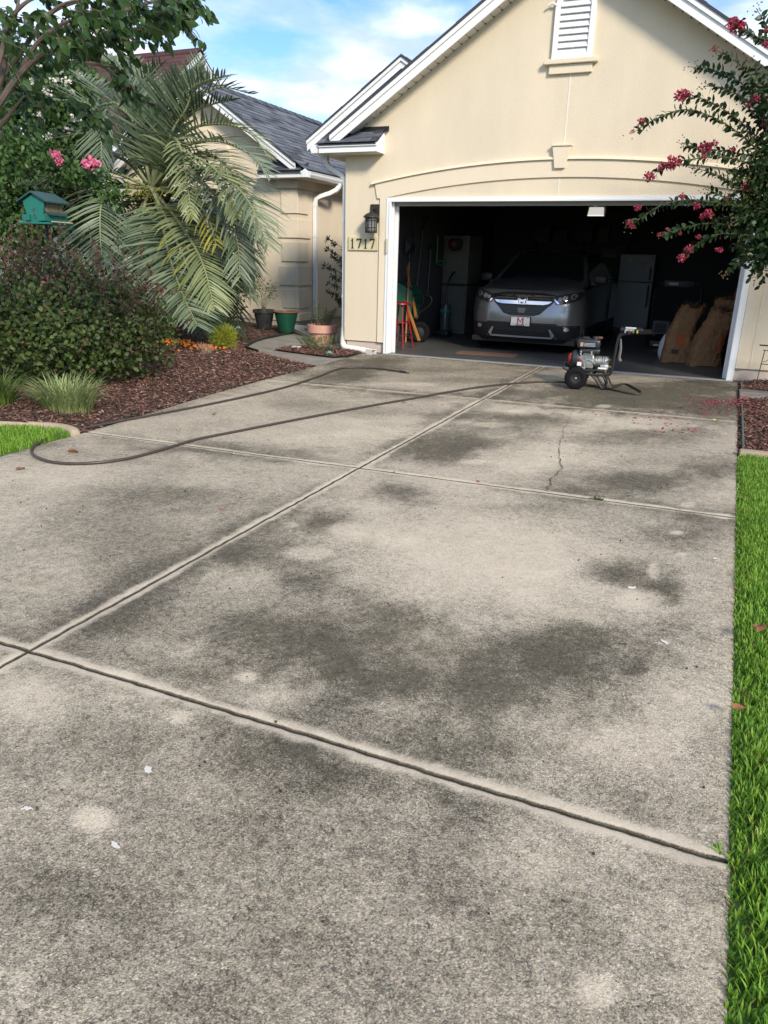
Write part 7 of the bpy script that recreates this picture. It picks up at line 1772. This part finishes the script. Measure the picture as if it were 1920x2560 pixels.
# paper bags
PAPER = pmat('kraft_paper', (.27, .145, .066), .8, var=(7, .6), col2=(.17, .088, .04), bump=(10, 1.0, .06)); PRINT = pmat('bag_print_orange', (.40, .085, .02), .8, var=(8, .6), col2=(.26, .08, .03)); PRINTB = pmat('bag_print_black', (.05, .035, .025), .8)
def bag(label, c, w, d, h, lean, rot, seed, prints):
    r = random.Random(seed); t = thing('paper_bag', label, 'paper bag', c, 'paper yard bags inside the garage')
    M = Matrix.Translation(c) @ Matrix.Rotation(rot, 4, 'Z'); nz_, nu = 13, 44; mb = MB()
    def P(k, i, off=0.0):
        t_ = k / (nz_ - 1); a = math.tau * i / nu; ca, sa = math.cos(a), math.sin(a); q = .50 + .15 * t_
        sx = math.copysign(abs(ca) ** q, ca) * w / 2 * (1.06 - .10 * t_ + .05 * math.sin(4 * t_ + seed)); sy = math.copysign(abs(sa) ** q, sa) * d / 2 * (1.08 - .16 * t_)
        fold = abs(((a * 1.9 + t_ * 3.1 + seed) % 1.0) - .5) + abs(((a * 1.3 - t_ * 4.7 + seed * 2.3) % 1.0) - .5) + .8 * abs(((t_ * 5.3 + math.sin(a * 2 + seed)) % 1.0) - .5)
        n_ = (fold - .7) * .13 * (.7 + .3 * t_)
        zz = h * t_ + (.02 * math.sin(2 * a + seed) + .018 * math.sin(5 * a) if k == nz_ - 1 else .012 * math.sin(3 * a + k))
        return M @ Vector((sx * (1 + n_ * 1.6 + off) + lean[0] * t_ ** 1.4 + .02 * math.sin(6 * t_ + seed), sy * (1 + n_ * 1.6 + off) + lean[1] * t_ ** 1.4, zz))
    for k in range(nz_):
        for i in range(nu): mb.v.append(tuple(P(k, i)))
    for k in range(nz_ - 1):
        for i in range(nu): mb.f.append((k * nu + i, k * nu + (i + 1) % nu, (k + 1) * nu + (i + 1) % nu, (k + 1) * nu + i))
    mb.f.append(tuple(range(nu))[::-1]); o = mb.build('bag_side', PAPER, t, smooth=True); s_ = o.modifiers.new('sol', 'SOLIDIFY'); s_.thickness = .004
    mf = MB(); 
    for i in range(nu): mf.v.append(tuple(P(nz_ - 2, i, -.06)))
    mf.f.append(tuple(range(nu))); mf.build('debris', pmat('dry_debris', (.07, .045, .025), .95, var=(60, .9), col2=(.03, .02, .012), bump=(50, 1, .05)) if 'dry_debris' not in bpy.data.materials else bpy.data.materials['dry_debris'], t)
    g_ = np.random.default_rng(seed); cen = np.mean([v for v in mf.v], axis=0)
    C = cen + g_.normal(0, 1, (220, 3)) * np.array([w * .2, d * .18, .03]); leaves2('clippings', C, rdir(220, g_) + np.array([0, 0, .8]), rdir(220, g_), g_.uniform(.06, .16, 220), g_.uniform(.002, .006, 220), pmat('clipping', (.14, .085, .04), .9, island=1., col2=(.05, .03, .015)) if 'clipping' not in bpy.data.materials else bpy.data.materials['clipping'], t)
    for (k0, k1, i0, i1, m_) in prints:
        mp = MB(); nn = i1 - i0 + 1
        for k in range(k0, k1 + 1):
            for i in range(i0, i1 + 1): mp.v.append(tuple(P(k, i % nu, .018)))
        for k in range(k1 - k0):
            for i in range(nn - 1): mp.f.append((k * nn + i, k * nn + i + 1, (k + 1) * nn + i + 1, (k + 1) * nn + i))
        mp.build('print', m_, t, smooth='all', fix=False)
    return t
bag('left of the two front brown paper yard bags, filled with dry clippings', Vector((-.56, 12.65, FLZ)), .37, .30, .86, (.20, .10), R_(14), 1, [(4, 6, 32, 34, PRINT), (2, 3, 31, 33, PRINTB)])
bag('right front brown paper yard bag, leaning, with an orange printed panel', Vector((-.13, 12.45, FLZ)), .43, .33, .84, (.26, .12), R_(18), 2, [(3, 7, 35, 39, PRINT), (6, 7, 30, 31, PRINT), (2, 3, 35, 36, PRINTB)])
bag('brown paper yard bag standing behind the two front bags', Vector((.02, 13.05, FLZ)), .44, .34, .98, (.10, .06), R_(0), 3, [])
c = Vector((-.66, 12.92, FLZ)); tag(MB().lathe([(.001, .0), (.13, .0), (.16, .10), (.15, .26), (.10, .38), (.05, .42), (.001, .42)], c, 18).build('white_sack', pmat('sack_white', (.55, .57, .60), .6, var=(8, .4)), smooth='all'), 'small white plastic sack behind the left paper bag', 'sack')
# hand truck
hx = Vector((.18, 13.05, FLZ)); t = thing('hand_truck', 'red hand truck standing by the right door post', 'hand truck', hx)
for s in (0, .34): MB().tube(smooth_path([hx + Vector((s, 0, .08)), hx + Vector((s, .04, .7)), hx + Vector((s, .08, 1.05)), hx + Vector((s + (.08 if s == 0 else -.08), .10, 1.22))], 10), .016, 8).build('rail', REDM, t, smooth=True)
for z in (.25, .6, .95): MB().tube([hx + Vector((0, .04, z)), hx + Vector((.34, .04, z))], .012, 6).build('cross_bar', REDM, t)
MB().tube([hx + Vector((.08, .10, 1.22)), hx + Vector((.26, .10, 1.22))], .016, 8).build('handle', REDM, t); MB().box(hx.x - .04, hx.x + .38, hx.y - .20, hx.y, FLZ + .005, FLZ + .02).build('toe_plate', REDM, t)
for s in (-.05, .39): MB().lathe([(.04, -.03), (.11, -.03), (.125, 0), (.11, .03), (.04, .03)], hx + Vector((s, .12, .125)), 20, M=Matrix.Rotation(R_(90), 4, 'Y'), closed=True).build('wheel', RUB, t, smooth=True)
# opener with its lamp, shelves, pictures, towel
c = at(1490, 531, 14.0); op = thing('garage_door_opener', 'garage door opener with a white lit lamp cover under the ceiling', 'door opener', (c.x, 14.1, c.z))
MB().bbox(c.x - .16, c.x + .16, 14.06, 14.5, c.z - .02, c.z + .16, .012).build('motor_case', GREYH, op)
MB().prism([(-.11, .08), (.12, .08), (.13, -.045), (-.13, -.045)], .10, O=(c.x, 14.055, c.z), N=(0, -1, 0)).build('lamp_cover', pmat('lamp_cover', (.75, .75, .72), .4, emit=((1.0, .97, .9), .32)), op)
MB().box(c.x - .135, c.x + .135, 13.95, 14.057, c.z - .056, c.z - .0455).build('lens_rim', pmat('lens_rim', (.8, .8, .8), .4, emit=((1, .97, .9), .5)), op)
MB().box(c.x - .02, c.x + .02, 14.0, 14.06, c.z + .16, 2.74).box(c.x - .02, c.x + .02, 14.42, 14.46, c.z + .16, 2.74).build('bracket', ALU, op); MB().box(c.x - .02, c.x + .02, 11.3, 13.94, c.z + .09, c.z + .13).build('rail', ALU, op)
DW = pmat('dark_wood', (.05, .04, .032), .7); 
t = thing('wall_shelf', 'long dark shelf high on the back wall of the garage', 'shelf', (-3.2, 18.4, 1.9))
MB().box(-4.4, -1.9, 18.15, 18.48, 2.0, 2.03).build('board', DW, t)
for x in (-4.2, -3.1, -2.1): MB().prism([(18.48, 1.999), (18.2, 1.999), (18.48, 1.75)], .03, O=(x, 0, 0), U=(0, 1, 0), N=(1, 0, 0)).build('bracket', DW, t)
for k, (x, w_, h_, colr, lab) in enumerate(((-4.2, .35, .3, (.08, .09, .12), 'dark blue bin at the left end of the back shelf'), (-3.75, .3, .22, (.14, .10, .07), 'brown carton second from left on the back shelf'), (-3.3, .42, .35, (.10, .10, .10), 'grey tote in the middle of the back shelf'), (-2.75, .22, .30, (.16, .15, .13), 'pale narrow box right of the grey tote on the back shelf'), (-2.4, .33, .25, (.06, .07, .06), 'dark green bin at the right end of the back shelf'))):
    bx = thing('storage_box', lab, 'box', (x, 18.3, 2.03), 'boxes on the back shelf'); mm = pmat('storage_box_%d' % k, colr, .7); MB().bbox(x, x + w_, 18.17, 18.45, 2.031, 2.03 + h_, .01).build('box_body', mm, bx); MB().bbox(x - .012, x + w_ + .012, 18.16, 18.46, 2.031 + h_, 2.06 + h_, .006).build('lid', mm, bx)
for px0, py0, px1, py1, lab in ((1507, 562, 1545, 610, 'upper dark framed picture on the back wall right of the opener'), (1506, 620, 1540, 646, 'lower dark framed picture on the back wall above the refrigerator')):
    a, b = at(px0, py0, 18.45), at(px1, py1, 18.45); t = thing('picture_frame', lab, 'picture', ((a.x + b.x) / 2, 18.48, b.z)); MB().bbox(min(a.x, b.x), max(a.x, b.x), 18.47, 18.498, b.z, a.z, .006).build('frame', CBLK, t); MB().box(min(a.x, b.x) + .03, max(a.x, b.x) - .03, 18.464, 18.4695, b.z + .03, a.z - .03).build('print', pmat('picture_dim', (.04, .05, .06), .5), t)
a = at(1483, 705, 15.4); mb = MB(); N_ = 14
for i in range(N_):
    for z in (a.z + .05, a.z - .3, a.z - .75): mb.v.append((a.x + i * .022, 15.4 + .03 * math.sin(i * 1.9 + z), z + .02 * math.sin(i)))
for i in range(N_ - 1):
    for k in range(2): mb.f.append((i * 3 + k, (i + 1) * 3 + k, (i + 1) * 3 + k + 1, i * 3 + k + 1))
t = thing('hanging_towels', 'pale blue grey towels hanging beside the parked car', 'towel', (a.x + .15, 15.4, a.z - .75)); o = mb.build('towel', pmat('towel_blue', (.20, .23, .28), .9), t, smooth='all'); o.modifiers.new('sol', 'SOLIDIFY').thickness = .012
MB().tube([(a.x - .05, 15.4, a.z + .06), (a.x + .36, 15.4, a.z + .06)], .012, 7).build('rail', STEELB, t); 
for x in (a.x - .03, a.x + .34): MB().tube([(x, 15.4, a.z + .06), (x, 15.4, FLZ)], .012, 7).build('stand_leg', STEELB, t)

# ------------------------------------------------------------------ litter on the drive
g = np.random.default_rng(77)
PET = [(1790, 1003, 60, 8, 90), (1840, 1012, 40, 8, 60), (1760, 1020, 60, 8, 45), (1640, 1050, 60, 10, 28), (1705, 1075, 50, 8, 22), (1580, 1040, 80, 8, 18), (1860, 1000, 25, 8, 30), (1880, 1010, 30, 10, 30), (1650, 1078, 30, 8, 8), (1440, 1030, 70, 8, 8), (1800, 1035, 60, 12, 20), (1700, 1020, 90, 14, 25), (1890, 1040, 30, 30, 14), (1880, 1110, 25, 20, 6)]
P = []
for px, py, sx, sy, n in PET:
    for _ in range(n):
        q = gnd(px + g.normal(0, sx * .55), py + g.normal(0, sy * .6)); P.append((q.x, q.y, q.z + (.004 if q.x < .34 else .035)))
for px, py in ((550, 1275), (230, 1236), (1195, 1203), (1665, 1210)): q = gnd(px, py); P.append((q.x, q.y, q.z + .006))
P = np.array(P); n = len(P)
leaves2('fallen_petals', P, np.stack([g.normal(size=n), g.normal(size=n), g.uniform(0, .25, n)], -1), np.array([0, 0, 1.]) + g.normal(0, .35, (n, 3)), g.uniform(.016, .034, n), g.uniform(.007, .014, n), ROSE)
tag(bpy.context.scene.objects['fallen_petals'], 'rose pink petals scattered on the drive near the right bed', None, None, 'stuff')
DRY = pmat('dry_leaf', (.26, .11, .04), .8, var=(40, .6), col2=(.14, .06, .025))
def dry_leaf(px, py, L, rot, label, col=None, up=0.0):
    q = gnd(px, py); q.z += .006 + up; r = random.Random(px); v = []; f = []
    for i in range(7):
        t_ = i / 6; w_ = .42 * L * math.sin(math.pi * (t_ * .92 + .05)) ** .8
        for s in (-1, -.5, 0, .5, 1): v.append((t_ * L - L / 2, s * w_ + r.uniform(-.002, .002), .30 * L * (abs(s) ** 1.5) * .5 + .10 * L * math.sin(4 * t_ + s) + .03 * L))
    for i in range(6):
        for k in range(4): f.append((i * 5 + k, i * 5 + k + 1, (i + 1) * 5 + k + 1, (i + 1) * 5 + k))
    M = Matrix.Translation(q) @ Matrix.Rotation(rot, 4, 'Z'); m = MB().add([M @ Vector(p) for p in v], f)
    tag(m.build('fallen_leaf', col or DRY, smooth='all', fix=False), label, 'leaf')
dry_leaf(183, 1132, .085, .3, 'curled brown leaf on the drive inside the hose loop'); dry_leaf(52, 1175, .06, 1.2, 'brown leaf at the left edge below the hose'); dry_leaf(535, 1037, .055, 2.0, 'small brown leaf between the two hose runs')
dry_leaf(1790, 1053, .06, .8, 'yellow leaf among the pink petals by the right bed', pmat('yellow_leaf', (.62, .48, .12), .7)); dry_leaf(1886, 1613, .07, 1.5, 'brown leaf lying on the right lawn', None, .07); dry_leaf(1842, 1808, .05, .4, 'small reddish leaf at the lawn edge', None, .05)
dry_leaf(1010, 1008, .04, .1, 'tiny dark leaf on the drive left of the centre joint')
# paint chips
CHIPW = pmat('paint_chip', (.60, .565, .51), .7)
for k, (px, py, s, lab) in enumerate(((370, 1927, .040, 'white paint fleck on the near slab below the joint'), (68, 2024, .030, 'white paint fleck at the left of the near slab'), (289, 2116, .032, 'bluish white paint fleck low on the near slab'), (1580, 1471, .05, 'white paint fleck on the dark stain of the middle slab'), (1788, 1398, .035, 'white paint fleck near the right lawn edge'), (585, 1135, .03, 'white paint fleck beside the left cross joint'), (1660, 1607, .04, 'pale paint smear right of the dark stain'))):
    q = gnd(px, py); r = random.Random(k); n_ = 13; ang = r.uniform(0, 3)
    poly = [(math.cos(a) * s * .65 * r.uniform(.5, 1.0), math.sin(a) * s * .34 * r.uniform(.35, 1.0)) for a in np.linspace(0, math.tau, n_ + 1)[:-1]]
    M = Matrix.Translation((q.x, q.y, q.z + .0045)) @ Matrix.Rotation(ang, 4, 'Z')
    v = [M @ Vector((x, y, 0)) for x, y in poly] + [M @ Vector((x, y, .0016)) for x, y in poly]
    tag(MB().add(v, [tuple(range(n_, 2 * n_))] + [(i, (i + 1) % n_, n_ + (i + 1) % n_, n_ + i) for i in range(n_)]).build('paint_fleck', CHIPW), lab, 'paint fleck')
# weeds in the joints
def weed(px, py, n, L, seed, label):
    q = gnd(px, py); r = np.random.default_rng(seed); t = thing('weed', label, 'plant', q); a = r.uniform(0, 6.28, n); C = np.stack([q.x + r.normal(0, L * .5, n), q.y + r.normal(0, .008, n), np.full(n, q.z - .008)], -1)
    leaves2('blades', C, np.stack([np.cos(a), np.sin(a), r.uniform(.25, 1.2, n)], -1), rdir(n, r), r.uniform(.5, 1.0, n) * L, r.uniform(.05, .10, n) * L, LEAF_YG if n > 20 else GRASS, t)
weed(1496, 1249, 40, .05, 1, 'small weeds growing in the second cross joint'); weed(1808, 2136, 11, .05, 2, 'grass sprig at the right end of the near joint'); weed(1640, 1275, 16, .025, 3, 'tiny weeds in the cross joint nearer the lawn')
gg = np.random.default_rng(9); n = 260
gx, gy = gg.uniform(-4.8, .2, n), gg.uniform(1.0, 10.5, n)
tag(dots('grit', np.stack([gx, gy, gz(gx, gy) + .006], -1), gg.uniform(.002, .0055, n), pmat('grit', (.06, .045, .035), .9, island=1., col2=(.02, .018, .015))), 'dark grit and seed husks scattered over the driveway', None, None, 'stuff')
